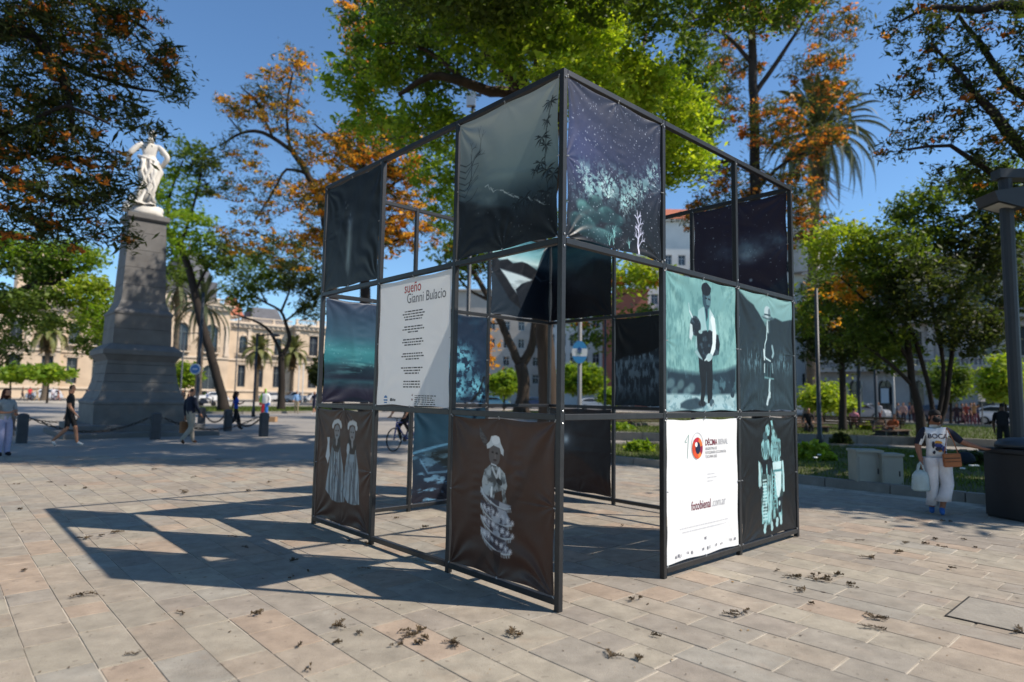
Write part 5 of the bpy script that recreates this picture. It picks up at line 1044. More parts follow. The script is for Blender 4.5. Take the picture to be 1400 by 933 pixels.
b = MB(); b.box((7.6, -.06, 2.2), (1.0, .1, 1.9)); nb = b.build('notice_board', M_iron, arc); b = MB(); b.box((7.6, -.13, 2.2), (.78, .03, 1.6)); b.build('notice_sheet', mat('pale_sheet', rgb(196, 198, 200), .6, .05), nb)
# further town buildings
def block(name, label, x0, x1, Y, top, m, floors, cols, dep=14, rz=0.0, win=(1.2, 1.7), m_fr=None, pane=None, z_first=3.8, zstep=3.3):
    T_ = thing(name, label, 'building', (x0, Y, 0), rz); w_ = x1-x0
    fl = [dict(z0=z_first+zstep*k, z1=z_first+zstep*k+win[1], surround=False) for k in range(floors)]
    facade(T_, [((k+.5)*w_/cols, win[0]) for k in range(cols)], fl, dep, m, m, pane or M_pane, m_fr or mat('white_joinery', rgb(205, 206, 205), .5, .05), top, dict(x0=0, x1=w_))
    b = MB(); b.box((w_/2, -.05, top+.15), (w_+.4, .9, .32)); b.build('parapet', m, T_); return T_
M_conc = mat('concrete', rgb(178, 170, 160), .85, .12, .6, .1, 8, stain=.3, stcol=rgb(140, 132, 122), stscale=.2)
M_white = mat('white_render', rgb(214, 212, 206), .8, .08, .5)
M_brick = mat('brick', rgb(160, 96, 76), .85, .15, 2, .3, 20)
X = lambda px, Y: at(px, 540, Y)[0]
block('concrete_block', 'pale concrete block glimpsed behind the forked tree', X(600, 118), X(742, 118), 118, 21, M_conc, 4, 7)
be = block('office_block', 'white office block with tall window strips behind the oval sign', X(745, 112), X(838, 112), 112, 18.5, M_white, 4, 6, win=(1.3, 2.2))
b = MB(); b.box((4.6, -.5, 3.1), (5.6, .3, 1.2)); sg = b.build('shop_sign', mat('red_sign', rgb(176, 40, 46), .5, .05), be)
cu = bpy.data.curves.new('lettering', 'FONT'); cu.body = 'ISANA'; cu.size = 1.15; cu.align_x = 'CENTER'; cu.align_y = 'CENTER'; cu.extrude = .02
t = bpy.data.objects.new('tmp', cu); COL.objects.link(t); bpy.context.view_layer.update(); me = bpy.data.meshes.new_from_object(t.evaluated_get(bpy.context.evaluated_depsgraph_get())); bpy.data.objects.remove(t)
me.materials.clear(); me.materials.append(ink('signwhite', 236, 232, 230)); lt = link('lettering', me, sg); lt.location = (4.9, -.68, 3.1); lt.rotation_euler = (R(90), 0, 0)
bb = block('brick_block', 'red brick block with a blank upper wall behind the frame', X(838, 100), X(886, 100), 100, 18.5, M_brick, 3, 3, z_first=2.6, zstep=3.2)
bw = block('white_block', 'tall white block with a red tiled roof beside the brick block', X(886, 104), X(1000, 104), 104, 31, M_white, 7, 6)
b = MB(); b.add([(-.6, -.8, 31.3), (14.4, -.8, 31.3), (14.4, 12, 31.3), (-.6, 12, 31.3), (3, 5, 34.6), (11, 5, 34.6)], [(0,1,5,4), (1,2,5), (2,3,4,5), (3,0,4), (3,2,1,0)]); b.build('roof', M_redroof, bw)
bo = block('cream_block', 'cream block with a rounded corner turret behind the palm', X(1000, 92), X(1150, 92), 92, 26, M_white, 6, 8, m_fr=M_wframe)
b = MB(); b.lathe([(2.2, 20), (2.2, 25.5), (2.6, 25.8), (2.6, 26.3), (2.2, 26.6), (1.8, 28.5), (.8, 30), (.1, 32)], 16, (10.8, -.6, 0)); b.build('turret', M_greyt, bo)
block('grey_block', 'grey block closing the street beyond the arcade', X(1140, 84), X(1215, 84), 84, 19, M_conc, 4, 5)
block('far_block', 'far pale block between the palace and the concrete block', X(470, 150), X(610, 150), 150, 17, M_conc, 3, 9)

# ================================================================ the monument
M_gran = mat('grey_granite', rgb(114, 112, 110), .75, .16, 2.5, .25, 20, stain=.45, stcol=rgb(88, 84, 82), stscale=.8, streak=False)
M_marble = mat('white_marble', rgb(222, 216, 206), .6, .08, 3, .1, 20, stain=.35, stcol=rgb(170, 160, 146), stscale=1.6)
MC = (-14.5, 24.5); mon = thing('monument_pedestal', 'tall tapering grey granite pedestal on steps', 'pedestal', (*MC, 0), ANG)
def mpart(prof, name='course', m=M_gran): return MB().square(prof).build(name, m, mon, bevel=0)
mpart([(2.45, -.05), (2.45, .16), (2.42, .18)], 'step'); mpart([(2.02, .18), (2.02, .40), (1.99, .42)], 'step')
mpart([(1.50, .42), (1.50, 1.12), (1.53, 1.15), (1.53, 1.22), (1.44, 1.33)], 'plinth')
bell = [(1.42, 1.335), (1.30, 1.62), (1.22, 1.95), (1.17, 2.25), (1.14, 2.60)]
for k in range(len(bell)-1): mpart([bell[k], (bell[k+1][0], bell[k+1][1]-.012)])
mpart([(1.12, 2.6), (1.12, 2.72), (1.24, 2.9), (1.30, 2.96), (1.30, 3.12), (1.24, 3.18), (1.05, 3.34)], 'cornice')
mpart([(.97, 3.345), (.96, 3.92)]); mpart([(.955, 3.93), (.95, 4.48)]); mpart([(.98, 4.482), (.98, 4.56), (.90, 4.66), (.86, 4.70), (.82, 4.82), (.76, 5.0)], 'moulding')
sh = [5.002, 5.62, 6.3, 6.98, 7.66, 8.14]
for k in range(5): mpart([(.745-.026*k, sh[k]), (.745-.026*(k+1), sh[k+1]-.012)], 'shaft_block')
mpart([(.64, 8.142), (.70, 8.2), (.72, 8.22), (.72, 8.38), (.70, 8.40)], 'cap')

# ================================================================ figures
def skin_mesh(name, verts, edges, radii, root, sub=1):
    me = bpy.data.meshes.new(name); me.from_pydata(verts, edges, []); o = bpy.data.objects.new('tmp', me); COL.objects.link(o)
    sk = o.modifiers.new('s', 'SKIN'); sk.use_smooth_shade = True; sk.branch_smoothing = .6
    d = me.skin_vertices[0].data
    for i, r in enumerate(radii): d[i].radius = r if hasattr(r, '__len__') else (r, r); d[i].use_root = (i == root)
    ss = o.modifiers.new('u', 'SUBSURF'); ss.levels = sub; ss.render_levels = sub
    bpy.context.view_layer.update(); ev = o.evaluated_get(bpy.context.evaluated_depsgraph_get()); out = bpy.data.meshes.new_from_object(ev); bpy.data.objects.remove(o); return out
STAND = dict(pelvis=(0, 0, .95), spine=(0, .01, 1.14), chest=(0, 0, 1.33), neck=(0, -.005, 1.485), skull=(0, .02, 1.57), brow=(0, .022, 1.655), crown=(0, .005, 1.735),
    sl=(-.175, 0, 1.42), el=(-.23, -.02, 1.14), wl=(-.22, .06, .90), hl=(-.21, .09, .815), sr=(.175, 0, 1.42), er=(.23, -.02, 1.14), wr=(.22, .06, .90), hr=(.21, .09, .815),
    pl=(-.09, 0, .91), kl=(-.10, .02, .50), al=(-.10, -.02, .09), tl=(-.115, .13, .035), pr=(.09, 0, .91), kr=(.10, .02, .50), ar=(.10, -.02, .09), tr=(.115, .13, .035))
BON = [('pelvis', 'spine', 'torso'), ('spine', 'chest', 'torso'), ('chest', 'neck', 'torso'), ('neck', 'skull', 'neck'), ('skull', 'brow', 'head'), ('brow', 'crown', 'head'),
    ('chest', 'sl', 'torso'), ('sl', 'el', 'uarm'), ('el', 'wl', 'farm'), ('wl', 'hl', 'hand'), ('chest', 'sr', 'torso'), ('sr', 'er', 'uarm'), ('er', 'wr', 'farm'), ('wr', 'hr', 'hand'),
    ('pelvis', 'pl', 'hip'), ('pl', 'kl', 'thigh'), ('kl', 'al', 'shin'), ('al', 'tl', 'foot'), ('pelvis', 'pr', 'hip'), ('pr', 'kr', 'thigh'), ('kr', 'ar', 'shin'), ('ar', 'tr', 'foot')]
RAD = dict(pelvis=.145, spine=.13, chest=.148, neck=.058, skull=.072, brow=.092, crown=.062, sl=.072, sr=.072, el=.047, er=.047, wl=.033, wr=.033, hl=.036, hr=.036, pl=.10, pr=.10, kl=.064, kr=.064, al=.044, ar=.044, tl=.040, tr=.040)
def skinm(c): return mat('skin_%d_%d_%d' % c, rgb(*c), .55, .06, 8)
def clothm(c): return mat('cloth_%d_%d_%d' % c, rgb(*c), .85, .10, 12, .3, 60)
def person(label, loc, rz, shirt, trousers, shoes, hair=(34, 28, 26), skin=(176, 126, 98), pose=None, rad=None, H=1.74, sleeve=1.0, leg=1.0, fingers=False, group=None, long_hair=False, name='person', cat='person', mats=None, sub=1, nohair=False):
    J = dict(STAND); J.update(pose or {}); RR = dict(RAD); RR.update(rad or {}); s = H/1.74; keys = list(J); ix = {k: i for i, k in enumerate(keys)}
    V = [tuple(c*s for c in J[k]) for k in keys]; E = [(ix[a], ix[b]) for a, b, _ in BON]; rd = [RR[k]*s for k in keys]; bones = list(BON); J = dict(J)
    if fingers:
        for side in 'lr':
            w_, h_ = np.array(J['w'+side]), np.array(J['h'+side]); d = (h_-w_)/np.linalg.norm(h_-w_); lat = np.cross(d, [0, 0, 1.0] if abs(d[2]) < .9 else [1.0, 0, 0]); lat /= np.linalg.norm(lat); curl = np.cross(lat, d)
            for k, (o_, l_) in enumerate([(-.03, .055), (-.011, .07), (.009, .075), (.028, .066)]):
                a = h_+lat*o_+d*.02; b_ = a+d*l_*.55+curl*.006; c_ = b_+d*l_*.4+curl*.02
                for nm, q in (('f%s%da' % (side, k), a), ('f%s%db' % (side, k), b_), ('f%s%dc' % (side, k), c_)): J[nm] = tuple(q); ix[nm] = len(V); V.append(tuple(q*s)); rd.append(.0095*s)
                n_ = 'f%s%d' % (side, k); E += [(ix['h'+side], ix[n_+'a']), (ix[n_+'a'], ix[n_+'b']), (ix[n_+'b'], ix[n_+'c'])]; bones += [('h'+side, n_+'a', 'hand'), (n_+'a', n_+'b', 'hand'), (n_+'b', n_+'c', 'hand')]
            a = w_*.4+h_*.6+lat*(-.035); b_ = a+d*.04-lat*.02
            for nm, q in (('t%sa' % side, a), ('t%sb' % side, b_)): J[nm] = tuple(q); ix[nm] = len(V); V.append(tuple(q*s)); rd.append(.011*s)
            E += [(ix['w'+side], ix['t%sa' % side]), (ix['t%sa' % side], ix['t%sb' % side])]; bones += [('w'+side, 't%sa' % side, 'hand'), ('t%sa' % side, 't%sb' % side, 'hand')]
    me = skin_mesh('person', V, E, rd, ix['pelvis'], sub)
    n = len(me.vertices); P = np.zeros(n*3); me.vertices.foreach_get('co', P); P = P.reshape(-1, 3)
    def nearest(Q):
        best = np.full(len(Q), 9e9); who = np.zeros(len(Q), int); tt = np.zeros(len(Q))
        for k, (a, b_, _) in enumerate(bones):
            A, Bv = np.array(J[a])*s, np.array(J[b_])*s; d = Bv-A; t = np.clip(((Q-A)@d)/(d@d+1e-12), 0, 1); dd = np.linalg.norm(Q-A-t[:, None]*d, axis=1); ra, rb = RR.get(a, .012)*s, RR.get(b_, .012)*s; dd = dd-(ra*(1-t)+rb*t); m = dd < best; best[m] = dd[m]; who[m] = k; tt[m] = t[m]
        return who, tt
    who, tt = nearest(P); lab = np.array([q[2] for q in bones])[who]
    tors = np.isin(lab, ['torso', 'hip']); ax = np.array(J['spine'])*s                     # chests are broader than deep
    P[tors, 1] = ax[1]+(P[tors, 1]-ax[1])*.78 if pose is None or not pose.get('_lie') else P[tors, 1]
    hd = lab == 'head'; br = np.array(J['brow'])*s; fr = hd & (P[:, 1] > br[1]+.06*s) & (np.abs(P[:, 0]-br[0]) < .02*s) & (np.abs(P[:, 2]-(br[2]-.03*s)) < .03*s); P[fr, 1] += .016*s     # nose
    P[hd, 0] = br[0]+(P[hd, 0]-br[0])*.88
    me.vertices.foreach_set('co', P.ravel())
    M = [skinm(skin), clothm(shirt), clothm(trousers), clothm(shoes), clothm(hair)] if mats is None else mats; me.materials.clear()
    for m in M: me.materials.append(m)
    np_ = len(me.polygons); C = np.zeros(np_*3); me.polygons.foreach_get('center', C); C = C.reshape(-1, 3); who, tt = nearest(C); lab = np.array([q[2] for q in bones])[who]
    idx = np.zeros(np_, int); idx[lab == 'torso'] = 1; idx[(lab == 'uarm') & (tt <= min(1, sleeve*2))] = 1
    if sleeve > .5: idx[(lab == 'farm') & (tt <= (sleeve-.5)*2)] = 1
    idx[lab == 'hip'] = 2; idx[(lab == 'torso') & (C[:, 2] < (J['pelvis'][2]+.03)*s)] = 2 if not (pose or {}).get('_lie') else 1
    idx[(lab == 'thigh') & (tt <= min(1, leg*2))] = 2
    if leg > .5: idx[(lab == 'shin') & (tt <= (leg-.5)*2)] = 2
    idx[lab == 'foot'] = 3; 
    if not nohair:
        back = C[:, 1] < br[1]+.012*s; idx[(lab == 'head') & ((C[:, 2] > br[2]+.030*s) | (back & (C[:, 2] > br[2]-.06*s)))] = 4
    me.polygons.foreach_set('material_index', idx.astype(np.int32)); me.polygons.foreach_set('use_smooth', np.ones(np_, bool)); me.update(); me.name = name
    o = link(name, me); o.location = tuple(loc) if len(loc) == 3 else (*loc, 0); o.rotation_euler = (0, 0, rz); tag(o, label, cat, group)
    if long_hair:
        h = MB(); h.tube([np.array(J['crown'])*s+[0, -.02, .0], np.array(J['brow'])*s+[0, -.05, .0], np.array(J['skull'])*s+[0, -.075, 0], np.array(J['neck'])*s+[0, -.09, -.02], np.array(J['neck'])*s+[0, -.10, -.16]], [.06*s, .095*s, .09*s, .08*s, .03*s], 10); h.build('hair', clothm(hair), o, True)
    return o
def face_dir(dx, dy): return math.atan2(-dx, dy)       # local +y turned to (dx, dy)
WALK = dict(kl=(-.10, .14, .52), al=(-.10, .20, .10), tl=(-.11, .36, .05), kr=(.10, -.02, .51), ar=(.10, -.34, .17), tr=(.11, -.24, .04), el=(-.23, -.09, 1.15), wl=(-.22, -.14, .92), hl=(-.21, -.15, .83), er=(.23, .02, 1.15), wr=(.22, .17, .95), hr=(.21, .22, .88))
q = gr(92, 611); person('man in black T-shirt and shorts striding past the chained bollards', q, face_dir(.93, .35), (26, 26, 28), (24, 24, 27), (206, 206, 204), (60, 42, 32), pose=WALK, sleeve=.42, leg=.46, H=1.80, fingers=True, rad=dict(pelvis=.155, spine=.15, chest=.16, sl=.085, sr=.085, el=.055, er=.055))
q = gr(258, 608); p2 = person('man in navy sweater and beige trousers walking away with a brown bag', q, face_dir(.45, .9), (28, 34, 52), (170, 158, 142), (96, 66, 48), (70, 62, 58), pose=dict(WALK, hl=(-.23, .0, .80), wl=(-.235, -.01, .88), el=(-.24, -.03, 1.14)), H=1.76, fingers=True, rad=dict(pelvis=.165, spine=.165, chest=.17, pl=.115, pr=.115, kl=.085, kr=.085, al=.06, ar=.06))
bg_ = MB(); bg_.prism([(-.05, -.15), (.05, -.15), (.05, .15), (-.05, .15)], -.36, 0); 
bo_ = bg_.build('paper_bag', mat('brown_paper', rgb(150, 104, 70), .8, .12, 6), None); 
pv = p2.matrix_world if False else None
k_, s_ = math.cos(face_dir(.45, .9)), math.sin(face_dir(.45, .9)); hx, hy = -.23*1.01, 0.0
bo_.location = (q[0]+hx*k_-hy*s_, q[1]+hx*s_+hy*k_, .71); bo_.rotation_euler = (0, 0, face_dir(.45, .9)); tag(bo_, 'brown paper bag carried by the man in the navy sweater', 'bag')
hb = MB(); hb.tube([(0, -.07, 0), (0, -.06, .08), (0, .06, .08), (0, .07, 0)], .008, 5); hb.build('handle', mat('brown_paper'), bo_)
q = gr(321, 588); person('woman in bright blue top and wide black trousers beside a bollard', q, face_dir(.8, .5), (38, 82, 190), (26, 26, 30), (40, 34, 34), (52, 34, 30), pose=dict(WALK, wr=(.16, .24, 1.18), hr=(.12, .28, 1.24), er=(.24, .05, 1.16)), sleeve=.45, H=1.68, long_hair=True, fingers=True, rad=dict(kl=.095, kr=.095, al=.085, ar=.085))
q = gr(3, 624); p4 = person('person in grey top and lilac trousers looking at a phone', q, face_dir(.9, -.3), (150, 156, 158), (170, 170, 200), (38, 34, 38), (58, 30, 26), pose=dict(er=(.24, .0, 1.14), wr=(.14, .26, 1.12), hr=(.08, .32, 1.14), el=(-.23, .02, 1.14), wl=(-.1, .24, 1.06), hl=(-.05, .3, 1.08)), sleeve=.4, H=1.66, long_hair=True, fingers=True, rad=dict(kl=.09, kr=.09, al=.08, ar=.08))
# painted colour-block figure
q = gr(361, 576); cb = [mat('paint_orange', rgb(226, 98, 52), .4, .04), mat('paint_white', rgb(232, 230, 226), .4, .03), mat('paint_red', rgb(206, 34, 58), .4, .04), mat('paint_green', rgb(140, 200, 60), .4, .04), mat('paint_blue', rgb(52, 118, 206), .4, .04)]
pc = person('life-size statue painted in red, blue, green and white blocks', q, face_dir(.1, -1), (0, 0, 0), (0, 0, 0), (0, 0, 0), mats=cb, H=1.85, name='painted_statue', cat='statue', rad=dict(sl=.10, sr=.10, el=.08, er=.08, wl=.07, wr=.07, kl=.09, kr=.09, al=.08, ar=.08, chest=.19, spine=.18, pelvis=.17))
me = pc.data; n = len(me.polygons); c = np.zeros(n*3); me.polygons.foreach_get('center', c); c = c.reshape(-1, 3); idx = np.where(c[:, 2] > 1.56, np.where(c[:, 0] > 0, 0, 3), np.where(c[:, 2] > 1.02, np.where(np.abs(c[:, 0]) < .12, 1, np.where(c[:, 0] > 0, 3, 1)), np.where(c[:, 2] > .2, np.where(c[:, 0] > 0, 2, 4), 3))); me.polygons.foreach_set('material_index', idx.astype(np.int32))
q = gr(405, 566); person('man in pale blue shirt and khaki trousers crossing by the kerb', q, face_dir(.3, -.9), (126, 164, 208), (150, 136, 110), (60, 50, 44), pose=WALK, sleeve=.8, H=1.76, rad=dict(pelvis=.16, spine=.165, chest=.17))
q = gr(429, 567); person('person in dark sports kit walking beside the pale blue shirt', q, face_dir(-.4, -.9), (34, 38, 62), (30, 34, 58), (214, 214, 214), pose=WALK, sleeve=.45, leg=.6, H=1.74)
for k, (x, y, sh_, tr_, lb) in enumerate([(116, 577, (112, 132, 168), (120, 40, 66), 'person in blue-grey top passing behind the monument'), (124, 578, (66, 42, 66), (40, 34, 44), 'person in plum jacket passing behind the monument'), (30, 549, (40, 38, 42), (44, 40, 46), 'dark-clothed walker far off under the flat-topped trees'), (40, 549, (190, 48, 54), (70, 50, 54), 'walker in red far off under the flat-topped trees'), (50, 549, (196, 170, 130), (188, 160, 120), 'walker in sand colours far off under the flat-topped trees'), (72, 549, (204, 200, 206), (110, 100, 120), 'walker in white far off beside the flat-topped tree'), (79, 549, (120, 72, 64), (170, 120, 110), 'walker in brown top far off beside the flat-topped tree'), (249, 560, (40, 36, 40), (58, 50, 54), 'dark-clothed person beyond the pedestal steps'), (257, 560, (90, 50, 52), (70, 62, 64), 'person in maroon top beyond the pedestal steps')]):
    q = gr(x, y); person(lb, q, face_dir((-1)**k*.8, .5), sh_, tr_, (50, 46, 46), pose=WALK, sleeve=.5, H=1.66+.02*(k % 4), sub=1)
# ---- visitor in the football shirt
q = gr(1283, 703); pz = face_dir(-.25, -.95)
boca = person('person in white football shirt, white trousers and black mask leaning by the bin', q, pz, (230, 230, 232), (224, 222, 226), (58, 104, 168), (30, 26, 26), (150, 104, 82),
    pose=dict(kl=(-.115, .10, .52), al=(-.02, .10, .10), tl=(.02, .24, .035), kr=(.08, .03, .50), ar=(.075, -.06, .09), tr=(.12, .08, .035), pelvis=(.0, 0, .95), spine=(0, .03, 1.14),
              el=(-.40, -.02, 1.22), wl=(-.66, .02, 1.13), hl=(-.75, .03, 1.12), er=(.27, -.02, 1.14), wr=(.25, .05, .90), hr=(.245, .07, .81)),
    rad=dict(pelvis=.165, spine=.17, chest=.165, sl=.085, sr=.085, el=.056, er=.056, wl=.036, wr=.036, kl=.06, kr=.06), sleeve=.46, leg=.5, H=1.57, fingers=True, sub=2)
sB = 1.57/1.74
me = boca.data; me.materials.append(clothm((30, 34, 50))); n = len(me.polygons); c = np.zeros(n*3); me.polygons.foreach_get('center', c); c = c.reshape(-1, 3)/sB; idx = np.zeros(n, np.int32); me.polygons.foreach_get('material_index', idx); idx[(idx == 1) & (np.abs(c[:, 0]) > .165+np.maximum(0, 1.40-c[:, 2])*.4)] = 5; me.polygons.foreach_set('material_index', idx)
def loft(b, rings, mi=0, n=14):
    vs = [(cx+rx*math.cos(2*math.pi*k/n)*(1+.05*math.sin(5*2*math.pi*k/n+cz*9)), cy+ry*math.sin(2*math.pi*k/n), cz) for cx, cy, cz, rx, ry in rings for k in range(n)]
    b.add(vs, [(i*n+k, i*n+(k+1) % n, (i+1)*n+(k+1) % n, (i+1)*n+k) for i in range(len(rings)-1) for k in range(n)], mi)
tb = MB()
loft(tb, [(-.075*sB, .0, .95*sB, .115, .135), (-.09*sB, .02, .85*sB, .112, .13), (-.105*sB, .05, .68*sB, .10, .11), (-.115*sB, .09, .50*sB, .088, .095), (-.075*sB, .09, .34*sB, .09, .10), (-.04*sB, .085, .235*sB, .105, .115), (-.04*sB, .085, .24*sB, .08, .09)])
loft(tb, [(.075*sB, .0, .95*sB, .115, .135), (.085*sB, .01, .85*sB, .112, .13), (.085*sB, .02, .68*sB, .10, .11), (.08*sB, .03, .50*sB, .082, .09), (.08*sB, .0, .3*sB, .075, .085), (.075*sB, -.04, .14*sB, .085, .095), (.075*sB, -.04, .145*sB, .06, .07)])
tb.build('trousers', clothm((224, 222, 226)), boca, True)
mk = MB(); mk.ell((0, .088*sB, 1.592*sB), (.066*sB, .056*sB, .052*sB), 14, 8); mk.build('face_mask', mat('black_cloth', rgb(20, 20, 22), .8, .05), boca, True)
hr_ = MB(); hr_.ell((0, -.006*sB, 1.685*sB), (.090*sB, .105*sB, .080*sB), 16, 10); hr_.build('hair', clothm((30, 26, 26)), boca, True)
ey = MB(); 
for sx in (-1, 1): ey.ell((sx*.032*sB, .103*sB, 1.645*sB), (.020*sB, .008, .012*sB), 8, 6)
ey.build('eye', mat('dark_eye', (.02, .018, .016), .3, 0), boca)
er_ = MB()
for sx in (-1, 1): er_.ell((sx*.086*sB, .01, 1.625*sB), (.012, .022, .032), 8, 6)
er_.build('ear', skinm((150, 104, 82)), boca, True)
cu = bpy.data.curves.new('lettering', 'FONT'); cu.body = 'BOCA'; cu.size = .10; cu.align_x = 'CENTER'; cu.offset = .0015; cu.resolution_u = 4
t = bpy.data.objects.new('tmp', cu); COL.objects.link(t); bpy.context.view_layer.update(); me = bpy.data.meshes.new_from_object(t.evaluated_get(bpy.context.evaluated_depsgraph_get())); bpy.data.objects.remove(t)
def chest_y(x, z, d=.013):                    # front of the shirt at (x, z), by ray on the body
    ok, lo_, no_, fi = boca.ray_cast(Vector((x, 1.0, z)), Vector((0, -1, 0))); return (lo_.y if ok else .15)+d
n = len(me.vertices); P = np.zeros(n*3); me.vertices.foreach_get('co', P); P = P.reshape(-1, 3); bpy.context.view_layer.update()
X_ = -P[:, 0]*1.0; Z_ = 1.275*sB+P[:, 1]; me.vertices.foreach_set('co', np.stack([X_, [chest_y(a, d) for a, d in zip(X_, Z_)], Z_], 1).ravel()); me.materials.clear(); me.materials.append(mat('ink_navy', rgb(34, 40, 66), .7, 0)); link('lettering', me, boca)
eb = [MB(), MB(), MB()]; r_ = np.random.default_rng(8)
for col, cx, cz, rx, rz2 in [(0, 0, 1.21, .055, .03), (1, 0, 1.16, .06, .04), (2, .0, 1.10, .05, .035), (1, -.07, 1.10, .03, .05), (2, .07, 1.17, .02, .06), (0, -.02, 1.07, .03, .02), (2, -.09, 1.05, .025, .025), (2, .06, 1.04, .02, .03)]:
    ring_ = [(cx+rx*math.cos(a)*r_.uniform(.8, 1.15), (cz+rz2*math.sin(a)*r_.uniform(.8, 1.15))*sB) for a in np.linspace(0, 2*math.pi, 12, endpoint=False)]; eb[col].add([(a, chest_y(a, d, .012+.001*col), d) for a, d in ring_], [tuple(range(12))[::-1]])
for e_, c_ in zip(eb, [(214, 150, 50), (60, 70, 130), (44, 44, 60)]): e_.build('shirt_print', mat('shirt_ink_%d' % c_[0], rgb(*c_), .7, .1), boca)
pb_ = MB(); pb_.box((0, 0, 0), (.235, .06, .20)); pou = pb_.build('shoulder_pouch', mat('tan_leather', rgb(156, 96, 58), .55, .15, 8), None, bevel=.012)
kz, sz = math.cos(pz), math.sin(pz); W2 = lambda x, y, z: (q[0]+x*kz-y*sz, q[1]+x*sz+y*kz, z)
pou.location = W2(-.13, .225, .84); pou.rotation_euler = (0, R(5), pz); tag(pou, 'tan leather pouch hanging at the hip of the football shirt', 'pouch')
b = MB(); b.box((0, .034, .03), (.20, .008, .012)); b.box((0, .034, -.02), (.20, .008, .006)); b.build('zip', mat('dark_zip', rgb(70, 44, 30), .5, 0), pou)
b = MB(); b.tube([(-.09, 0, .10), (-.075, -.05, .28), (-.02, -.10, .48)], .008, 5); b.tube([(.09, 0, .10), (.02, -.06, .28), (-.02, -.10, .48)], .006, 5); b.build('strap', mat('tan_leather'), pou)
sb_ = MB(); sb_.lathe([(.02, .0), (.10, .0), (.122, .03), (.118, .16), (.112, .24), (.085, .285), (.05, .32)], 18, sy=.5); sb_.v = [(x*(1+.07*math.sin(9*z*6+4*y*30)), y*(1+.18*math.sin(31*z+20*x)), z) for x, y, z in sb_.v]; sbg = sb_.build('plastic_bag', mat('pale_plastic', rgb(206, 224, 226), .35, .1, 10, .4, 14, transl=.35), None, True)
sbg.location = W2(.25, .085, .345); sbg.rotation_euler = (0, 0, pz); tag(sbg, 'white plastic carrier bag in the hand of the masked person', 'bag')
b = MB(); b.tube([(-.05, 0, .30), (-.03, 0, .40), (0, 0, .435), (.03, 0, .40), (.05, 0, .30)], .012, 5); b.tube([(-.045, .03, .30), (-.02, .03, .39), (0, .02, .43), (.02, .03, .39), (.045, .03, .30)], .012, 5); b.build('handle', mat('pale_plastic'), sbg)
# ---- seated and standing people by the far benches
SIT = dict(pelvis=(0, -.05, .52), spine=(0, -.08, .72), chest=(0, -.08, .92), neck=(0, -.06, 1.06), skull=(0, -.03, 1.145), brow=(0, -.025, 1.23), crown=(0, -.04, 1.31), sl=(-.175, -.08, 1.0), el=(-.23, .0, .76), wl=(-.17, .2, .64), hl=(-.14, .27, .62), sr=(.175, -.08, 1.0), er=(.23, .0, .76), wr=(.17, .2, .64), hr=(.14, .27, .62), pl=(-.09, -.02, .50), kl=(-.12, .40, .48), al=(-.12, .42, .09), tl=(-.13, .56, .04), pr=(.09, -.02, .50), kr=(.12, .40, .48), ar=(.12, .42, .09), tr=(.13, .56, .04))
LOUNGE = dict(SIT, kl=(-.12, .40, .34), al=(-.12, .78, .12), tl=(-.13, .88, .18), kr=(.12, .42, .36), ar=(.12, .80, .14), tr=(.13, .90, .2), pelvis=(0, -.05, .42), spine=(0, -.18, .58), chest=(0, -.28, .74), neck=(0, -.34, .87), skull=(0, -.34, .96), brow=(0, -.33, 1.04), crown=(0, -.34, 1.12), sl=(-.175, -.28, .82), sr=(.175, -.28, .82), el=(-.26, -.2, .6), er=(.26, -.2, .6), wl=(-.1, .05, .56), wr=(.1, .05, .56), hl=(-.05, .1, .56), hr=(.05, .1, .56), pl=(-.09, 0, .42), pr=(.09, 0, .42))
q1_ = gr(1216, 603); person('person in orange top lounging on the slatted bench', (q1_[0], q1_[1], .05), face_dir(-.9, -.3), (186, 92, 48), (28, 26, 30), (40, 36, 36), pose=LOUNGE, sleeve=.6, H=1.74)
q2_ = gr(1106, 596); person('dark-clothed person seated beside the palm trunk', (q2_[0], q2_[1], .02), face_dir(-.3, -.9), (34, 32, 34), (30, 28, 30), (30, 28, 28), pose=SIT, sleeve=.9)
q3_ = gr(1168, 592); person('person in pink top seated on the long bench', (q3_[0], q3_[1], .02), face_dir(.4, .8), (216, 140, 150), (60, 56, 66), (50, 46, 46), pose=SIT, sleeve=.4)
qd = at(1372, 600, 19.5); person('man in black with a backpack standing on the far side of the bin', (qd[0], qd[1], 0), face_dir(.5, .6), (26, 26, 30), (30, 30, 34), (30, 28, 28), (20, 18, 18), (92, 66, 54), H=1.72, sleeve=.4, fingers=True, rad=dict(chest=.165, spine=.16))
b = MB(); b.box((0, 0, 0), (.30, .17, .44)); bk = b.build('backpack', clothm((34, 34, 40)), None, bevel=.05); fd = face_dir(.5, .6); bk.location = (qd[0]+.19*math.sin(fd), qd[1]-.19*math.cos(fd), 1.22); bk.rotation_euler = (0, 0, fd); tag(bk, 'dark backpack worn by the man in black', 'backpack')
b = MB(); b.box((0, .085, .02), (.2, .03, .2)); b.build('pocket', clothm((44, 44, 52)), bk)
GC = 'people waiting by the arcade street'
crowd = [(1228, (70, 66, 84), 'grey-violet'), (1236, (190, 150, 140), 'pale pink'), (1244, (60, 74, 120), 'blue'), (1251, (170, 120, 104), 'rose brown'), (1258, (206, 196, 180), 'cream'), (1309, (70, 44, 44), 'dark red'), (1316, (48, 44, 50), 'charcoal'), (1322, (150, 72, 64), 'brick red'), (1328, (64, 58, 70), 'slate'), (1333, (186, 140, 96), 'tan'), (1338, (50, 60, 96), 'dark blue'), (1202, (200, 196, 200), 'white'), (1395, (206, 96, 50), 'orange')]
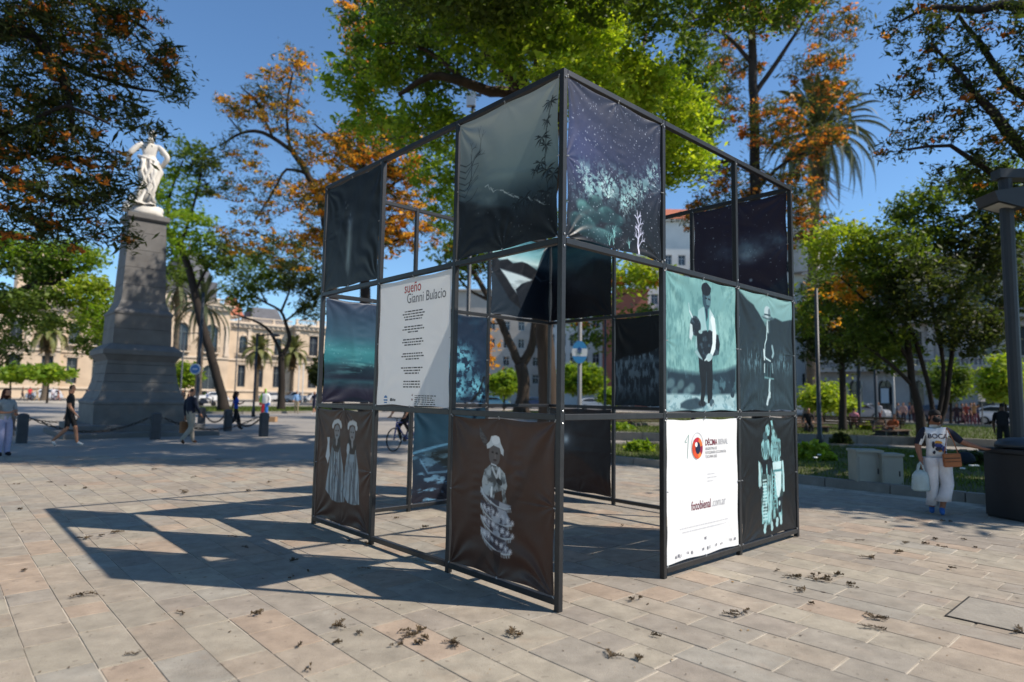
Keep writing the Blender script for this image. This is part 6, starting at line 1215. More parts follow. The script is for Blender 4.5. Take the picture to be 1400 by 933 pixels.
for k, (x, c_, nm) in enumerate(crowd):
    q = at(x, 584, 43+(k*7 % 5)); person('person in %s top waiting by the arcade street' % nm, (q[0], q[1], 0), face_dir((-1)**k*.7, -.5), c_, (46+k*5, 44, 56), (40, 38, 38), pose=WALK if k % 3 == 0 else None, sleeve=.45+.05*(k % 4), H=1.62+.03*(k % 5), group=GC)

# ================================================================ statue on the pedestal
fz = face_dir(-.55, .83); HS = 3.1; ss = HS/1.74; SZ = 8.40
mm = [M_marble]*5
st = person('white marble statue of a draped woman seen from behind, hands at her hips', (MC[0], MC[1], SZ+.42), fz, (0, 0, 0), (0, 0, 0), (0, 0, 0), mats=mm, H=HS, name='marble_statue', cat='statue', sub=2, nohair=True,
    pose=dict(el=(-.39, -.03, 1.11), wl=(-.37, .18, 1.02), hl=(-.33, .26, 1.0), er=(.37, -.08, 1.17), wr=(.27, .0, .98), hr=(.20, .05, .95), kl=(-.06, .10, .52), kr=(.09, -.02, .5), skull=(.02, .03, 1.57), brow=(.03, .03, 1.65), crown=(.035, .01, 1.735)), rad=dict(sl=.075, sr=.075, el=.066, er=.066, wl=.052, wr=.052, hl=.05, hr=.05, spine=.12, chest=.14, pelvis=.15))
dr_ = MB(); rings = []; n = 44; Zs = np.linspace(1.16, .0, 26); r_ = np.random.default_rng(2)
vs = []
for i, z in enumerate(Zs):
    t = i/25; cx = .05*math.sin(t*4.2)-.03*t; cy = .0-.05*t*t; rx = np.interp(t, [0, .12, .3, .6, .85, 1], [.135, .195, .235, .175, .215, .29]); ry = np.interp(t, [0, .12, .3, .6, .85, 1], [.13, .165, .18, .18, .24, .30])
    for k in range(n):
        a = 2*math.pi*k/n; ph = a+.9*t; f = 1+(.03+.10*t)*math.sin(5*a+5*t+1.5*math.sin(2*a+4*t))+(.02+.05*t)*math.sin(11*a-7*t+2*math.sin(3*a))+.07*math.sin(16*z+2.2*a+1.2*math.sin(2*a))*max(0, 1-abs(t-.3)/.35)+.10*max(0, t-.55)*math.cos(a-3.6)*3
        vs.append((( cx+rx*f*math.cos(a))*ss, (cy+ry*f*math.sin(a))*ss, z*ss+.02*math.sin(5*a)*(t > .97)))
dr_.add(vs, [(i*n+k, i*n+(k+1) % n, (i+1)*n+(k+1) % n, (i+1)*n+k) for i in range(25) for k in range(n)][:], 0)
dr_.build('drapery', M_marble, st, True)
sw = MB()                                               # rolled cloth round the hips and a fall at the side
sw.tube([(.20*ss*math.cos(a), .165*ss*math.sin(a), (1.07-.05*math.cos(a+.4))*ss) for a in np.linspace(0, 2*math.pi, 25)], [.055*(1+.3*math.sin(k*2.1)) for k in range(25)], 8)
for k, (x0_, x1_, x2_, x3_, z1_) in enumerate([(.16, .02, -.12, -.2, .78), (.12, .12, .02, .12, .7), (-.08, -.14, -.02, .14, .74), (.02, .08, .14, .02, .6), (-.14, -.02, .08, -.08, .66)]): sw.tube([(x0_*ss, -.17*ss, 1.03*ss), (x1_*ss, -.215*ss, z1_*ss), (x2_*ss, -.225*ss, .42*ss), (x3_*ss, -.29*ss, .05*ss)], [.05, .075+.02*(k % 2), .06, .09], 7)
sw.build('sash', M_marble, st, True)
hb = MB(); hb.ell((.03*ss, -.035*ss, 1.665*ss), (.092*ss, .095*ss, .085*ss), 14, 10); hb.ell((.03*ss, -.13*ss, 1.63*ss), (.05*ss, .05*ss, .045*ss), 10, 8); hb.tube([(.0, -.08*ss, 1.56*ss), (-.02*ss, -.12*ss, 1.48*ss), (-.03*ss, -.115*ss, 1.40*ss)], [.09, .07, .03], 8); hb.build('hair', M_marble, st, True)
rb = MB(); r_ = np.random.default_rng(5)
rb.lathe([(.62, -.42), (.64, -.30), (.60, -.16), (.52, -.02), (.30, .05)], 18)
for x, y, z, s_ in [(-.52, -.2, -.1, .26), (-.5, .1, .0, .28), (-.62, -.28, -.2, .2), (.4, .1, -.1, .25), (-.35, -.3, .12, .24), (-.42, -.1, .3, .2)]: rb.ell((x, y, z), (s_, s_*.9, s_*.85), 10, 7)
rb.v = [(x*(1+.05*math.sin(9*z+5*y)), y*(1+.05*math.sin(8*x+7*z)), z) for x, y, z in rb.v]
rb.build('rock_base', M_marble, st, True)

# ================================================================ bollards and chains
M_bol = mat('bollard_stone', rgb(74, 76, 80), .7, .2, 5, .2)
bol_b = MB(); bol_b.prism([(-.14, -.11), (-.11, -.14), (.11, -.14), (.14, -.11), (.14, .11), (.11, .14), (-.11, .14), (-.14, .11)], -.02, .86); 
b3 = np.array([-9.27, 24.09]); b1_ = np.array([-14.89, 19.57]); e1 = (b3-b1_)/2
BP = [b1_, b1_+e1, b3, b3+DL*3.9, b3+DL*7.4, b3+DL*7.4-e1, b1_+DL*7.4, b1_+DL*3.9]
names = ['nearest the phone user', 'in the middle of the front chain', 'in front of the painted statue', 'beside the woman in blue', 'at the back corner of the enclosure', 'behind the pedestal', 'at the far back corner of the enclosure', 'on the side chain away from the frame']
bol_me = bol_b.mesh('post', M_bol); cap_b = MB(); cap_b.square([(.115, .86), (.09, .89), (.02, .905)]); cap_me = cap_b.mesh('cap', M_bol); rg = MB(); rg.tube([(.05*math.cos(a), 0, .05*math.sin(a)) for a in np.linspace(0, 6.283, 9)], .012, 5); rg_me = rg.mesh('ring', M_iron)
for p, nm in zip(BP, names):
    t = thing('bollard', 'squat grey stone bollard %s' % nm, 'bollard', (*p, 0), ANG, 'chained bollards round the pedestal'); link('post', bol_me, t); link('cap', cap_me, t)
    for sx in (-1, 1): o = link('ring', rg_me, t); o.location = (sx*.15, 0, .72)
lk = MB(); L1 = [(.075*math.cos(a), .035*math.sin(a), 0) for a in np.linspace(0, 2*math.pi, 11)]; lk.tube(L1, .014, 5, cap=False); lk_me = lk.mesh('chain_link', mat('rusty_iron', rgb(66, 58, 54), .6, .25, 12, metal=.4))
for i in range(8):
    a, c = BP[i], BP[(i+1) % 8]; d = c-a; ln = np.linalg.norm(d); u = d/ln; s0, s1 = .25, ln-.25; n = int((s1-s0)/.115)
    t = thing('chain', 'sagging iron chain hung from the bollard %s' % names[i], 'chain', (*a, 0), 0, 'chains between the bollards')
    for k in range(n):
        f = (k+.5)/n; s_ = s0+(s1-s0)*f; z = .72-.42*4*f*(1-f); sl = -.42*4*(1-2*f)/(s1-s0); o = link('chain_link', lk_me, t); o.location = (u[0]*s_, u[1]*s_, z); o.rotation_euler = (R(90)*(k % 2)+.4, -math.atan(sl), math.atan2(u[1], u[0]))

# ================================================================ street furniture
M_lamp = mat('lamp_paint', rgb(48, 54, 60), .45, .12, 4)
lp = thing('square_lamp', 'dark square-section lamp post with a flat bracket head beside the bin', 'lamp post', (*at(1397, 700, 11.5)[:2], 0))
b = MB(); b.tube([(0, 0, 0), (0, 0, 5.98)], .11, 12); b.lathe([(.18, 0), (.18, .35), (.13, .4)], 12); b.build('post', M_lamp, lp)
b = MB(); b.box((.30, 0, 5.93), (.95, .24, .17)); b.build('bracket', M_lamp, lp)
b = MB(); b.add([(-.34, -.26, 5.360), (.14, -.26, 5.240), (.14, .26, 5.240), (-.34, .26, 5.360), (-.40, -.26, 5.540), (.14, -.26, 5.640), (.14, .26, 5.640), (-.40, .26, 5.540)], [(3,2,1,0), (4,5,6,7), (0,1,5,4), (1,2,6,5), (2,3,7,6), (3,0,4,7)]); hd_ = b.build('lamp_head', M_lamp, lp)
b = MB(); b.add([(-.29, -.20, 5.342), (.02, -.20, 5.264), (.02, .20, 5.264), (-.29, .20, 5.342)], [(3,2,1,0)]); b.build('lens', mat('lens', rgb(190, 190, 184), .3, .05), hd_)
bn = thing('litter_bin', 'large black litter bin with a domed lid by the kerb', 'bin', (*at(1406, 712, 9.6)[:2], 0), .2)
M_bin = mat('black_plastic', rgb(34, 36, 40), .5, .15, 6)
b = MB(); b.prism([(-.36, -.34), (.36, -.34), (.40, .34), (-.40, .34)], 0, .98); b.build('body', M_bin, bn, bevel=.03)
b = MB(); b.box((0, -.01, 1.0), (.88, .76, .06)); b.build('rim', M_bin, bn, bevel=.01); b = MB(); b.lathe([(.40, 1.05), (.40, 1.10), (.34, 1.16), (.2, 1.19), (.02, 1.2)], 20, sy=.85); b.build('lid', mat('lid_plastic', rgb(52, 60, 68), .4, .1), bn, True)
b = MB(); b.box((0, -.352, .5), (.02, .02, .86)); b.box((-.3, -.355, .5), (.03, .02, .86)); b.box((.3, -.355, .5), (.03, .02, .86)); b.build('rib', M_bin, bn)
M_cab = mat('cabinet_paint', rgb(168, 164, 150), .6, .08, 3, stain=.35, stcol=rgb(132, 122, 104), stscale=1.5)
for (x0, x1, yb, yt, dpt, lb, nm) in [(1175, 1209, 669, 620, .42, 'beige utility cabinet with a lid, the taller of two in the bed', 'utility_cabinet'), (1209, 1237, 671, 625, .32, 'scuffed beige utility cabinet, the lower of two in the bed', 'utility_cabinet')]:
    q = gr((x0+x1)/2, yb+2); w_ = (x1-x0)*q[1]/FPX; h_ = (yb-yt)*q[1]/FPX
    t = thing(nm, lb, 'cabinet', (q[0], q[1]+dpt/2, .02), -.12, 'utility cabinets in the bed'); b = MB(); b.box((0, 0, h_/2), (w_*.98, dpt, h_)); b.build('body', M_cab, t, bevel=.008)
    b = MB(); b.box((0, 0, h_+.025), (w_*1.06, dpt+.06, .05)); b.build('lid', M_cab, t, bevel=.006); b = MB(); b.box((w_*.3, -dpt/2-.008, h_*.5), (.02, .016, .1)); b.build('lock', M_iron, t); b = MB(); b.box((0, -dpt/2-.004, h_*.48), (w_*.8, .008, h_*.8)); b.build('door', M_cab, t)
M_slat = mat('bench_wood', rgb(92, 70, 54), .75, .25, 6, .2, streak=False)
def bench(label, p, rz, ln):
    t = thing('bench', label, 'bench', (*p, 0), rz, 'slatted benches on the square')
    for k in range(4): b = MB(); b.box((0, -.2+.13*k, .44), (ln, .1, .04)); b.build('seat_slat', M_slat, t)
    for k in range(3): b = MB(); b.box((0, .27+.03*k, .56+.13*k), (ln, .035, .1)); b.build('back_slat', M_slat, t)
    for sx in (-1, 0, 1): b = MB(); b.box((sx*(ln/2-.2), 0, .21), (.07, .44, .42)); b.box((sx*(ln/2-.2), .30, .62), (.06, .06, .5)); b.build('leg', M_iron, t)
bench('slatted bench under the lounging person in orange', (q1_[0]+.3, q1_[1]+.25), 2.0-math.pi/2+.2, 2.6)
bench('long slatted bench under the person in pink', (q3_[0]-.2, q3_[1]+.05), 2.6, 5.0)
bench('slatted bench under the dark seated person', (q2_[0], q2_[1]+.1), .3, 2.4)
bench('bench seen through the frame beyond the second lawn', tuple(at(862, 572, 34)[:2]), .05, 4.2)
def post(label, x, yb, yt, Y, r0, m=M_lamp, arm=None, head=True, name='lamp_post', light=None):
    a = at(x, yb, Y); zt = at(x, yt, Y)[2]; t = thing(name, label, 'lamp post' if name == 'lamp_post' else 'post', (a[0], a[1], 0), 0, 'poles round the square')
    b = MB(); b.lathe([(r0*1.6, 0), (r0*1.5, .5), (r0, .6), (r0*.8, zt)], 10); b.build('pole', m, t, True)
    if arm:
        b = MB(); b.tube([(0, 0, zt-.1), (arm*.9, 0, zt), (arm, 0, zt)], r0*.6, 6); b.build('arm', m, t); b = MB(); b.ell((arm, 0, zt-.06), (.34, .16, .09), 10, 6); b.build('lamp_head', m, t)
    return t, zt
post('dark straight lamp post in front of the palm trunk', 1121, 617, 395, 21.6, .075)
post('thin lamp post behind the small bright round tree', 1176, 585, 300, 36, .10)
post('thin lamp post beside the low utility box', 1199, 585, 330, 38, .10)
t, zt = post('floodlight mast rising behind the mist banner', 637, 575, 130, 34, .12); b = MB(); b.box((-.1, -.1, zt-.3), (.5, .35, .8)); b.build('floodlight', mat('lamp_metal', rgb(170, 172, 172), .4, .1, metal=.5), t); b = MB(); b.box((.0, 0, zt+.0), (.9, .12, .12)); b.build('crossbar', M_lamp, t)
post('bracket lamp post with a long arm before the palace', 346, 572, 457, 42, .075, arm=1.2)
post('slim double-headed lamp post beside the leaning tree', 246, 552, 455, 75, .1, arm=1.9)
post('slim pale pole in front of the palace windows', 320, 556, 410, 70, .07, M_lamp, arm=.5)
post('pale pole beside the two parked white cars', 407, 552, 500, 86, .09, mat('pale_pole', rgb(180, 178, 172), .5, .1)); post('second pale pole beside the two parked white cars', 413, 552, 498, 88, .09, mat('pale_pole'))
post('thin lamp post seen through the frame beside the oval sign', 827, 575, 428, 40, .075, arm=-.5)
post('pale slim pole before the notice board', 1224, 585, 480, 48, .06, mat('pale_pole')); post('pale slim pole beside the forked stems through the frame', 741, 562, 470, 54, .06, mat('pale_pole'))
# oval sign with pale blue and white bands
t, zt = post('grey pole carrying the oval sign', 792, 575, 380, 30, .11, mat('grey_pole', rgb(112, 114, 116), .5, .1), name='sign_post')
c0 = at(792, 482, 30); s_ = 30/FPX
og = thing('oval_sign', 'oval pale blue and white banded sign fixed to the grey pole', 'sign', (c0[0], c0[1]-.16, c0[2]))
def oval_part(name, v0, v1, m, y, k=1.0):
    a, b_ = 10.5*s_*k, 15.5*s_*k; P = []
    lo_, hi_ = math.asin(max(-1, v0)), math.asin(min(1, v1))
    P = [(a*math.cos(q), y, b_*math.sin(q)) for q in np.linspace(lo_, hi_, 12)]+[(-a*math.cos(q), y, b_*math.sin(q)) for q in np.linspace(hi_, lo_, 12)]
    n = len(P); b = MB(); b.add(P+[(x, yy+.03, z) for x, yy, z in P], [tuple(range(n-1, -1, -1))[::-1], tuple(range(n, 2*n))[::-1]]+[(k_, n+k_, n+(k_+1) % n, (k_+1) % n) for k_ in range(n)]); return b.build(name, m, og)
blu = mat('sign_blue', rgb(66, 148, 206), .4, .03); whi = mat('sign_white', rgb(232, 236, 238), .4, .02)
oval_part('upper_band', .32, 1, blu, 0); oval_part('middle_band', -.36, .315, whi, 0); oval_part('lower_band', -1, -.365, blu, 0)
b = MB(); b.box((0, -.012, .07), (.05, .012, .3)); b.box((0, -.012, .12), (.22, .012, .05)); b.ell((0, -.01, .16), (.09, .012, .07), 10, 6); b.box((-.07, -.012, .02), (.03, .012, .13)); b.box((.07, -.012, .02), (.03, .012, .13)); b.build('crest', mat('sign_ink', rgb(40, 88, 150), .5, .05), og)
b = MB(); b.box((0, -.012, -.05), (.2, .01, .03)); b.build('crest_base', mat('sign_green', rgb(110, 170, 80), .5, .05), og)
# round blue sign on its pole near the leaning tree
t, zt = post('dark pole carrying the round blue sign', 269, 560, 400, 48, .12, M_barkd if False else M_lamp, name='sign_post')
c0 = at(269, 505, 48); rs = thing('round_sign', 'round blue street sign on a dark pole near the leaning tree', 'sign', (c0[0], c0[1]-.2, c0[2])); b = MB(); b.tube([(0, 0, 0), (0, -.04, 0)], .40, 20); b.build('rim', whi, rs); b = MB(); b.tube([(0, -.041, 0), (0, -.055, 0)], .345, 20); b.build('face', mat('blue_sign', rgb(70, 118, 176), .4, .05), rs); b = MB(); b.box((0, -.06, 0), (.36, .012, .07)); b.build('mark', whi, rs)
c0 = at(1342, 543, 44); hs = thing('hanging_sign', 'small pale square sign on a thin pole by the green shopfront', 'sign', (c0[0], c0[1], 0)); b = MB(); b.lathe([(.05, 0), (.04, c0[2]+.6)], 8); b.build('pole', mat('grey_pole'), hs); b = MB(); b.box((-.05, -.06, c0[2]), (.46, .05, .62)); b.build('board', mat('pale_board', rgb(200, 198, 206), .5, .05), hs)
c0 = gr(371, 577); b = MB(); b.box((0, 0, .14), (.55, .4, .28)); cb_ = b.build('cardboard_box', mat('cardboard', rgb(176, 140, 104), .85, .12, 5), None, bevel=.01); cb_.location = (c0[0], c0[1], 0); tag(cb_, 'small cardboard box on the paving beside the painted statue', 'box')
# ================================================================ vehicles
M_tyre = mat('tyre', (.02, .02, .02), .85, .1); M_rim = mat('rim', rgb(150, 152, 154), .35, .1, metal=.7); M_cglass = mat('car_glass', rgb(36, 42, 48), .08, .05, spec=.8)
M_hl = mat('headlight', rgb(220, 222, 224), .15, .05); M_tl = mat('tail_light', rgb(150, 24, 22), .3, .05)
def car_proto(kind):
    t = thing('parked_car', 'x', 'car'); P = {'hatch': [(-1.95, .30), (-2.0, .55), (-1.93, .80), (-1.80, .92), (-1.2, .98), (1.55, .98), (1.85, .90), (2.0, .62), (1.98, .30)], 'pickup': [(-2.3, .38), (-2.36, .7), (-2.28, .95), (-1.2, 1.05), (.6, 1.08), (2.3, 1.08), (2.36, .6), (2.3, .38)]}[kind]
    G = {'hatch': [(-1.15, .98), (-.45, 1.44), (.9, 1.48), (1.55, 1.30), (1.78, .98)], 'pickup': [(-1.1, 1.05), (-.45, 1.62), (.55, 1.66), (.78, 1.08)]}[kind]
    b = MB(); b.extrude_x(P, -.86, .86, taper=lambda y, z: 1-.10*(abs(y)/2.3)**4-.05*(z < .4)); b.build('body', mat('paint_x'), t, bevel=.06)
    gt = lambda y, z: 1-.20*max(0, (z-1.0)/.6); b = MB(); b.extrude_x(G, -.80, .80, taper=gt); b.build('cabin', mat('paint_x'), t, bevel=.03)
    for s_ in (-1, 1):
        c = np.mean(G, 0); g2 = [(c[0]+(y-c[0])*.86, c[1]+(z-c[1])*.72) for y, z in G]; b = MB(); b.add([(s_*(.80*gt(y, z)+.012), y, z) for y, z in g2], [tuple(range(len(g2)))[::s_]]); b.build('side_window', M_cglass, t)
    for (y0, z0), (y1, z1), nm in ((G[0], G[1], 'windscreen'), (G[-1], G[-2], 'rear_window')):
        s_ = 1 if nm == 'windscreen' else -1; b = MB(); lo_, hi_ = (y0*.9+y1*.1-.015*s_, z0*.9+z1*.1+.02), (y0*.12+y1*.88-.015*s_, z0*.12+z1*.88+.02); b.add([(-.70, *lo_), (.70, *lo_), (.60, *hi_), (-.60, *hi_)], [(0, 1, 2, 3)[::1 if s_ > 0 else -1]]); b.build(nm, M_cglass, t)
    wy = (-1.25, 1.25) if kind == 'hatch' else (-1.45, 1.45)
    for y in wy:
        for s_ in (-1, 1):
            b = MB(); b.tube([(s_*.66, y, .32), (s_*.88, y, .32)], .32, 16); w_ = b.build('wheel', M_tyre, t); b = MB(); b.tube([(s_*.80, y, .32), (s_*.895, y, .32)], .20, 12); b.build('rim', M_rim, w_)
    L_ = P[2][0]; E_ = P[-3][0]
    for s_ in (-1, 1): b = MB(); b.ell((s_*.62, L_+.02, .72), (.16, .06, .09), 10, 6); b.build('headlight', M_hl, t, True); b = MB(); b.box((s_*.70, P[-2][0]-.06, .78), (.16, .06, .2)); b.build('tail_light', M_tl, t)
    return t
mat('paint_x', rgb(225, 226, 228), .3, .03, coat=.5)
protos = {k: car_proto(k) for k in ('hatch', 'pickup')}; used = set()
def car(kind, label, p, rz, colr):
    t = protos[kind] if kind not in used else copy_tree(protos[kind]); used.add(kind); t.location = (p[0], p[1], .01); t.rotation_euler = (0, 0, rz); tag(t, label, 'car', 'cars in the streets round the square')
    m = mat('paint_%d_%d_%d' % colr, rgb(*colr), .3, .03, coat=.5)
    for ch in t.children:
        if ch.name.split('.')[0] in ('body', 'cabin'): ch.material_slots[0].link = 'OBJECT'; ch.material_slots[0].material = m
along_p = math.atan2(DR[1], DR[0])-math.pi/2
for kd, x, y, Y, c_, lb in [('pickup', 402, 548, 98, (226, 227, 229), 'white pickup parked across from the palace end'), ('hatch', 368, 546, 104, (228, 228, 228), 'white hatchback parked before the palace door'), ('hatch', 430, 546, 106, (214, 216, 220), 'pale hatchback half hidden by the banner frame'), ('hatch', 289, 550, 84, (232, 232, 232), 'white car passing behind the leaning trunk'), ('hatch', 60, 546, 84, (226, 228, 232), 'white car behind the flat-topped trees')]:
    car(kd, lb, at(x, y, Y), along_p, c_)
dl_r = math.atan2(DL[1], DL[0])-math.pi/2
for kd, x, Y, c_, lb in [('hatch', 1376, 50, (222, 224, 228), 'white car stopped in front of the green shopfront'), ('hatch', 1182, 58, (150, 154, 160), 'silver car in the street behind the lounging person'), ('hatch', 1134, 61, (216, 220, 226), 'white car behind the small bright round tree'), ('pickup', 1094, 64, (206, 212, 220), 'pale pickup beside the palm trunk'), ('hatch', 1290, 54, (60, 66, 84), 'dark blue car behind the many-stemmed tree')]:
    car(kd, lb, at(x, 575, Y), dl_r, c_)
for x, Y, c_, lb in [(676, 80, (96, 160, 190), 'pale blue car seen beside the forked trunk'), (660, 84, (220, 222, 224), 'white car seen through the frame near the blossom banner'), (737, 84, (60, 84, 120), 'dark blue car seen between the trunks through the frame'), (812, 82, (214, 218, 222), 'white car seen under the oval sign'), (846, 86, (70, 74, 80), 'dark grey car seen beside the rocky mountain banner')]:
    car('hatch', lb, at(x, 556, Y), math.pi/2, c_)
# ---- bicycle and rider behind the text banner
bp = gr(553, 616); bz = face_dir(-.45, -.85)
bi = thing('bicycle', 'dark blue bicycle with black tyres ridden past the frame', 'bicycle', (*bp[:2], 0), bz)
for y in (.52, -.52):
    b = MB(); b.tube([(0, y+.33*math.cos(a), .345+.33*math.sin(a)) for a in np.linspace(0, 2*math.pi, 33)], .020, 6, cap=False); w_ = b.build('wheel', M_tyre, bi, True)
    b = MB()
    for a in np.linspace(0, math.pi, 9)[:-1]: b.tube([(0, y+.32*math.cos(a), .345+.32*math.sin(a)), (0, y-.32*math.cos(a), .345-.32*math.sin(a))], .003, 3)
    b.build('spoke', M_rim, w_)
b = MB(); M_bike = mat('bike_paint', rgb(40, 62, 128), .35, .08)
for P in ([(0, .52, .345), (0, .40, .86)], [(0, .41, .80), (0, -.05, .34)], [(0, .40, .84), (0, -.17, .82)], [(0, -.05, .34), (0, -.20, .90)], [(0, -.05, .34), (0, -.52, .345)], [(0, -.18, .82), (0, -.52, .345)]): b.tube(P, .022, 7)
b.build('frame', M_bike, bi, True)
b = MB(); b.tube([(-.28, .36, .98), (-.1, .42, .98), (0, .40, .96), (.1, .42, .98), (.28, .36, .98)], .014, 6); b.tube([(0, .40, .86), (0, .40, .97)], .014, 6); b.build('handlebar', M_iron, bi); b = MB(); b.ell((0, -.22, .93), (.08, .14, .035), 10, 6); b.build('saddle', M_tyre, bi, True); b = MB(); b.tube([(.02, -.05, .34), (.05, -.05, .34)], .09, 14); b.box((.1, .09, .24), (.09, .08, .02)); b.box((-.1, -.18, .44), (.09, .08, .02)); b.build('crank', M_iron, bi)
person('cyclist in dark clothes and white shoes riding past behind the text banner', (*bp[:2], 0), bz, (36, 60, 50), (24, 24, 28), (206, 206, 206), pose=dict(pelvis=(0, -.18, 1.02), spine=(0, -.08, 1.18), chest=(0, .03, 1.34), neck=(0, .10, 1.46), skull=(0, .15, 1.53), brow=(0, .17, 1.61), crown=(0, .16, 1.69), sl=(-.175, .05, 1.40), sr=(.175, .05, 1.40), el=(-.26, .22, 1.2), er=(.26, .22, 1.2), wl=(-.27, .36, 1.03), wr=(.27, .36, 1.03), hl=(-.27, .41, 1.0), hr=(.27, .41, 1.0), pl=(-.09, -.15, .99), kl=(-.12, .22, .86), al=(-.11, -.10, .52), tl=(-.11, .02, .46), pr=(.09, -.15, .99), kr=(.12, .18, .70), ar=(.11, .04, .31), tr=(.11, .17, .26)), sleeve=.5, H=1.74, fingers=True)
# ---- scooter with rider by the street
sp = gr(283, 556); sz_ = face_dir(.9, .4); sc_ = thing('scooter', 'dark scooter waiting by the kerb near the leaning tree', 'scooter', (*sp[:2], 0), sz_)
for y in (.6, -.55): b = MB(); b.tube([(-.06, y, .26), (.06, y, .26)], .26, 14); b.build('wheel', M_tyre, sc_)
b = MB(); b.extrude_x([(-.75, .45), (-.70, .80), (-.1, .78), (.1, .42), (.35, .40), (.48, 1.0), (.56, .98), (.55, .35), (-.4, .28)], -.15, .15); b.build('body', mat('scooter_paint', rgb(40, 46, 60), .35, .05), sc_, bevel=.03); b = MB(); b.tube([(-.3, .42, 1.05), (0, .48, 1.02), (.3, .42, 1.05)], .016, 6); b.build('handlebar', M_iron, sc_); b = MB(); b.box((0, -.38, .82), (.26, .6, .08)); b.build('seat', M_tyre, sc_, bevel=.02)
person('helmeted rider in blue jacket sitting on the scooter', (sp[0], sp[1], .3), sz_, (48, 84, 140), (40, 40, 48), (40, 38, 38), (206, 208, 212), pose=dict(SIT, kl=(-.14, .3, .44), kr=(.14, .3, .44), al=(-.14, .25, .10), ar=(.14, .25, .10), tl=(-.14, .38, .06), tr=(.14, .38, .06), wl=(-.26, .3, .78), wr=(.26, .3, .78), hl=(-.27, .38, .76), hr=(.27, .38, .76)), sleeve=1.0)
# ================================================================ shrubs, flowers, fallen sprigs
def shrub(label, p, rad, hgt, n, pal, seed, L=.07, W=.035, group='low shrubs in the beds', name='shrub', z0=.1):
    r = np.random.default_rng(seed); t = thing(name, label, 'shrub', (p[0], p[1], z0), 0, group); b = MB()
    for k in range(9): a = r.uniform(0, 6.28); b.tube([(0, 0, -.05), (.3*rad*math.cos(a), .3*rad*math.sin(a), hgt*.45), (.75*rad*math.cos(a), .75*rad*math.sin(a), hgt*.85)], [.014, .01, .004], 4)
    b.build('stem', M_barkd, t); d = r.normal(0, 1, (n, 3)); d /= np.linalg.norm(d, axis=1)[:, None]; d[:, 2] = np.abs(d[:, 2]); C = d*(r.uniform(.3, 1, (n, 1))**.4)*np.array([rad, rad, hgt])*(1+.22*np.sin(5*d[:, :1]*2+seed)*np.cos(4*d[:, 1:2]*2)); V, K = quads(C, L, W, pal, r, .4); link('foliage', np_mesh('foliage', V, np.arange(len(V)).reshape(-1, 4), M_leaf, K), t); return t
for x, y, rad, h_, lb, pl, sd in [(1112, 634, .5, .45, 'bright green shrub in the bed beside the frame corner', LIME, 1), (1095, 628, .35, .3, 'smaller green shrub behind the bright bed shrub', GREEN, 2), (875, 622, .4, .3, 'low shrub in the bed seen under the rocky mountain banner', GREEN, 3), (1190, 592, .5, .5, 'yellow-green shrub beside the thin lamp posts', LIME, 4), (850, 592, .6, .35, 'low shrub in the second lawn seen through the frame', GREEN, 5), (1330, 640, .4, .3, 'dark low shrub at the foot of the many-stemmed tree', DARK, 6), (1150, 612, .35, .4, 'thin shrub at the path edge behind the cabinets', DARK, 7)]:
    q = gr(x, y); shrub(lb, q, rad, h_, 1500, pl, sd)
M_petal = mat('white_petal', rgb(232, 232, 226), .6, .05)
for k, (x, y) in enumerate([(1121, 643), (1116, 648), (1330, 661), (1337, 661), (1318, 666), (1248, 645)]):
    q = gr(x, y); t = thing('white_flower', 'white flower head on a thin stem in the shaded grass', 'flower', (q[0], q[1], .1), 0, 'white flowers in the bed grass'); b = MB(); b.tube([(0, 0, 0), (.02, 0, .16), (.0, .02, .26)], .006, 5); b.build('stem', M_leaf if False else mat('stem_green', rgb(70, 92, 44), .7, .1), t); b = MB()
    for a in np.linspace(0, 2*math.pi, 9)[:-1]: b.ell((.028*math.cos(a), .02+.028*math.sin(a), .27), (.026, .026, .018), 6, 4)
    b.build('petals', M_petal, t)
q = gr(1316, 642); b = MB(); b.ell((0, 0, .16), (.34, .2, .17), 14, 8); b.v = [(x*(1+.1*math.sin(9*y)), y*(1+.12*math.sin(8*x)), max(0, z+.03*math.sin(11*x))) for x, y, z in b.v]; dg = b.build('duffel_bag', clothm((34, 38, 48)), None, True); dg.location = (q[0], q[1], .11); tag(dg, 'dark duffel bag lying at the foot of the many-stemmed tree', 'bag')
b = MB(); b.tube([(-.16, -.02, .28), (-.08, -.06, .40), (.08, -.06, .40), (.16, -.02, .28)], .012, 5); b.build('handle', clothm((24, 26, 32)), dg)
M_twig = mat('dry_twig', rgb(70, 58, 46), .9, .3, 20); M_twig2 = mat('dry_leaf', rgb(92, 76, 54), .9, .3, 20)
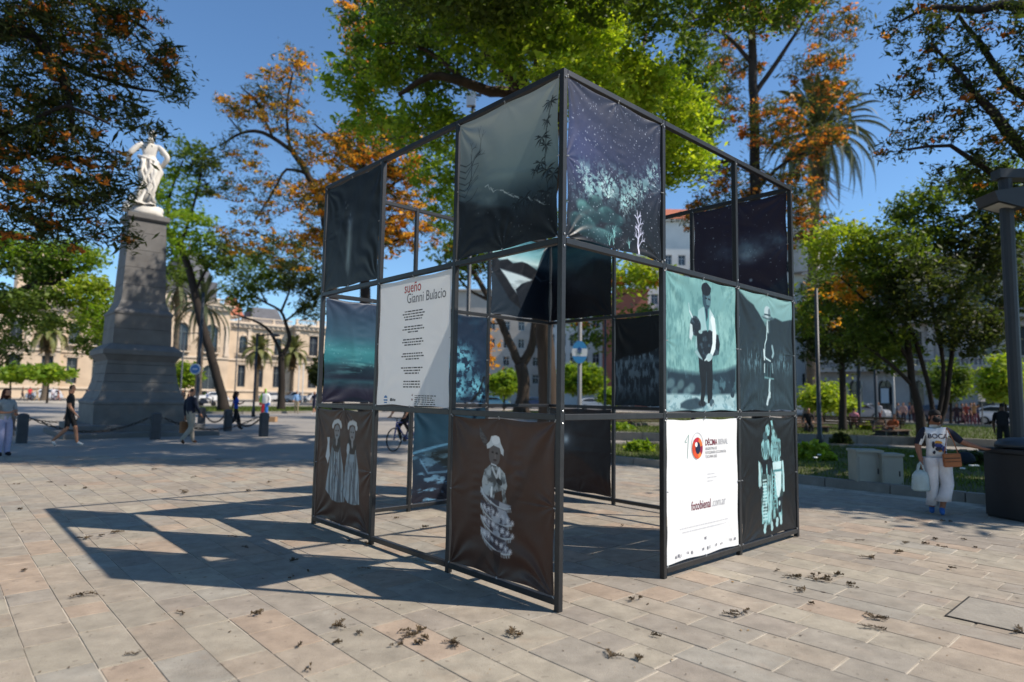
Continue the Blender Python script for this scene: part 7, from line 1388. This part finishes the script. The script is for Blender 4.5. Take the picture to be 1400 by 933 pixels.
def sprig_mesh(seed, n=9, ln=.12):
    r = np.random.default_rng(seed); b = MB(); a0 = r.uniform(0, 6.28); d = np.array([math.cos(a0), math.sin(a0)])
    for k in range(r.integers(2, 4)):
        a = a0+r.normal(0, .9); d = np.array([math.cos(a), math.sin(a)]); p = r.normal(0, .02, 2); l = ln*r.uniform(.6, 1.1); z = r.uniform(.006, .02); pts = [(p[0]+d[0]*l*t-d[1]*.15*l*t*t, p[1]+d[1]*l*t+d[0]*.15*l*t*t, z+.02*math.sin(3*t)*r.random()) for t in (0, .35, .7, 1)]; b.tube(pts, [.0035, .003, .0025, .0015], 4)
        for t in np.linspace(.1, .95, n):
            for s_ in (-1, 1):
                c = np.array([p[0]+d[0]*l*t, p[1]+d[1]*l*t, z+.004]); aa = a+s_*r.uniform(.5, 1.1); w_ = l*r.uniform(.2, .42)*(1.1-t*.6); e = c+np.array([math.cos(aa)*w_, math.sin(aa)*w_, r.uniform(.002, .035)]); pr_ = np.array([-math.sin(aa), math.cos(aa), 0])*.006; b.add([c-pr_*.3, (c+e)/2+pr_+[0, 0, .006], e, (c+e)/2-pr_+[0, 0, .003]], [(0, 1, 2, 3)], 1)
    return b.mesh('dry_sprig', [M_twig, M_twig2])
SM = [sprig_mesh(k, 9, .13 if k < 4 else .08) for k in range(8)]
SPX = [(112,815),(38,780),(190,893),(250,840),(345,842),(410,883),(425,915),(455,880),(458,859),(490,865),(545,869),(557,873),(568,868),(585,876),(540,884),(575,884),(620,880),(628,881),(707,872),(700,866),(715,872),(892,871),(872,822),(870,905),(835,900),(1012,840),(1010,842),(1018,838),(1085,790),(1112,790),(1118,788),(1125,791),(1115,795),(1120,794),(1092,808),(1098,810),(1140,788),(1160,801),(1168,805),(1107,825),(1082,790),(1195,846),(1205,848),(1198,861),(1300,778),(1262,745),(1287,749),(1333,749),(1192,765),(1222,757),(1240,745),(1175,740),(1320,740),(1210,715),(1295,715),(1280,738),(117,738),(150,730),(330,750),(320,735),(395,770),(420,782),(400,791),(120,668),(250,672),(215,643),(265,653),(320,660),(365,661),(88,665),(22,663),(28,697),(250,675),(145,733),(158,730),(500,779),(585,723),(540,710),(850,720),(480,740),(505,745),(870,690),(1060,780),(1395,866),(1075,735),(160,655),(210,673),(392,644),(70,660),(340,672)]
r_ = np.random.default_rng(12)
for k, (x, y) in enumerate(SPX):
    q = gr(x, y); o = link('dry_sprig', SM[k % 8]); o.location = (q[0], q[1], .002); o.rotation_euler = (0, 0, r_.uniform(0, 6.28)); o.scale = (r_.uniform(.45, .85),)*3; tag(o, 'dry curled leaf sprig lying on the sunlit paving', 'dry leaf', 'fallen dry sprigs on the paving')

r_ = np.random.default_rng(31); n = 1500; P = np.stack([r_.uniform(-11, 9, n), r_.uniform(3.5, 15.5, n)], 1); P = P[P @ DR < 12.9]; P = np.concatenate([P, (DL[None]*r_.uniform(4, 14, (260, 1))+DR[None]*(12.85+.12*r_.random((260, 1))))]); n = len(P)
V, K = quads(np.concatenate([P, np.full((n, 1), .006)], 1), .013, .0055, [rgb(120, 96, 66), rgb(96, 78, 58), rgb(150, 120, 78), rgb(84, 70, 56)], r_, 3.0); V[:, 2] = .004+np.abs(V[:, 2]-.006)*.3
tag(link('leaf_litter', np_mesh('leaf_litter', V, np.arange(len(V)).reshape(-1, 4), mat('litter', attr='tint', rough=.9, var=0), K)), 'tiny dry leaf flakes strewn over the stone paving', 'leaf litter', kind='stuff')
